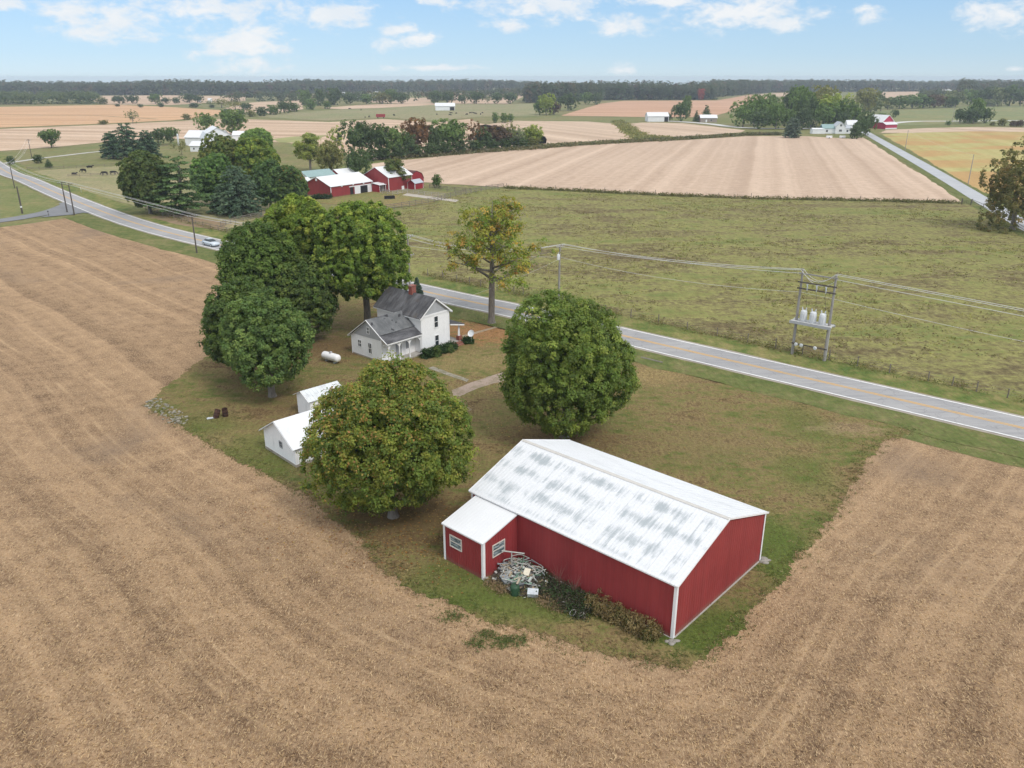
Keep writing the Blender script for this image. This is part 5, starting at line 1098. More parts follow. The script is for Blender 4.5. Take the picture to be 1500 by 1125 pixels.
# --- white garage and shed
GA = 44.0; q0 = g(389.3, 656.9); GB = -46.0                     # gable end runs along -46, ridge along 44
go = (q0[0], q0[1])
gw = axes((go[0], go[1]), GB)
e = empty('garage', (*go, 0), R(GB), 'white garage with a plain white metal roof, half hidden by the yellowing maple', 'garage')
GW, GL, GE, GR = 5.85, 6.6, 2.12, 3.86                          # local x across the gable, local y along the ridge
mb = MB(); mb.prism([(0, .30), (GW, .30), (GW, GE), (GW * .5, GR - .05), (0, GE)], 0, GL, 0, 'y'); mb.build('wall', M['white_wood'], e)
mb = MB(); k_ = (GR - GE) / (GW / 2); xslab(mb, -.32, GL + .3, -.32, GE - .32 * k_ + .01, GW / 2, GR, .05); xslab(mb, -.32, GL + .3, GW + .3, GE - .3 * k_ + .01, GW / 2, GR, .05); mb.build('roof', M['white_sheet'], e)
mb = MB(); mb.bx(-.03, GW + .03, -.03, GL + .03, -.06, .30); mb.build('foundation', M['block'], e)
gt = plain('grey_trim', (0.55, 0.56, 0.57), .6, .08)
mb = MB(); mb.beam((-.32, -.33, GE - .32 * k_ - .04), (GW / 2, -.33, GR - .03), .03, .12, up=(0, 1, 0)); mb.build('rake_trim', gt, e); mb = MB(); mb.beam((GW + .3, -.33, GE - .3 * k_ - .04), (GW / 2, -.33, GR - .03), .03, .12, up=(0, 1, 0)); mb.build('rake_trim', gt, e)
window(e, (GW * .56, 0, 1.55), .42, .50, '-y', (2, 2), plain('grey_window_frame', (0.35, 0.36, 0.37), .6, .08))
s0 = g(437.2, 604.5); SA = -46.0
e = empty('shed', (*s0, 0), R(SA), 'small white shed with a ribbed silver roof behind the garage', 'shed')
SW, SL, SE, SR = 2.7, 4.1, 2.25, 2.95
mb = MB(); mb.prism([(0, -.05), (SW, -.05), (SW, SE), (SW * .5, SR - .05), (0, SE)], 0, SL, 0, 'y'); mb.build('wall', M['white_wood'], e)
mb = MB(); k_ = (SR - SE) / (SW / 2); o_ = .28
mb.panel((-o_, SL + .2, SE - o_ * k_ + .03), (-o_, -.25, SE - o_ * k_ + .03), (SW / 2, -.25, SR), (SW / 2, SL + .2, SR), .42, .03, .06); mb.panel((SW + o_, -.25, SE - o_ * k_ + .03), (SW + o_, SL + .2, SE - o_ * k_ + .03), (SW / 2, SL + .2, SR), (SW / 2, -.25, SR), .42, .03, .06)
mb.build('roof', dirty('silver_roof_metal', (0.66, 0.69, 0.71), (0.50, 0.52, 0.54), .45, .7, .4, 1.0), e)
mb = MB(); mb.beam((-o_, -.26, SE - o_ * k_), (SW / 2, -.26, SR - .02), .03, .1, up=(0, 1, 0)); mb.build('rake_trim', M['white_trim'], e); mb = MB(); mb.beam((SW + o_, -.26, SE - o_ * k_), (SW / 2, -.26, SR - .02), .03, .1, up=(0, 1, 0)); mb.build('rake_trim', M['white_trim'], e)

# --- propane tank
a_, b_ = Vector(g(474.5, 527.5)), Vector(g(497, 534)); ctr = (a_ + b_) / 2; an = math.atan2(b_.y - a_.y, b_.x - a_.x)
e = empty('propane_tank', (ctr.x, ctr.y, 0), an, 'white propane tank lying on the grass behind the farmhouse', 'tank')
TL, TR_ = 1.15, .50
mb = MB(); q = [(-TL - TR_ * .8 * math.cos(t), TR_ * math.sin(t)) for t in [i * math.pi / 12 for i in range(7)]]; prof = [(x, max(r_, .01)) for x, r_ in q] + [(-x, max(r_, .01)) for x, r_ in reversed(q)]
mb.tube([(x, 0, .78) for x, r_ in prof], [r_ for x, r_ in prof], 18); mb.build('body', M['tank'], e)
mb = MB(); mb.tube([(0, 0, 1.2), (0, 0, 1.40), (0, 0, 1.46)], [.20, .20, .12], 12); mb.build('valve_cover', plain('grey_cover', (.4, .4, .42), .6, .1), e)
for x in (-.75, .75): mb = MB(); mb.bx(x - .05, x + .05, -.3, .3, -.03, .36); mb.build('leg', M['galv'], e)

# --- burn barrels
bl = Vector(g(324, 612))
for i, (dx_, dy_, tilt, az_, lab) in enumerate(((.35, .35, 8, 20, 'upright rusted burn barrel, the one nearer the grove'), (-.55, -.1, 24, 140, 'rusted burn barrel tipped sideways beside the upright one'))):
    e = empty('burn_barrel', (bl.x + dx_, bl.y + dy_, .02), R(az_), lab, 'barrel', 'rusted burn barrels on the lawn'); e.rotation_euler = (R(tilt), 0, R(az_))
    mb = MB(); mb.tube([(0, 0, .0), (0, 0, .28), (0, 0, .30), (0, 0, .32), (0, 0, .60), (0, 0, .62), (0, 0, .64), (0, 0, .92)], [.30, .30, .32, .30, .30, .32, .30, .30], 16, caps=False); mb.tube([(0, 0, .92), (0, 0, .2)], [.285, .285], 16, caps=False); mb.add([(.29 * math.cos(k * math.pi / 8), .29 * math.sin(k * math.pi / 8), .12) for k in range(16)], [tuple(range(16))]); mb.build('body', M['rust'], e)
    mb = MB(); mb.tube([(.29 * math.cos(k * math.pi / 8), .29 * math.sin(k * math.pi / 8), .92) for k in range(17)], .02, 6, caps=False); mb.build('rim', M['rust'], e)
e = tag(MB().box((bl.x - 1.0, bl.y - .35, .12), (.75, .4, .04), 0, .5).box((bl.x - 1.15, bl.y - .25, .08), (.5, .3, .03), 0, -.3).build('scrap_sheet', M['galv']), 'pale flat scrap sheets lying by the tipped burn barrel', 'scrap')

# --- red farm across the road
def farm(name, base, ang, L, W, ez, rz_, wall, roof, label, cat='barn', trim=None, over=.3, group=None, t=.1):
    return gable_house(name, g(*base), ang, L, W, ez, rz_, wall, roof, label, cat, group, over, trim, t)
def face(u, v, u2, v2):                                  # heading between two ground points
    a, b = Vector(g(u, v)), Vector(g(u2, v2)); return math.degrees(math.atan2((b - a).y, (b - a).x)), (b - a).length
# long red barn: near corner below the white corner board, long front to the right
A_ = Vector(g(485.5, 289.5)); B_ = Vector(g(545.5, 280.5)); ang = math.degrees(math.atan2((B_ - A_).y, (B_ - A_).x)); Lb = (B_ - A_).length
e = gable_house('long_barn', A_, ang, Lb, 12.0, 3.2, 5.6, M['red_metal'], M['white_metal'], 'long low red barn with a bright white roof behind the grove', 'barn', None, .3, M['white_trim'], .12)
for x0, x1 in ((Lb * .56, Lb * .70), (Lb * .88, Lb * .98)): mb = MB(); mb.bx(x0, x1, -.10, -.02, 0, 2.3); mb.build('door', M['white_far'], e)
mb = MB(); mb.bx(Lb * .45, Lb * .53, -.03, -.006, 0, 2.2); mb.bx(Lb * .70, Lb * .88, -.03, -.006, 0, 2.2); mb.build('opening', M['dark'], e)
mb = MB(); mb.bx(Lb * .43, Lb, -.14, -.03, 2.3, 2.55); mb.build('door_track', M['white_trim'], e)
for x in (Lb * .25, Lb * .52, Lb * .78): mb = MB(); mb.box((x, -.16, 3.0), (.5, .3, .4)); mb.build('vent', M['white_trim'], e)
mb = MB(); mb.box((-.2, 6.0, 4.9), (.3, .6, .7)); mb.build('vent', M['white_trim'], e)
# red gabled barn with its lean-to
A_ = Vector(g(548, 278)); B_ = Vector(g(570, 281)); C_ = Vector(g(604, 275.5))
ang2 = math.degrees(math.atan2((C_ - B_).y, (C_ - B_).x)); W2 = abs((A_ - B_).dot(Vector((-math.sin(R(ang2)), math.cos(R(ang2)))))); L2 = (C_ - B_).length
e = gable_house('gabled_barn', B_, ang2, L2, 11.0, 4.4, 7.2, M['red_metal'], M['white_metal'], 'red barn with a white corner board and white roof, right of the long barn', 'barn', None, .3, M['white_trim'], .12)
mb = MB(); mb.bx(-.06, -.012, 2.0, 3.3, 0, 2.6); mb.build('door', M['white_far'], e); mb = MB(); mb.bx(6, 7.2, -.06, -.012, 0, 1.2); mb.build('hatch', M['white_far'], e)
lo = Vector(g(556.5, 282)); e = empty('run_in_shed', (lo.x, lo.y, 0), R(ang), 'open fronted red run-in shed between the two red barns', 'shed')
mb = MB(); mb.bx(0, 5.5, 3.2, 3.3, -.03, 2.4); mb.bx(0, .1, 0, 3.2, -.03, 2.2); mb.bx(5.4, 5.5, 0, 3.2, -.03, 2.2); mb.build('wall', M['red_wood'], e)
mb = MB(); roof_slab(mb, -.2, 5.7, -.3, 2.2, 3.4, 2.7, .08); mb.build('roof', M['white_metal'], e)
for x in (.1, 2.7, 5.4): mb = MB(); mb.box((x, .05, 1.1), (.14, .14, 2.25)); mb.build('post', M['white_trim'], e)
# gambrel red shed behind and small grey roofed shed
o1 = Vector(g(601, 275.5)); ang3 = ang2 - 8
e = empty('gambrel_shed', (o1.x, o1.y, 0), R(ang3), 'red shed with a rounded barn roof peeping out behind the gabled barn', 'shed')
gp = [(0, -.05), (6, -.05), (6, 2.6), (5.2, 4.3), (3, 5.2), (.8, 4.3), (0, 2.6)]
mb = MB(); mb.prism(gp, 0, 7, 0, 'y'); mb.build('wall', M['red_wood'], e)
mb = MB(); rp = gp[2:]; 
for i in range(len(rp) - 1): xslab(mb, -.15, 7.15, rp[i][0], rp[i][1] + .01, rp[i + 1][0], rp[i + 1][1] + .01, .1)
mb.build('roof', plain('dark_red_roof', (.10, .035, .035), .7, .1), e)
o2 = Vector(g(608, 277.5)); e = gable_house('small_shed', o2, ang2 + 3, 4.4, 3.0, 1.9, 2.9, M['red_wood'], M['grey_roof'], 'small red shed with a grey roof and white trim at the right of the farm', 'shed', None, .2, M['white_trim'], .07)
# teal roofed shed, white house corner, small red roofed outbuilding
o3 = Vector(g(452, 272)); e = gable_house('teal_shed', o3, ang - 6, 11, 7, 2.8, 4.4, M['white_far'], M['teal_roof'], 'low shed with a teal roof behind the long red barn', 'shed', None, .3, None, .1)
o4 = Vector(g(497, 266)); e = gable_house('calf_barn', o4, ang - 4, 7, 5, 2.6, 3.9, M['red_wood'], M['white_metal'], 'small red outbuilding with a white roof just behind the long red barn', 'shed', None, .25, None, .1)
o5 = Vector(g(441, 283)); e = gable_house('white_cottage', o5, ang, 5.5, 6, 2.6, 4.2, M['white_far'], M['white_metal'], 'white cottage half hidden between the windbreak and the long red barn', 'house', None, .25, None, .1); window(e, (3, 0, 1.4), .8, 1.1, '-y', (2, 2))
for i in range(7):
    q = Vector(g(460 + i * 4, 291.5 - i * .15 + .6 * (i % 2))); cc = crown(300 + i, .8, .8, .75, .5, 26, .3, 12, .3, [(0.035, 0.07, 0.025), (0.05, 0.085, 0.03)], (1, 1), .1)
    cc[0][:, 2] = np.clip(cc[0][:, 2] + .6, .06, None); ee = empty('hedge_shrub', (q.x, q.y, 0), 0, '%s shrub from the left at the foot of the long red barn' % ORD[i], 'shrub', 'hedge at the gable of the long red barn')
    o = bpy.data.objects.new('foliage', leaves_mesh('foliage', cc[0], cc[1], cc[2], cc[3], M['leaf'], cc[4])); COL.objects.link(o); o.parent = ee

# --- white dairy farm on the left
f0 = Vector(g(300, 219.5)); e = empty('dairy_barn', (f0.x, f0.y, 0), R(25), 'big white barn with a bell shaped roof behind the windbreak', 'barn')
gp = [(0, -.05), (14, -.05), (14, 4.6), (12.2, 7.6), (7, 10.4), (1.8, 7.6), (0, 4.6)]
mb = MB(); mb.prism([(x, z) for x, z in gp], 0, 20, 0, 'y'); mb.build('wall', M['white_far'], e)
mb = MB(); rp = gp[2:]
for i in range(len(rp) - 1): xslab(mb, -.4, 20.3, rp[i][0], rp[i][1] + .02, rp[i + 1][0], rp[i + 1][1] + .02, .12)
mb.build('roof', M['white_metal'], e); window(e, (6.5, 0, 6.6), 1.0, 1.3, '-y', (2, 2)); window(e, (4, 0, 2.2), 1.0, 1.0, '-y'); window(e, (9, 0, 2.2), 1.0, 1.0, '-y')
f1 = Vector(g(272, 213)); gable_house('milking_barn', f1, -12, 21, 11, 4.2, 7.4, M['white_far'], M['white_metal'], 'long white barn to the left of the bell roofed dairy barn', 'barn', None, .4, None, .12)
f2 = Vector(g(279, 222)); e = gable_house('milk_house', f2, -8, 12, 7, 2.8, 4.6, M['white_far'], M['white_metal'], 'low white milking shed in front of the dairy barn', 'shed', None, .4, None, .1)
for x in (2, 5, 8): window(e, (x, 0, 1.4), .8, .8, '-y')
f3 = Vector(g(341, 206)); gable_house('machine_shed', f3, 5, 11, 8, 3, 5, M['white_far'], M['white_metal'], 'white machine shed to the right of the dairy barn', 'shed', None, .3, None, .1)
f4 = Vector(g(262, 213)); e = empty('silo', (f4.x, f4.y, 0), 0, 'thin grey silo left of the long white barn', 'silo'); mb = MB(); mb.tube([(0, 0, -.05), (0, 0, 5.5)], .5, 14); mb.build('shell', M['can'], e); mb = MB(); mb.tube([(0, 0, 5.5), (0, 0, 5.8), (0, 0, 6)], [.52, .4, .1], 14); mb.build('cap', M['galv'], e)

# --- farms far off
d0 = Vector(g(949, 178.3)); e = gable_house('white_barn', d0, 2, 17, 12, 4.2, 7.0, M['white_far'], M['white_metal'], 'white barn by the far road, left of a round dark tree', 'barn', None, .4, None, .15); mb = MB(); mb.bx(13.5, 16.6, -.08, -.02, 0, 3.6); mb.build('door', M['dark'], e)
d1 = Vector(g(1026, 179.2)); e = gable_house('brick_house', d1, -3, 13, 9, 3.4, 5.6, M['brick'], M['white_metal'], 'brick house with a pale roof beside two pointed evergreens', 'house', None, .5, None, .15); mb = MB(); mb.bx(4, 5.2, -.06, -.02, 0, 2.1); mb.build('door', M['white_far'], e); window(e, (8.5, 0, 1.6), 1.4, 1.2, '-y', (2, 1))
k = g(1205, 196)
e = empty('far_farmhouse', (k[0], k[1], 0), R(-2), 'white farmhouse with several gables at the far end of the striped field', 'house')
mb = MB(); mb.prism([(0, 0), (18, 0), (18, 3.2), (0, 3.2)], 1.5, 8, 0, 'y'); mb.prism([(8, 0), (14, 0), (14, 4.6), (11, 7.2), (8, 4.6)], 0, 8, 0, 'y'); mb.build('wall', M['white_far'], e)
mb = MB(); roof_slab(mb, .0, 8, 1.2, 3.1, 5, 5.6, .1); roof_slab(mb, .0, 8, 8.3, 3.1, 5, 5.6, .1); mb.build('roof', M['teal_roof'], e)
mb = MB(); xslab(mb, -.3, 8.2, 7.7, 4.4, 11, 7.25, .12); xslab(mb, -.3, 8.2, 14.3, 4.4, 11, 7.25, .12); roof_slab(mb, 14, 18.3, 1.2, 3.1, 5, 5.0, .1); roof_slab(mb, 14, 18.3, 8.3, 3.1, 5, 5.0, .1); mb.build('roof', M['grey_roof'], e)
window(e, (11, 0, 5.2), 1.2, 1.2, '-y', (2, 1)); window(e, (11, 0, 2.0), 1.8, 1.2, '-y', (3, 1)); window(e, (3, 1.5, 1.7), 1.2, 1.2, '-y'); window(e, (16, 1.5, 1.7), 1.2, 1.2, '-y')
k = g(1240, 193); gable_house('dormer_house', k, -2, 7, 6, 4.6, 7.2, M['white_far'], M['white_metal'], 'narrow white gabled house right of the far farmhouse', 'house', None, .3, None, .1)
k = g(1190, 196); e = gable_house('white_garage', k, -1, 7.5, 5, 2.7, 3.4, M['white_far'], M['white_metal'], 'low white garage left of the far white farmhouse', 'garage', None, .2, None, .1)
for u, lab in ((1211, 'pale stock trailer left of another in the grass below the far farmhouse'), (1230.5, 'pale stock trailer right of another in the grass below the far farmhouse')):
    k = g(u, 202.8); e = empty('stock_trailer', (*k, 0), R(-2), lab, 'trailer'); mb = MB(); mb.bx(0, 3.2, 0, 1.6, .4, 1.5); mb.build('body', M['white_far'], e); mb = MB(); mb.tube([(1.6, -.05, .3), (1.6, 1.65, .3)], .3, 10); mb.build('wheel', M['rubber'], e)
k = g(1296.5, 189.2); e = empty('faded_barn', (*k, 0), R(24), 'faded red barn with a white banded lean-to beside the country lane', 'barn')
mb = MB(); mb.prism([(0, -.05), (11, -.05), (11, 4.6), (5.5, 9.0), (0, 4.6)], 3.2, 17, 0, 'y'); mb.build('wall', M['pink_red'], e)
mb = MB(); xslab(mb, 2.7, 17.4, -.5, 4.25, 5.5, 9.05, .15); xslab(mb, 2.7, 17.4, 11.5, 4.25, 5.5, 9.05, .15); mb.build('roof', M['white_metal'], e)
mb = MB(); mb.prism([(0, -.05), (3.19, -.05), (3.19, 4.4), (0, 3.0)], 0, 11, 0, 'x'); ll = mb.build('lean_to', M['pink_red'], e)
mb = MB(); roof_slab(mb, -.3, 11.3, -.4, 2.9, 3.18, 4.55, .12); mb.build('roof', M['white_metal'], ll)
mb = MB(); mb.bx(-.02, 11.02, -.12, -.02, -.03, .7); mb.build('foundation', M['white_far'], e)
k = g(638, 162); e = gable_house('cattle_shed', k, 6, 21, 12, 4.6, 7.6, M['white_far'], M['white_metal'], 'long white cattle shed in the far pasture', 'barn', None, .5, None, .2); mb = MB(); mb.bx(15.5, 20.5, -.1, -.02, 0, 3.6); mb.build('opening', M['dark'], e)
k = g(551, 173.2); e = empty('red_wagon', (*k, 0), R(8), 'red hay wagon in the far pasture among the cattle', 'wagon'); mb = MB(); mb.bx(0, 8, 0, 3, 1.0, 3.4); mb.build('bed', M['red_wood'], e); mb = MB(); [mb.tube([(x, -.1, .5), (x, 3.1, .5)], .5, 10) for x in (1.5, 6.5)]; mb.build('wheel', M['rubber'], e)
WR = 'white roofs among the trees before the horizon'
for u, v, L_, lab in ((495, 142, 12, 'small white shed between tall trees at the top of the far pasture'), (550, 139.5, 10, 'tiny white roof in the trees of the middle distance'), (305, 149.5, 5, 'small white shed in front of the far scrub'), (289, 150, 4, 'tiny pale hut left of another in front of the far scrub'), (1419, 135.5, 13, 'bright white roof left of another among the trees at far right'), (1457, 134, 10, 'white roof right of another among the trees at far right'), (1380, 140.5, 20, 'low pale building among the trees beyond the hedgerow')):
    gable_house('distant_building', g(u, v), 3, L_, L_ * .6, 2.0 + L_ * .2, 3 + L_ * .42, M['white_far'], M['white_metal'], lab, 'building', WR, .4, None, .2)
# ------------------------------------------------------------------ poles and wires
LINE = math.degrees(math.atan2(RD.y, RD.x))
def pole(base, top_v, label, arm=None, can=False, wood='pole_wood', r=.14, ang=None, group='utility poles', H=None, guard=False):
    X, Y = g(*base); H = H or zat(top_v, Y); a = R(LINE if ang is None else ang)
    e = empty('utility_pole', (X, Y, 0), a, label, 'pole', group)
    mb = MB(); mb.tube([(0, 0, -.2), (0, 0, H * .5), (0, 0, H)], [r * 1.15, r, r * .75], 10); mb.build('shaft', M[wood], e)
    if arm:
        for z in arm:
            mb = MB(); mb.bx(.10, .19, -1.15, 1.15, H - z - .06, H - z + .06); mb.beam((.15, -.7, H - z - .04), (.12, 0, H - z - .65), .03, .05); mb.beam((.15, .7, H - z - .04), (.12, 0, H - z - .65), .03, .05); mb.build('crossarm', M[wood], e)
            for y in (-1.0, -.45, .45, 1.0): mb = MB(); mb.tube([(.145, y, H - z + .062), (.145, y, H - z + .14), (.145, y, H - z + .22)], [.035, .06, .03], 8); mb.build('insulator', M['can'], e)
    if can:
        mb = MB(); mb.tube([(.0, -.36, H - 2.3), (.0, -.36, H - 1.45), (.0, -.36, H - 1.38)], [.22, .22, .12], 12); mb.tube([(0, -.36, H - 1.38), (0, -.36, H - 1.15)], .04, 6); mb.build('transformer', M['can'], e)
    if guard: mb = MB(); mb.tube([(0, 0, 1.6), (0, 0, 2.0)], r * 1.25, 10); mb.build('band', M['white_trim'], e)
    return (X, Y, H)
pA = pole((288.5, 371), 315, 'dark utility pole at the edge of the stubble, nearest the silver car', (.25,), wood='dark_pole')
pB = pole((109, 315), 268.5, 'right hand pole of the pair standing by the road junction', (.2,), wood='dark_pole', r=.16)
pC = pole((98.5, 311), 266.5, 'left hand pole of the pair standing by the road junction', (.2,), wood='dark_pole', r=.16)
pD = pole((33, 313), 273, 'thick dark pole with a white band, on the grass by the side road', None, wood='dark_pole', r=.2, guard=True)
pE = pole((21.7, 276), 239, 'thinner pole beyond the thick dark one, next to the road', (.3,), wood='dark_pole')
pF = pole((46.7, 231), 204, 'utility pole beyond the farm lane, against the tan field', (.3,), wood='dark_pole')
pG = pole((601, 433), 345.5, 'pole rising behind the farmhouse chimney', (.15, 3.2), r=.15)
pH = pole((818.5, 441), 359, 'grey pole with a small can transformer above the round green maple', (.15,), True, r=.16)
pI = pole((1325.5, 221), 190.5, 'leaning pole beside the country lane, the further of two', None, r=.13, ang=70)
pJ = pole((1418, 270), 226, 'leaning pole beside the country lane, the nearer of two', None, r=.13, ang=70)
pK = pole((1394.5, 179), 156, 'thin pole beside the clump of trees in the far green field', None, r=.16, ang=70)
# the transformer platform: two tall poles, beams, a deck, three cans, three meters
tA, tB = Vector(g(1160, 519)), Vector(g(1207, 529)); td_ = tB - tA; SP = td_.length
e = empty('transformer_platform', (tA.x, tA.y, 0), math.atan2(td_.y, td_.x), 'two pole electrical platform carrying three grey transformers beside the road', 'substation')
TH = 11.3
for x in (0, SP):
    mb = MB(); mb.tube([(x, 0, -.2), (x, 0, TH * .5), (x, 0, TH)], [.19, .17, .13], 12); mb.build('pole', M['pole_wood'], e)
zd = zat(468, tA.y + .2)                              # deck level
mb = MB(); mb.bx(-.55, SP + .45, -.75, -.22, zd - .12, zd + .02); mb.bx(-.55, SP + .45, .22, .75, zd - .12, zd + .02); mb.bx(-.5, SP + .4, -.22, .22, zd - .06, zd + .01)
mb.build('deck', plain('pale_grey_timber', (.50, .50, .49), .8, .12), e)
mb = MB(); mb.bx(-.6, SP + .5, -.82, -.752, zd - .30, zd + .06); mb.bx(-.6, SP + .5, .752, .82, zd - .30, zd + .06); mb.build('deck_beam', plain('grey_beam', (.40, .41, .42), .7, .12), e)
for i in range(3):
    x = SP * (.20 + .29 * i); z = zd + .03
    mb = MB(); mb.tube([(x, 0, z), (x, 0, z + .05), (x, 0, z + .12), (x, 0, z + 1.25), (x, 0, z + 1.38), (x, 0, z + 1.45)], [.36, .36, .40, .40, .36, .12], 16)
    for s in (-1, 1): mb.bx(x - .08, x + .08, s * .39, s * .47, z + .2, z + 1.1)
    for k in range(6): a = k * math.pi / 3; mb.box((x + .42 * math.cos(a), .42 * math.sin(a), z + .65), (.06, .06, .8), 0, a)
    t = mb.build('transformer', M['can'], e); t['label'] = 'grey transformer can, %s from the left' % ORD[i]
    for s in (-1, 1): mb = MB(); mb.tube([(x + s * .2, 0, z + 1.40), (x + s * .25, 0, z + 1.62), (x + s * .27, 0, z + 1.82)], [.07, .09, .04], 8); mb.build('bushing', M['can'], t)
for z, d_ in ((TH - .45, -.24), (TH - 1.55, -.24), (TH - 2.35, -.26)):
    mb = MB(); mb.bx(-.35, SP + .35, d_ - .06, d_ + .05, z - .08, z + .08); mb.build('crossbeam', M['dark_pole'] if z < TH - 1 else M['pole_wood'], e)
for i in range(3):
    x = SP * (.22 + .28 * i); z = TH - 2.0
    mb = MB(); mb.tube([(x, -.38, z + .35), (x + .1, -.48, z - .05), (x + .05, -.42, z - .5)], [.06, .10, .05], 8); mb.tube([(x - .1, -.4, z + .30), (x + .15, -.4, z + .30)], .05, 8); mb.build('cutout', M['galv'], e)
    mb = MB(); mb.tube([(x + .05, -.42, z - .5), (x + .12, -.3, z - 1.1), (SP * (.20 + .29 * i) + .2, -.05, zd + 1.9)], .018, 5); mb.build('lead', M['dark_pole'], e)
mb = MB(); mb.bx(-.2, SP + .2, -.25, -.18, 1.55, 1.70); mb.build('meter_board', M['dark_pole'], e)
for x in (.45, 1.15, 2.95): mb = MB(); mb.tube([(x, -.26, 1.55), (x, -.33, 1.55), (x, -.42, 1.55)], [.24, .24, .17], 12); mb.build('meter', M['can'], e)
for x in (-.16, SP + .16): mb = MB(); mb.tube([(x, .1, 0), (x, .1, zd)], .05, 8); mb.build('conduit', M['galv'], e)
def wire(pts, sags, label, group=None, r=.016):
    out = []
    for i in range(len(pts) - 1):
        a, b = Vector(pts[i]), Vector(pts[i + 1]); m = 14
        for k in range(m): t = k / m; p = a.lerp(b, t); p.z -= sags[i] * 4 * t * (1 - t); out.append(tuple(p))
    out.append(tuple(pts[-1])); mb = MB(); mb.tube(out, r, 5); return tag(mb.build('overhead_wire', M['wire']), label, 'wire', group)
tex = td_.normalized(); tey = Vector((-tex.y, tex.x)); AL = Vector((-RD.y, RD.x))   # across the line
EX, EY = 84.0, 55.5                                   # next pole of the line, outside the picture on the right
pN = empty('utility_pole', (EX, EY, 0), R(LINE)); tag(pN, 'grey pole at the end of the sagging wires, just outside the picture', 'pole', 'utility poles'); mb = MB(); mb.tube([(0, 0, -.2), (0, 0, 9.8)], [.16, .12], 10); mb.build('shaft', M['pole_wood'], pN); mb = MB(); mb.bx(-.05, .05, -1.15, 1.15, 9.5, 9.62); mb.build('crossarm', M['pole_wood'], pN)
for k, off_ in enumerate((-1.0, .45, 1.0)):
    def at(p, dz, o=off_): return (p[0] + AL.x * o, p[1] + AL.y * o, p[2] + dz)
    pts = [at(pF, -.1), at(pE, -.1), at(pC, 0), at(pB, 0), at(pA, 0), at(pG, .05), at(pH, .05), (tA.x + AL.x * off_ * .6, tA.y + AL.y * off_ * .6, TH + (.05, .02, -.6)[k]), (tB.x + AL.x * off_ * .6, tB.y + AL.y * off_ * .6, TH + (.03, 0, -.8)[k]), (EX + AL.x * off_, EY + AL.y * off_, 9.7 - (0, .15, 1.1)[k])]
    wire(pts, [1.5, .9, 0, 0, 1.0, 1.6, .6, 1.2, 0, 1.1], 'one of three parallel overhead wires strung from pole to pole along the road', 'three parallel overhead wires', .030)
wire([(pG[0], pG[1], pG[2] - 1.6), (pH[0], pH[1], pH[2] - 1.9), (tA.x, tA.y, TH - 2.9), (tB.x, tB.y, TH - 3.1), (EX, EY, 8.0)], [.5, .9, 0, .9], 'lowest single wire slung below the three parallel ones', None, .02)
wire([(pJ[0], pJ[1], pJ[2] - .2), (pI[0], pI[1], pI[2] - .2)], [1.0], 'thin wire between the two leaning poles by the country lane', None, .02)
wire([(pH[0], pH[1], pH[2] - 2.2), hw_(HL * .7, HW + .2) + (5.0,)], [.5], 'service wire running from the can transformer pole to the farmhouse', None, .012)

# ------------------------------------------------------------------ fences
def fence(name, line, gap, label, h=1.3, rails=(), wires=(), post_r=.07, mat='fence_wood', rail_w=(.03, .12), vary=.12, cat='fence', group=None, square=False, post_name='post', maxp=100):
    e = empty(name, (*line[0], 0), 0, label, cat, group); o = Vector(line[0]); pts = []
    for i in range(len(line) - 1):
        a, b = Vector(line[i]), Vector(line[i + 1]); m = max(1, round((b - a).length / gap))
        pts += [a.lerp(b, k / m) - o for k in range(m)]
    pts.append(Vector(line[-1]) - o)
    if len(pts) > maxp: pts = pts[:maxp]
    tops = []
    for p in pts:
        hh = h * rnd.uniform(1 - vary, 1 + vary); lx, ly = rnd.uniform(-.06, .06), rnd.uniform(-.06, .06)
        mb = MB(); mb.tube([(p.x, p.y, -.2), (p.x + lx, p.y + ly, hh)], [post_r, post_r * .9], 4 if square else 7, 0, not square); mb.build(post_name, M[mat], e)
    if rails:
        for z in rails:
            mb = MB()
            for a, b in zip(pts, pts[1:]): mb.beam((a.x, a.y, z + rnd.uniform(-.03, .03)), (b.x, b.y, z + rnd.uniform(-.03, .03)), *rail_w)
            mb.build('rail', M[mat], e)
    for z in wires:
        mb = MB(); mb.tube([(p.x, p.y, z) for p in pts], .012, 4); mb.build('wire', M['fence_wood'], e)
    return e
fl = [p for p in offset(ROAD, 8.5) if -17 < p[0] < 75]
fence('wire_fence', fl, 3.4, 'wire fence on wooden posts between the road and the pasture', 1.35, (), (.5, .85, 1.15), .075)
fl2 = [p for p in offset(ROAD, 9.5) if -100 < p[0] < -24]
fence('wire_fence', fl2, 3.6, 'post and wire fence along the road in front of the windbreak', 1.3, (.55, 1.05), (), .08, 'fence_wood', (.03, .09))
fence('wire_fence', P((742, 275.5), (850, 280.5), (960, 286), (1100, 291.2), (1260, 294.2), (1408, 297.6)), 9.0, 'thin fence between the pasture and the striped field', 1.5, (), (.6, 1.1), .09)
fence('rail_fence', P((566, 307.5), (600, 302.5), (636, 296.5), (652, 292)), 2.6, 'weathered board fence along the front of the red farm yard', 1.5, (.45, .9, 1.35), (), .09, 'fence_wood', (.04, .16))
fence('rail_fence', P((597, 283.5), (622, 287), (652, 290.5)), 2.6, 'pale board fence on the upper side of the farm track', 1.5, (.45, .9, 1.35), (), .09, 'pale_fence', (.04, .16))
fence('rail_fence', P((652, 291.5), (668, 288), (690, 283.5), (712, 279), (738, 275.5)), 2.8, 'weathered board fence climbing to the corner of the striped field', 1.6, (.5, .95, 1.4), (), .09, 'fence_wood', (.04, .16))
fence('rail_fence', P((629, 276), (655, 280), (690, 282.5)), 2.8, 'weathered board fence behind the farm track', 1.5, (.5, .95, 1.35), (), .09, 'fence_wood', (.04, .14))
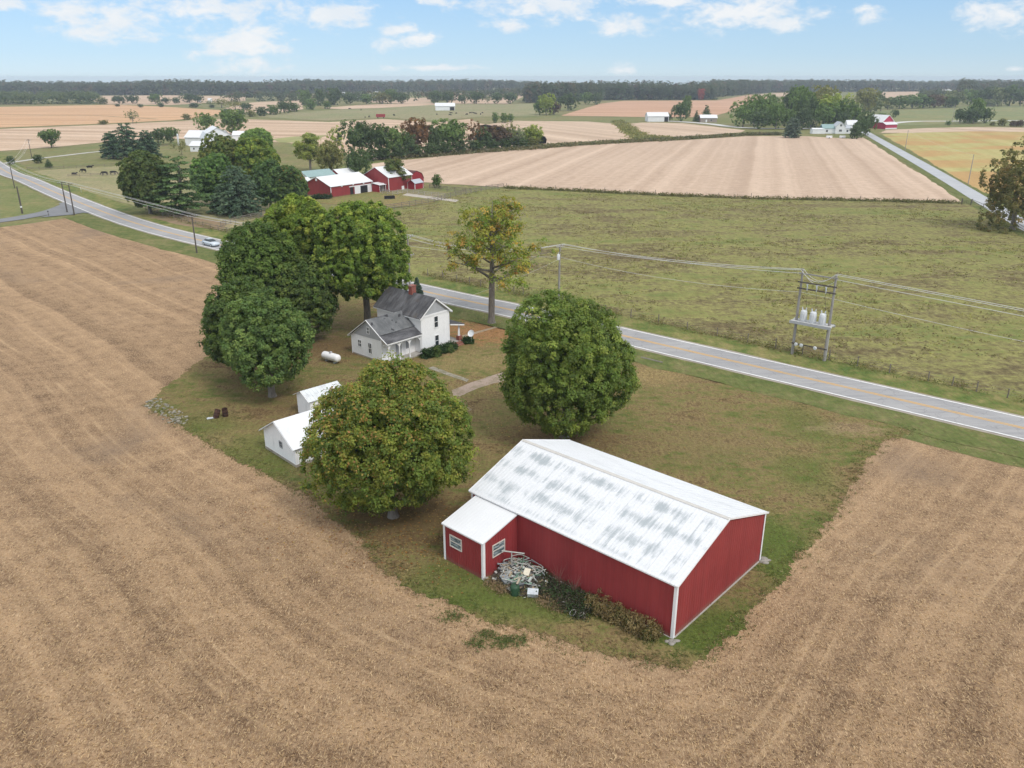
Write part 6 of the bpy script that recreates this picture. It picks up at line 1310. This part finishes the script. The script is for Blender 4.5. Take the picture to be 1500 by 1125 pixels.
fence('rail_fence', P((560, 284), (575, 286), (597, 283)), 2.4, 'board fence in front of the gabled red barn', 1.4, (.45, .9, 1.3), (), .09, 'pale_fence', (.04, .14))
fence('rail_fence', P((324, 333), (345, 326), (400, 315), (440, 309)), 2.6, 'board fence below the blue green spruce', 1.4, (.45, .9, 1.3), (), .09, 'fence_wood', (.04, .14))
fence('wire_fence', P((40, 249), (75, 248.5), (131, 245.5), (175, 243)), 4.5, 'fence across the paddock where the grass changes colour', 1.2, (.5, 1.0), (), .08)
fence('wire_fence', P((100, 259.2), (150, 257.8), (185, 255.8)), 4.5, 'low fence behind which the black cattle stand', 1.1, (.5, .95), (), .07)
fence('wire_fence', P((1500, 340), (1465, 318), (1440, 305), (1424, 298)), 6.5, 'short post fence along the country lane by the oak', 1.3, (.5, 1.05), (), .08)
ga, gb = Vector(g(1408.5, 299.5)), Vector(g(1422, 300.5)); e = empty('farm_gate', (ga.x, ga.y, 0), math.atan2((gb - ga).y, (gb - ga).x), 'dark tubular gate at the corner of the pasture by the lane', 'gate'); GWd = (gb - ga).length
for x in (0, GWd): mb = MB(); mb.tube([(x, 0, -.1), (x, 0, 1.7)], .1, 8); mb.build('post', M['dark_pole'], e)
mb = MB(); [mb.tube([(.12, 0, z), (GWd - .12, 0, z)], .03, 6) for z in (.4, .65, .9, 1.15, 1.4)]; [mb.tube([(x, 0, .4), (x, 0, 1.4)], .03, 6) for x in (.12, GWd * .5, GWd - .12)]; mb.build('gate_leaf', M['dark_pole'], e)
k = g(71.5, 316.5); e = empty('mailbox', (*k, 0), R(30), 'dark mailbox on a post at the mouth of the side road', 'mailbox'); mb = MB(); mb.bx(-.05, .05, -.05, .05, -.1, 1.1); mb.build('post', M['dark_pole'], e); mb = MB(); mb.prism([(-.14, 1.1), (.14, 1.1), (.14, 1.28), (.08, 1.36), (-.08, 1.36), (-.14, 1.28)], -.3, .3, 0, 'y'); mb.build('box', M['rubber'], e)
k = g(119.3, 282); e = empty('round_sign', (*k, 0), R(-60), 'round white disc on a post at the paddock fence', 'sign'); mb = MB(); mb.tube([(0, 0, -.1), (0, 0, 1.1)], .04, 6); mb.build('post', M['galv'], e); mb = MB(); mb.tube([(0, -.03, 1.1), (0, .03, 1.1)], .42, 16); mb.build('disc', M['white_trim'], e)
k = g(629, 285.5); e = empty('feed_trough', (*k, 0), R(20), 'dark feed trough in the farmyard', 'trough'); e.location = (*g(564, 292), 0); mb = MB(); mb.bx(0, 3, 0, .1, .0, .9); mb.bx(0, 3, .9, 1, .0, .9); mb.bx(0, .1, .1, .9, 0, .9); mb.bx(2.9, 3, .1, .9, 0, .9); mb.bx(.1, 2.9, .1, .9, .3, .36); mb.build('tub', M['dark'], e)

# ------------------------------------------------------------------ the car
cp = Vector(g(309.5, 362)); cdir = Vector((0.762, -0.648)); road_pt = min(ROAD, key=lambda p: (Vector(p) - cp).length)
cp = Vector(road_pt) + Vector((-cdir.y, cdir.x)) * -1.6
e = empty('sedan_car', (cp.x, cp.y, .10), math.atan2(cdir.y, cdir.x), 'silver car driving on the county road past the dark pole', 'car')
paint = NT('silver_paint').out((.60, .66, .72), .25, .5, .3)
def car_shell(stations, mat, name, parent, inset=0.0):
    mb = MB(); vs = []
    for x, hw, z0, z1, tw in stations: vs += [(x, -hw, z0), (x, -hw, z0 + (z1 - z0) * .55), (x, -tw, z1), (x, tw, z1), (x, hw, z0 + (z1 - z0) * .55), (x, hw, z0)]
    n = len(stations); fs = []
    for i in range(n - 1):
        for k in range(6): k2 = (k + 1) % 6; fs.append((i * 6 + k, i * 6 + k2, (i + 1) * 6 + k2, (i + 1) * 6 + k))
    fs += [tuple(reversed(range(6))), tuple(range((n - 1) * 6, n * 6))]; mb.add(vs, fs, 0, True)
    return mb.build(name, mat, parent)
body = car_shell([(-2.3, .78, .35, .80, .70), (-2.2, .86, .26, .95, .76), (-1.2, .9, .22, 1.0, .80), (.6, .9, .22, 1.0, .80), (1.6, .88, .22, .90, .78), (2.2, .82, .26, .78, .70), (2.32, .72, .35, .66, .62)], paint, 'body', e)
car_shell([(-1.75, .70, .96, .99, .62), (-1.1, .74, .98, 1.42, .56), (.15, .74, .98, 1.44, .56), (1.0, .72, .96, 1.0, .62)], M['glass'], 'windows', e)
mb = MB(); mb.box((-.5, 0, 1.452), (1.3, 1.12, .04)); mb.build('roof', paint, e)
for x in (-1.4, 1.42):
    for y in (-.82, .82):
        mb = MB(); mb.tube([(x, y - .1, .32), (x, y + .1, .32)], .32, 16); wl = mb.build('wheel', M['rubber'], e)
        s = 1 if y > 0 else -1; mb = MB(); mb.tube([(x, y + s * .09, .32), (x, y + s * .115, .32)], .2, 12); mb.build('rim', M['galv'], wl)
for y in (-.6, .6):
    mb = MB(); mb.sphere((2.22, y, .66), (.10, .16, .08), 8, 6); mb.build('headlight', M['white_trim'], e)
    mb = MB(); mb.box((-2.28, y, .78), (.06, .3, .12)); mb.build('tail_light', NT('red_lamp').out((.35, .02, .02), .3), e)

# ------------------------------------------------------------------ cattle
def cow_mesh(grazing, lying=False):
    bm = bmesh.new(); sk = bm.verts.layers.skin.verify()
    lz = -.55 if lying else 0
    J = [((0, 0, 1.05 + lz), .34), ((.55, 0, 1.05 + lz), .33), ((.95, 0, 1.15 + lz), .22), ((1.25, 0, (.85 if grazing else 1.35) + lz), .15), ((1.5, 0, (.42 if grazing else 1.38) + (0 if grazing and lying else lz)), .13), ((1.72, 0, (.25 if grazing else 1.22) + (0 if grazing and lying else lz)), .08), ((-.55, 0, 1.08 + lz), .33), ((-.85, 0, 1.1 + lz), .24), ((-.98, 0, .95 + lz), .05), ((-1.02, 0, .5 + lz * .6), .035)]
    E_ = [(0, 1), (1, 2), (2, 3), (3, 4), (4, 5), (0, 6), (6, 7), (7, 8), (8, 9)]
    for (x, b, hind) in ((.62, 1, 0), (-.68, 6, 1)):
        for y in (-.2, .2):
            i = len(J)
            if lying: J += [((x, y * 1.2, .45), .13), ((x + .3, y * 1.7, .14), .08), ((x - .1, y * 1.8, .09), .06)]
            else: J += [((x + (.05 if hind else 0), y, .70), .13), ((x - (.12 if hind else -.02), y, .40), .075), ((x - .02, y, .05), .06)]
            E_ += [(b, i), (i, i + 1), (i + 1, i + 2)]
    for y in (-.18, .18): J.append(((1.42, y, J[4][0][2] + .1), .035)); E_.append((4, len(J) - 1))
    vs = [bm.verts.new(p) for p, _ in J]
    for a, b in E_: bm.edges.new((vs[a], vs[b]))
    for v, (_, r_) in zip(vs, J): v[sk].radius = (r_, r_)
    vs[0][sk].use_root = True
    me = bpy.data.meshes.new('cow'); bm.to_mesh(me); bm.free(); o = bpy.data.objects.new('cow', me); COL.objects.link(o)
    o.modifiers.new('skin', 'SKIN'); s_ = o.modifiers.new('sub', 'SUBSURF'); s_.levels = s_.render_levels = 1
    dg = bpy.context.evaluated_depsgraph_get(); m2 = bpy.data.meshes.new_from_object(o.evaluated_get(dg)); bpy.data.objects.remove(o)
    m2.materials.clear(); m2.materials.append(M['cow']); m2.polygons.foreach_set('use_smooth', [True] * len(m2.polygons)); m2.name = 'cow'; return m2
cows = [cow_mesh(True), cow_mesh(False), cow_mesh(False, True)]
def cow(u, v, k, rz, label, group, s=1.0):
    o = bpy.data.objects.new('cow', cows[k]); COL.objects.link(o); o.location = (*g(u, v), .03); o.rotation_euler = (0, 0, R(rz)); o.scale = (s, s, s); return tag(o, label, 'cow', group)
GC = 'black cattle in the near paddock'
for u, v, k, rz, lab in ((108.7, 256.3, 2, -20, 'black cow lying lowest down on the paddock slope'), (123, 253, 0, 170, 'black cow grazing alone above the lying one in the paddock'), (131, 246, 2, 10, 'black cow lying along the upper paddock fence'), (154, 257, 0, 180, 'leftmost black cow of three in line on the lower paddock fence'), (166, 256.3, 0, 10, 'middle black cow of three in line on the lower paddock fence'), (180.5, 255.8, 1, 0, 'rightmost black cow of three in line, close to the round maple')): cow(u, v, k, rz, lab, GC, 1.1)
fc = [(512, 160.6), (529, 161.8), (535, 172.6), (541, 172.2), (577.5, 170.2), (640, 168.2), (659, 169.6), (661, 167.0), (668, 166.5), (684, 168.8), (689, 166.8), (694, 166), (697, 167.8), (704, 168.4), (707, 166)]
for i, (u, v) in enumerate(sorted(fc)): cow(u, v, (0, 1, 2)[i % 3], rnd.uniform(0, 360), 'dark cow in the far pasture, %s of the herd counting from the left' % ORD[i], 'herd in the far pasture', 1.25)

# ------------------------------------------------------------------ the scrap heap against the barn
def bl_(x, y): return bw(x, y)
rg = random.Random(5)
def scrap(name, mb, mat, label, cat, group=None): return tag(mb.build(name, mat), label, cat, group)
heap = MB()
hx0, hy0 = 6.9, -1.9
def heapz(x, y): return max(0, .62 * (1 - ((x - 6.6) / 2.6) ** 2 - ((y + 1.7) / 1.9) ** 2))
nx_, ny_ = 26, 18; vs = []
for j in range(ny_):
    for i in range(nx_):
        x = 4.85 + i * .22; y = -3.75 + j * .21; z = heapz(x, y); z += .35 * z * mnoise.noise(Vector((x * 2.1, y * 2.1, 1))) - (.04 if z == 0 else 0); p = bl_(x, y); vs.append((p[0], p[1], z + .04))
heap.add(vs, [(j * nx_ + i, j * nx_ + i + 1, (j + 1) * nx_ + i + 1, (j + 1) * nx_ + i) for j in range(ny_ - 1) for i in range(nx_ - 1)], 0, True)
o = heap.build('rubble_mound', dirty('dark_litter', (.075, .062, .05), (.14, .12, .095), .42, .62, .95, 3.0)); tag(o, 'dark mound of brush and litter under the scrap pipes beside the barn wall', 'rubble', None, 'stuff')
pipe_m = plain('weathered_white_plastic', (.42, .43, .40), .5, .25, 3.0); green_m = plain('pale_green_plastic', (.16, .27, .20), .5, .2); greym = plain('dull_grey_plastic', (.26, .28, .29), .6, .2)
for i in range(44):
    x, y = rg.uniform(5.2, 7.9), rg.uniform(-3.0, -.5); z = heapz(x, y) + rg.uniform(.10, .38); a = rg.choice((R(8), R(35), R(150), R(95))) + rg.uniform(-.5, .5); Ln = rg.uniform(.7, 2.0); tl = rg.uniform(-.22, .22)
    if i % 3 == 0:                                   # bent lengths
        q = [(x + math.cos(a + t * 1.6 - .8) * Ln * .6, y + math.sin(a + t * 1.6 - .8) * Ln * .6, z + tl * t) for t in [k / 7 for k in range(8)]]
    else: q = [(x - math.cos(a) * Ln / 2, y - math.sin(a) * Ln / 2, z - tl * Ln / 2), (x + math.cos(a) * Ln / 2, y + math.sin(a) * Ln / 2, z + tl * Ln / 2)]
    q = [(*bl_(min(p[0], 8.6) if p[1] > -3.5 else p[0], min(p[1], -.2)), max(p[2], .05)) for p in q]
    mb = MB(); mb.tube(q, rg.uniform(.022, .042), 7); mt = (pipe_m, pipe_m, green_m, pipe_m, greym)[i % 5]
    nm = {0: 'white', 1: 'white', 2: 'pale green', 3: 'white', 4: 'grey'}[i % 5]
    scrap('scrap_pipe', mb, mt, '%s plastic pipe in the tangled scrap heap beside the lean-to' % ('bent ' + nm if i % 3 == 0 else 'straight ' + nm), 'pipe', 'tangled plastic pipes in the scrap heap')
lm = [plain('litter_white', (.48, .49, .46), .6, .25, 4.0), plain('litter_grey', (.24, .25, .26), .6, .25, 4.0), green_m, plain('litter_dark', (.05, .05, .05), .7, .2), plain('litter_tan', (.36, .28, .19), .8, .2)]
mb = MB()
for k in range(330):
    x, y = rg.gauss(6.7, .95), rg.gauss(-1.75, .75); y = min(y, -.15); x = max(x, 4.9); p = bl_(x, y)
    mb.box((p[0], p[1], heapz(x, y) + rg.uniform(.0, .28)), (rg.uniform(.06, .5), rg.uniform(.04, .16), rg.uniform(.02, .12)), rg.choice((0, 0, 1, 1, 2, 3, 3, 4)), M=Matrix.Rotation(rg.uniform(0, 6.3), 4, 'Z') @ Matrix.Rotation(rg.uniform(-.9, .9), 4, 'Y'))
tag(mb.build('junk_litter', lm), 'small broken white, grey and green scraps littering the heap beside the lean-to', 'rubble', None, 'stuff')
mb = MB(); mb.tube([(*bl_(4.95, -1.9), 1.78), (*bl_(6.35, -1.0), 1.72)], .055, 8); mb.tube([(*bl_(5.55, -1.5), .6), (*bl_(5.55, -1.5), 1.72)], .045, 8); scrap('tee_post', mb, pipe_m, 'white tee shaped post sticking up above the scrap heap under the lean-to window', 'post')
def slab(x, y, z, d, rz, tilt, mat, name, label, cat='scrap', group=None):
    p = bl_(x, y); mb = MB(); mb.box((p[0], p[1], z), d, 0, M=Matrix.Rotation(R(rz + BA), 4, 'Z') @ Matrix.Rotation(R(tilt), 4, 'X')); return scrap(name, mb, mat, label, cat, group)
for i in range(16): slab(rg.uniform(5.2, 7.6), rg.uniform(-3.1, -.8), .45 + rg.uniform(.1, .4), (rg.uniform(.5, 1.4), rg.uniform(.07, .14), .03), rg.uniform(0, 180), rg.uniform(-20, 20), (pipe_m, plain('bare_board', (.42, .36, .28), .85, .2))[i % 2], 'scrap_board', ('whitish', 'bare')[i % 2] + ' board lying across the scrap heap', 'board', 'boards in the scrap heap')
slab(7.25, -1.75, .95, (.45, .55, .06), 20, 30, plain('cream_panel', (.66, .60, .48), .7, .1), 'cream_panel', 'cream coloured panel on top of the scrap heap')
slab(8.7, -2.75, .38, (.75, .5, .4), 35, 22, plain('white_enamel', (.50, .53, .56), .5, .25, 3.0), 'discarded_appliance', 'white and grey discarded appliance at the front of the scrap heap', 'appliance')
slab(6.3, -2.95, .35, (.8, .5, .6), -25, 10, greym, 'grey_crate', 'grey plastic crate half buried at the front of the scrap heap', 'crate')
slab(7.5, -3.0, .5, (.9, .12, .5), 60, 25, plain('blackened_panel', (.12, .13, .14), .5, .2), 'dark_panel', 'dark panel leaning in the front of the scrap heap')
p = bl_(7.55, -3.35); e = empty('barrel', (*p, 0), 0, 'dark green plastic drum at the front of the scrap heap', 'barrel'); mb = MB(); mb.tube([(0, 0, -.02), (0, 0, .1), (0, 0, .65), (0, 0, .78), (0, 0, .80)], [.30, .34, .34, .29, .1], 14); mb.build('body', plain('dark_green_plastic', (.03, .075, .04), .5, .12), e); mb = MB(); mb.tube([(.12, 0, .8), (.12, 0, .84)], .05, 8); mb.build('cap', M['rubber'], e)
for i, (x, y, lab) in enumerate(((11.0, -2.2, 'pale wheel rim lying alone in the brush between scrap heap and tall weeds'), (12.0, -2.45, 'pale wheel rim left of another at the edge of the tall weeds'), (12.5, -2.2, 'pale wheel rim tucked into the edge of the tall weeds'))):
    p = bl_(x, y); mb = MB(); q = [(p[0] + .2 * math.cos(k * math.pi / 8), p[1] + .2 * math.sin(k * math.pi / 8), .22 + .12 * math.sin(k * math.pi / 8 + i)) for k in range(17)]; mb.tube(q, .04, 7, caps=False); scrap('wheel_rim', mb, plain('pale_alloy', (.42, .41, .39), .5, .12), lab, 'wheel', 'wheel rims in the brush')
def clumps(name, label, spots, h, per, size, cols, w, cat, kind='stuff', spread=.25, aspect=.3, seed=3, mat=None, lift=.75):
    """blades and stems standing up from the ground"""
    rng = np.random.default_rng(seed); S = np.array(spots); n = len(S) * per; idx = np.repeat(np.arange(len(S)), per)
    hh = h * rng.uniform(.45, 1.15, len(S))[idx]
    p = np.stack([S[idx, 0] + rng.normal(0, spread, n), S[idx, 1] + rng.normal(0, spread, n), hh * rng.uniform(.12, 1.0, n)], 1)
    nn = unit(n, rng) * np.array([1, 1, .5]) + np.array([0, -.1, lift]); nn /= np.linalg.norm(nn, axis=1, keepdims=True)
    col = (pick(cols, w, len(S), rng)[idx]) * rng.uniform(.7, 1.3, (n, 1))
    me = leaves_mesh(name, p, nn, size * rng.uniform(.7, 1.4, n), col, mat or M['leaf'], rng, aspect)
    o = bpy.data.objects.new(name, me); COL.objects.link(o); return tag(o, label, cat, None, kind)
rp = random.Random(9)
def along(x0, x1, y0, y1, n): return [bl_(rp.uniform(x0, x1), rp.uniform(y0, y1)) for _ in range(n)]
clumps('brush', 'dark twiggy brush and green vines along the barn wall', along(7.6, 12.8, -2.6, -.25, 240) + along(5.3, 8.0, -3.3, -.3, 60), .6, 26, .20, [(.085, .075, .055), (.065, .105, .04), (.14, .12, .095), (.075, .13, .05)], (3, 2, 1.2, 2), 'brush', lift=.4)
clumps('tall_weeds', 'tall brown seeded weeds against the corner of the red barn', along(12.2, 17.6, -1.5, -.2, 120), 1.05, 60, .20, [(.30, .23, .11), (.24, .18, .09), (.36, .28, .14), (.15, .145, .055)], (3, 3, 2, 2), 'weeds', spread=.13, aspect=.28, lift=.45)
clumps('tall_grass', 'pale dry grass at the foot of the scrap heap', along(5.2, 7.0, -3.9, -3.2, 40) + along(7.8, 11.5, -3.0, -2.4, 50), .5, 26, .22, [(.33, .23, .14), (.27, .20, .11), (.24, .2, .09)], (3, 2, 1), 'grass', aspect=.15)
for i, x in enumerate((9.2, 10.6)):
    p = bl_(x, -.55); e = empty('dead_bush', (*p, 0), 0, 'thin dead bush with pale twigs against the red wall, %s one' % ('left', 'right')[i], 'bush', 'dead bushes at the barn wall'); mb = MB()
    for k in range(20):
        a = rp.uniform(0, 6.28); s_ = rp.uniform(.15, .7); z = rp.uniform(.9, 1.9); mb.tube([(0, 0, 0), (math.cos(a) * s_ * .4, math.sin(a) * s_ * .3, z * .6), (math.cos(a) * s_, math.sin(a) * s_ * .5, z)], [.009, .007, .004], 4, caps=False)
    mb.build('twigs', plain('pale_twig', (.26, .12, .10), .9, .15), e)
for (x, y, sx_, lab) in ((18.45, -.3, 1.0, 'pale stones at the foot of the near barn corner'), (18.5, 12.3, 1.3, 'flat pale stone slab at the far right barn corner')):
    mb = MB(); p = bl_(x, y)
    for k in range(5): mb.sphere((p[0] + rp.uniform(-.35, .35) * sx_, p[1] + rp.uniform(-.3, .3), .05), (rp.uniform(.15, .32) * sx_, rp.uniform(.12, .25), rp.uniform(.05, .12)), 8, 5)
    tag(mb.build('stone_pile', plain('grey_stone', (.27, .25, .22), .95, .3, 3.0)), lab, 'stones')
# limestone rubble at the lawn corner
mb = MB()
for k in range(110):
    t = rp.uniform(0, 1); q = Vector(g(222, 586)).lerp(Vector(g(268, 622)), t) + Vector((rp.uniform(-1.0, 1.0), rp.uniform(-.6, .6))); s_ = rp.uniform(.06, .18)
    mb.box((q.x, q.y, .06), (s_ * 2, s_ * 1.4, s_), 0, M=Matrix.Rotation(rp.uniform(0, 3), 4, 'Z') @ Matrix.Rotation(rp.uniform(-.5, .5), 4, 'X'))
tag(mb.build('rubble', plain('lichened_stone', (.27, .25, .205), .95, .3, 3.0)), 'pale stone rubble along the left corner of the lawn', 'rubble', None, 'stuff')
mb = MB(); q = g(955, 528); mb.tube([(q[0] - 1.2, q[1] + 1.0, .02), (q[0] + 1.2, q[1] - 1.0, .02)], .16, 10); tag(mb.build('culvert_pipe', plain('old_pipe', (.20, .18, .15), .9, .2)), 'grey culvert pipe lying in the grass of the road ditch', 'pipe')

# ------------------------------------------------------------------ grass and weeds that nobody could count
def scatter(poly, n, ok=None):
    xs = [p[0] for p in poly]; ys = [p[1] for p in poly]; out = []
    while len(out) < n:
        x, y = rp.uniform(min(xs), max(xs)), rp.uniform(min(ys), max(ys)); c = False; j = len(poly) - 1
        for i in range(len(poly)):
            if (poly[i][1] > y) != (poly[j][1] > y) and x < (poly[j][0] - poly[i][0]) * (y - poly[i][1]) / (poly[j][1] - poly[i][1]) + poly[i][0]: c = not c
            j = i
        if c and (ok is None or ok(x, y)): out.append((x, y))
    return out
near_past = [p for p in past if p[1] < 300]
def wk(x, y): return wob(x, y, .05, 2) + .6 * wob(x, y, .25, 4) > rp.uniform(-.35, .5)
clumps('pasture_weeds', 'tussocks and dark weeds all over the rough pasture', scatter(near_past, 5000, wk), .16, 7, .34, [(.20, .16, .08), (.24, .22, .09), (.28, .26, .09), (.16, .13, .07), (.20, .22, .07)], (3, 3, 2, 2, 2), 'weeds', spread=.5, aspect=.5, seed=8)
ed = []
for i in range(len(fl) - 1):
    a, b = Vector(fl[i]), Vector(fl[i + 1])
    for k in range(12): q = a.lerp(b, rp.random()); ed.append((q.x + rp.uniform(-.9, .9), q.y + rp.uniform(-.9, .9)))
for p_, q_ in ((fl2[i], fl2[i + 1]) for i in range(len(fl2) - 1)):
    for k in range(7): q = Vector(p_).lerp(Vector(q_), rp.random()); ed.append((q.x + rp.uniform(-.9, .9), q.y + rp.uniform(-.9, .9)))
clumps('fence_weeds', 'long grass and weeds under the roadside fences', ed, .8, 14, .34, [(.26, .21, .10), (.20, .18, .07), (.13, .16, .045), (.22, .16, .09)], (2, 3, 3, 1), 'weeds', spread=.4, aspect=.22, seed=12)
fe = P((742, 276), (850, 280.5), (960, 286), (1100, 291.2), (1260, 294.2), (1408, 298)); ed = []
for a, b in zip(fe, fe[1:]):
    for k in range(150): q = Vector(a).lerp(Vector(b), rp.random()); ed.append((q.x + rp.uniform(-.7, .7), q.y + rp.uniform(-.9, .9)))
clumps('fence_weeds', 'dark strip of weeds along the edge of the striped field', ed, .9, 9, .55, [(.15, .14, .06), (.19, .165, .07), (.13, .135, .05)], (2, 2, 2), 'weeds', spread=.6, aspect=.4, seed=13)
ed = []
dl_ = P((560, 232), (640, 228), (760, 219.5), (830, 214), (930, 208), (1010, 203.5), (1095, 198), (1140, 197.5))
for a, b in zip(dl_, dl_[1:]):
    for k in range(170): q = Vector(a).lerp(Vector(b), rp.random()); h_ = 2.5 * (1 + wob(q.x, q.y, .02, 5)); ed.append((q.x + rp.gauss(0, h_), q.y + rp.gauss(0, h_)))
clumps('ditch_weeds', 'band of grey green weeds along the top edge of the striped field', ed, 1.7, 9, 1.1, [(.15, .14, .07), (.19, .16, .09), (.12, .13, .055), (.20, .19, .12)], (2, 2, 2, 1), 'weeds', spread=1.0, aspect=.5, seed=17)
sw = scatter(P((898, 178), (912, 177.5), (925, 187), (948, 199), (1000, 203), (960, 207), (930, 206.5), (915, 194)), 500)
clumps('ditch_weeds', 'yellow green weeds filling the swale between the two harvested fields', sw, 1.3, 9, 1.3, [(.24, .23, .08), (.20, .21, .075), (.28, .24, .10), (.16, .15, .08)], (3, 2, 2, 1), 'weeds', spread=1.8, aspect=.5, seed=18)
# ragged grass along the edge of the stubble and tufts growing out into it
ed = []
lp = lawn_pts[:21]
for a, b in zip(lp, lp[1:]):
    a, b = Vector(a), Vector(b); nr = Vector((b.y - a.y, a.x - b.x)).normalized()
    for k in range(int((b - a).length * 9)):
        q = a.lerp(b, rp.random()); d = rp.gauss(-.3, .55); ed.append((q.x + nr.x * d, q.y + nr.y * d))
clumps('edge_grass', 'ragged grass at the border between lawn and stubble', ed, .20, 9, .17, [(.15, .16, .055), (.19, .175, .075), (.12, .15, .045), (.30, .22, .12)], (3, 2, 3, 1.5), 'grass', spread=.16, aspect=.25, seed=14)
tf = [(p[0] + rp.gauss(0, .45), p[1] + rp.gauss(0, .3)) for c_ in ((712, 930), (742, 938), (765, 942), (700, 944), (660, 905), (735, 945)) for p in [g(*c_)] for _ in range(26)]
clumps('edge_grass', 'green tufts growing out into the stubble in front of the scrap heap', tf, .22, 12, .17, [(.12, .16, .05), (.16, .185, .065)], (1, 1), 'grass', spread=.12, aspect=.25, seed=15)
lw = scatter(lawn_pts, 20000)
clumps('lawn_tufts', 'short uneven tufts of the lawn', lw, .09, 6, .13, [(.17, .155, .055), (.24, .185, .085), (.12, .145, .04), (.32, .235, .12), (.14, .09, .045)], (3, 3, 2, 2, 2), 'grass', spread=.25, aspect=.3, seed=16)
# fallen leaves under the yellowing maple and the grove
fl_ = []
for (cx_, cy_, sx_, n_) in ((-9.2, 57.0, 4.6, 620), (-5.0, 52.5, 3.0, 200), (-3, 111, 6, 380), (-20, 103, 7, 300), (4.6, 73, 4.5, 220), (-15, 60, 5, 250)):
    for _ in range(n_): fl_.append((rp.gauss(cx_, sx_), rp.gauss(cy_, sx_ * .7), .075 + rp.uniform(0, .03)))
fl_ = np.array(fl_); rng = np.random.default_rng(4); nn = unit(len(fl_), rng) * .3 + np.array([0, 0, 1]); nn /= np.linalg.norm(nn, axis=1, keepdims=True)
me = leaves_mesh('fallen_leaves', fl_, nn, rng.uniform(.10, .20, len(fl_)), pick([(.36, .18, .06), (.42, .28, .10), (.28, .12, .05), (.46, .36, .18)], (3, 3, 2, 1), len(fl_), rng), M['leaf'], rng, .8)
o = bpy.data.objects.new('fallen_leaves', me); COL.objects.link(o); tag(o, 'fallen orange leaves scattered over lawn and field edge under the maples', 'leaves', None, 'stuff')
# loose straw on the stubble nearest the camera
pts = []
while len(pts) < 42000:
    u, v = rp.uniform(-40, 1540), 620 + 560 * rp.random() ** .8; x, y = g(u, v)
    d = max(n_[0] * x + n_[1] * y - n_[2] for n_ in LN)
    if d > .2 and (x * RN.x + y * RN.y) < 84: pts.append((x, y, .035 + rp.uniform(0, .05)))
pts = np.array(pts); rng = np.random.default_rng(6); nn = unit(len(pts), rng) * .55 + np.array([0, 0, 1]); nn /= np.linalg.norm(nn, axis=1, keepdims=True)
me = leaves_mesh('straw', pts, nn, rng.uniform(.12, .34, len(pts)), pick([(.64, .48, .30), (.52, .36, .21), (.30, .185, .10), (.13, .08, .05)], (3, 3, 2, 2), len(pts), rng), plain('x', (1, 1, 1)) if False else M['leaf'], rng, .14)
o = bpy.data.objects.new('straw', me); COL.objects.link(o); tag(o, 'loose bean straw lying on the near stubble field', 'straw', None, 'stuff')

# ------------------------------------------------------------------ the air between here and the horizon
hz = MB().bx(-3650, 3650, -3650, 3650, -1.2, 36.5); hn = NT('haze'); pv = hn.n('ShaderNodeVolumePrincipled'); pv.inputs['Color'].default_value = (0.80, 0.88, 1.0, 1); pv.inputs['Density'].default_value = 0.00017; pv.inputs['Anisotropy'].default_value = 0.2
ho = hn.n('ShaderNodeOutputMaterial'); hn.link(pv.outputs[0], ho.inputs['Volume'])
tag(hz.build('haze', hn.m), 'thin pale blue haze that fades the far woods', 'haze', None, 'stuff')
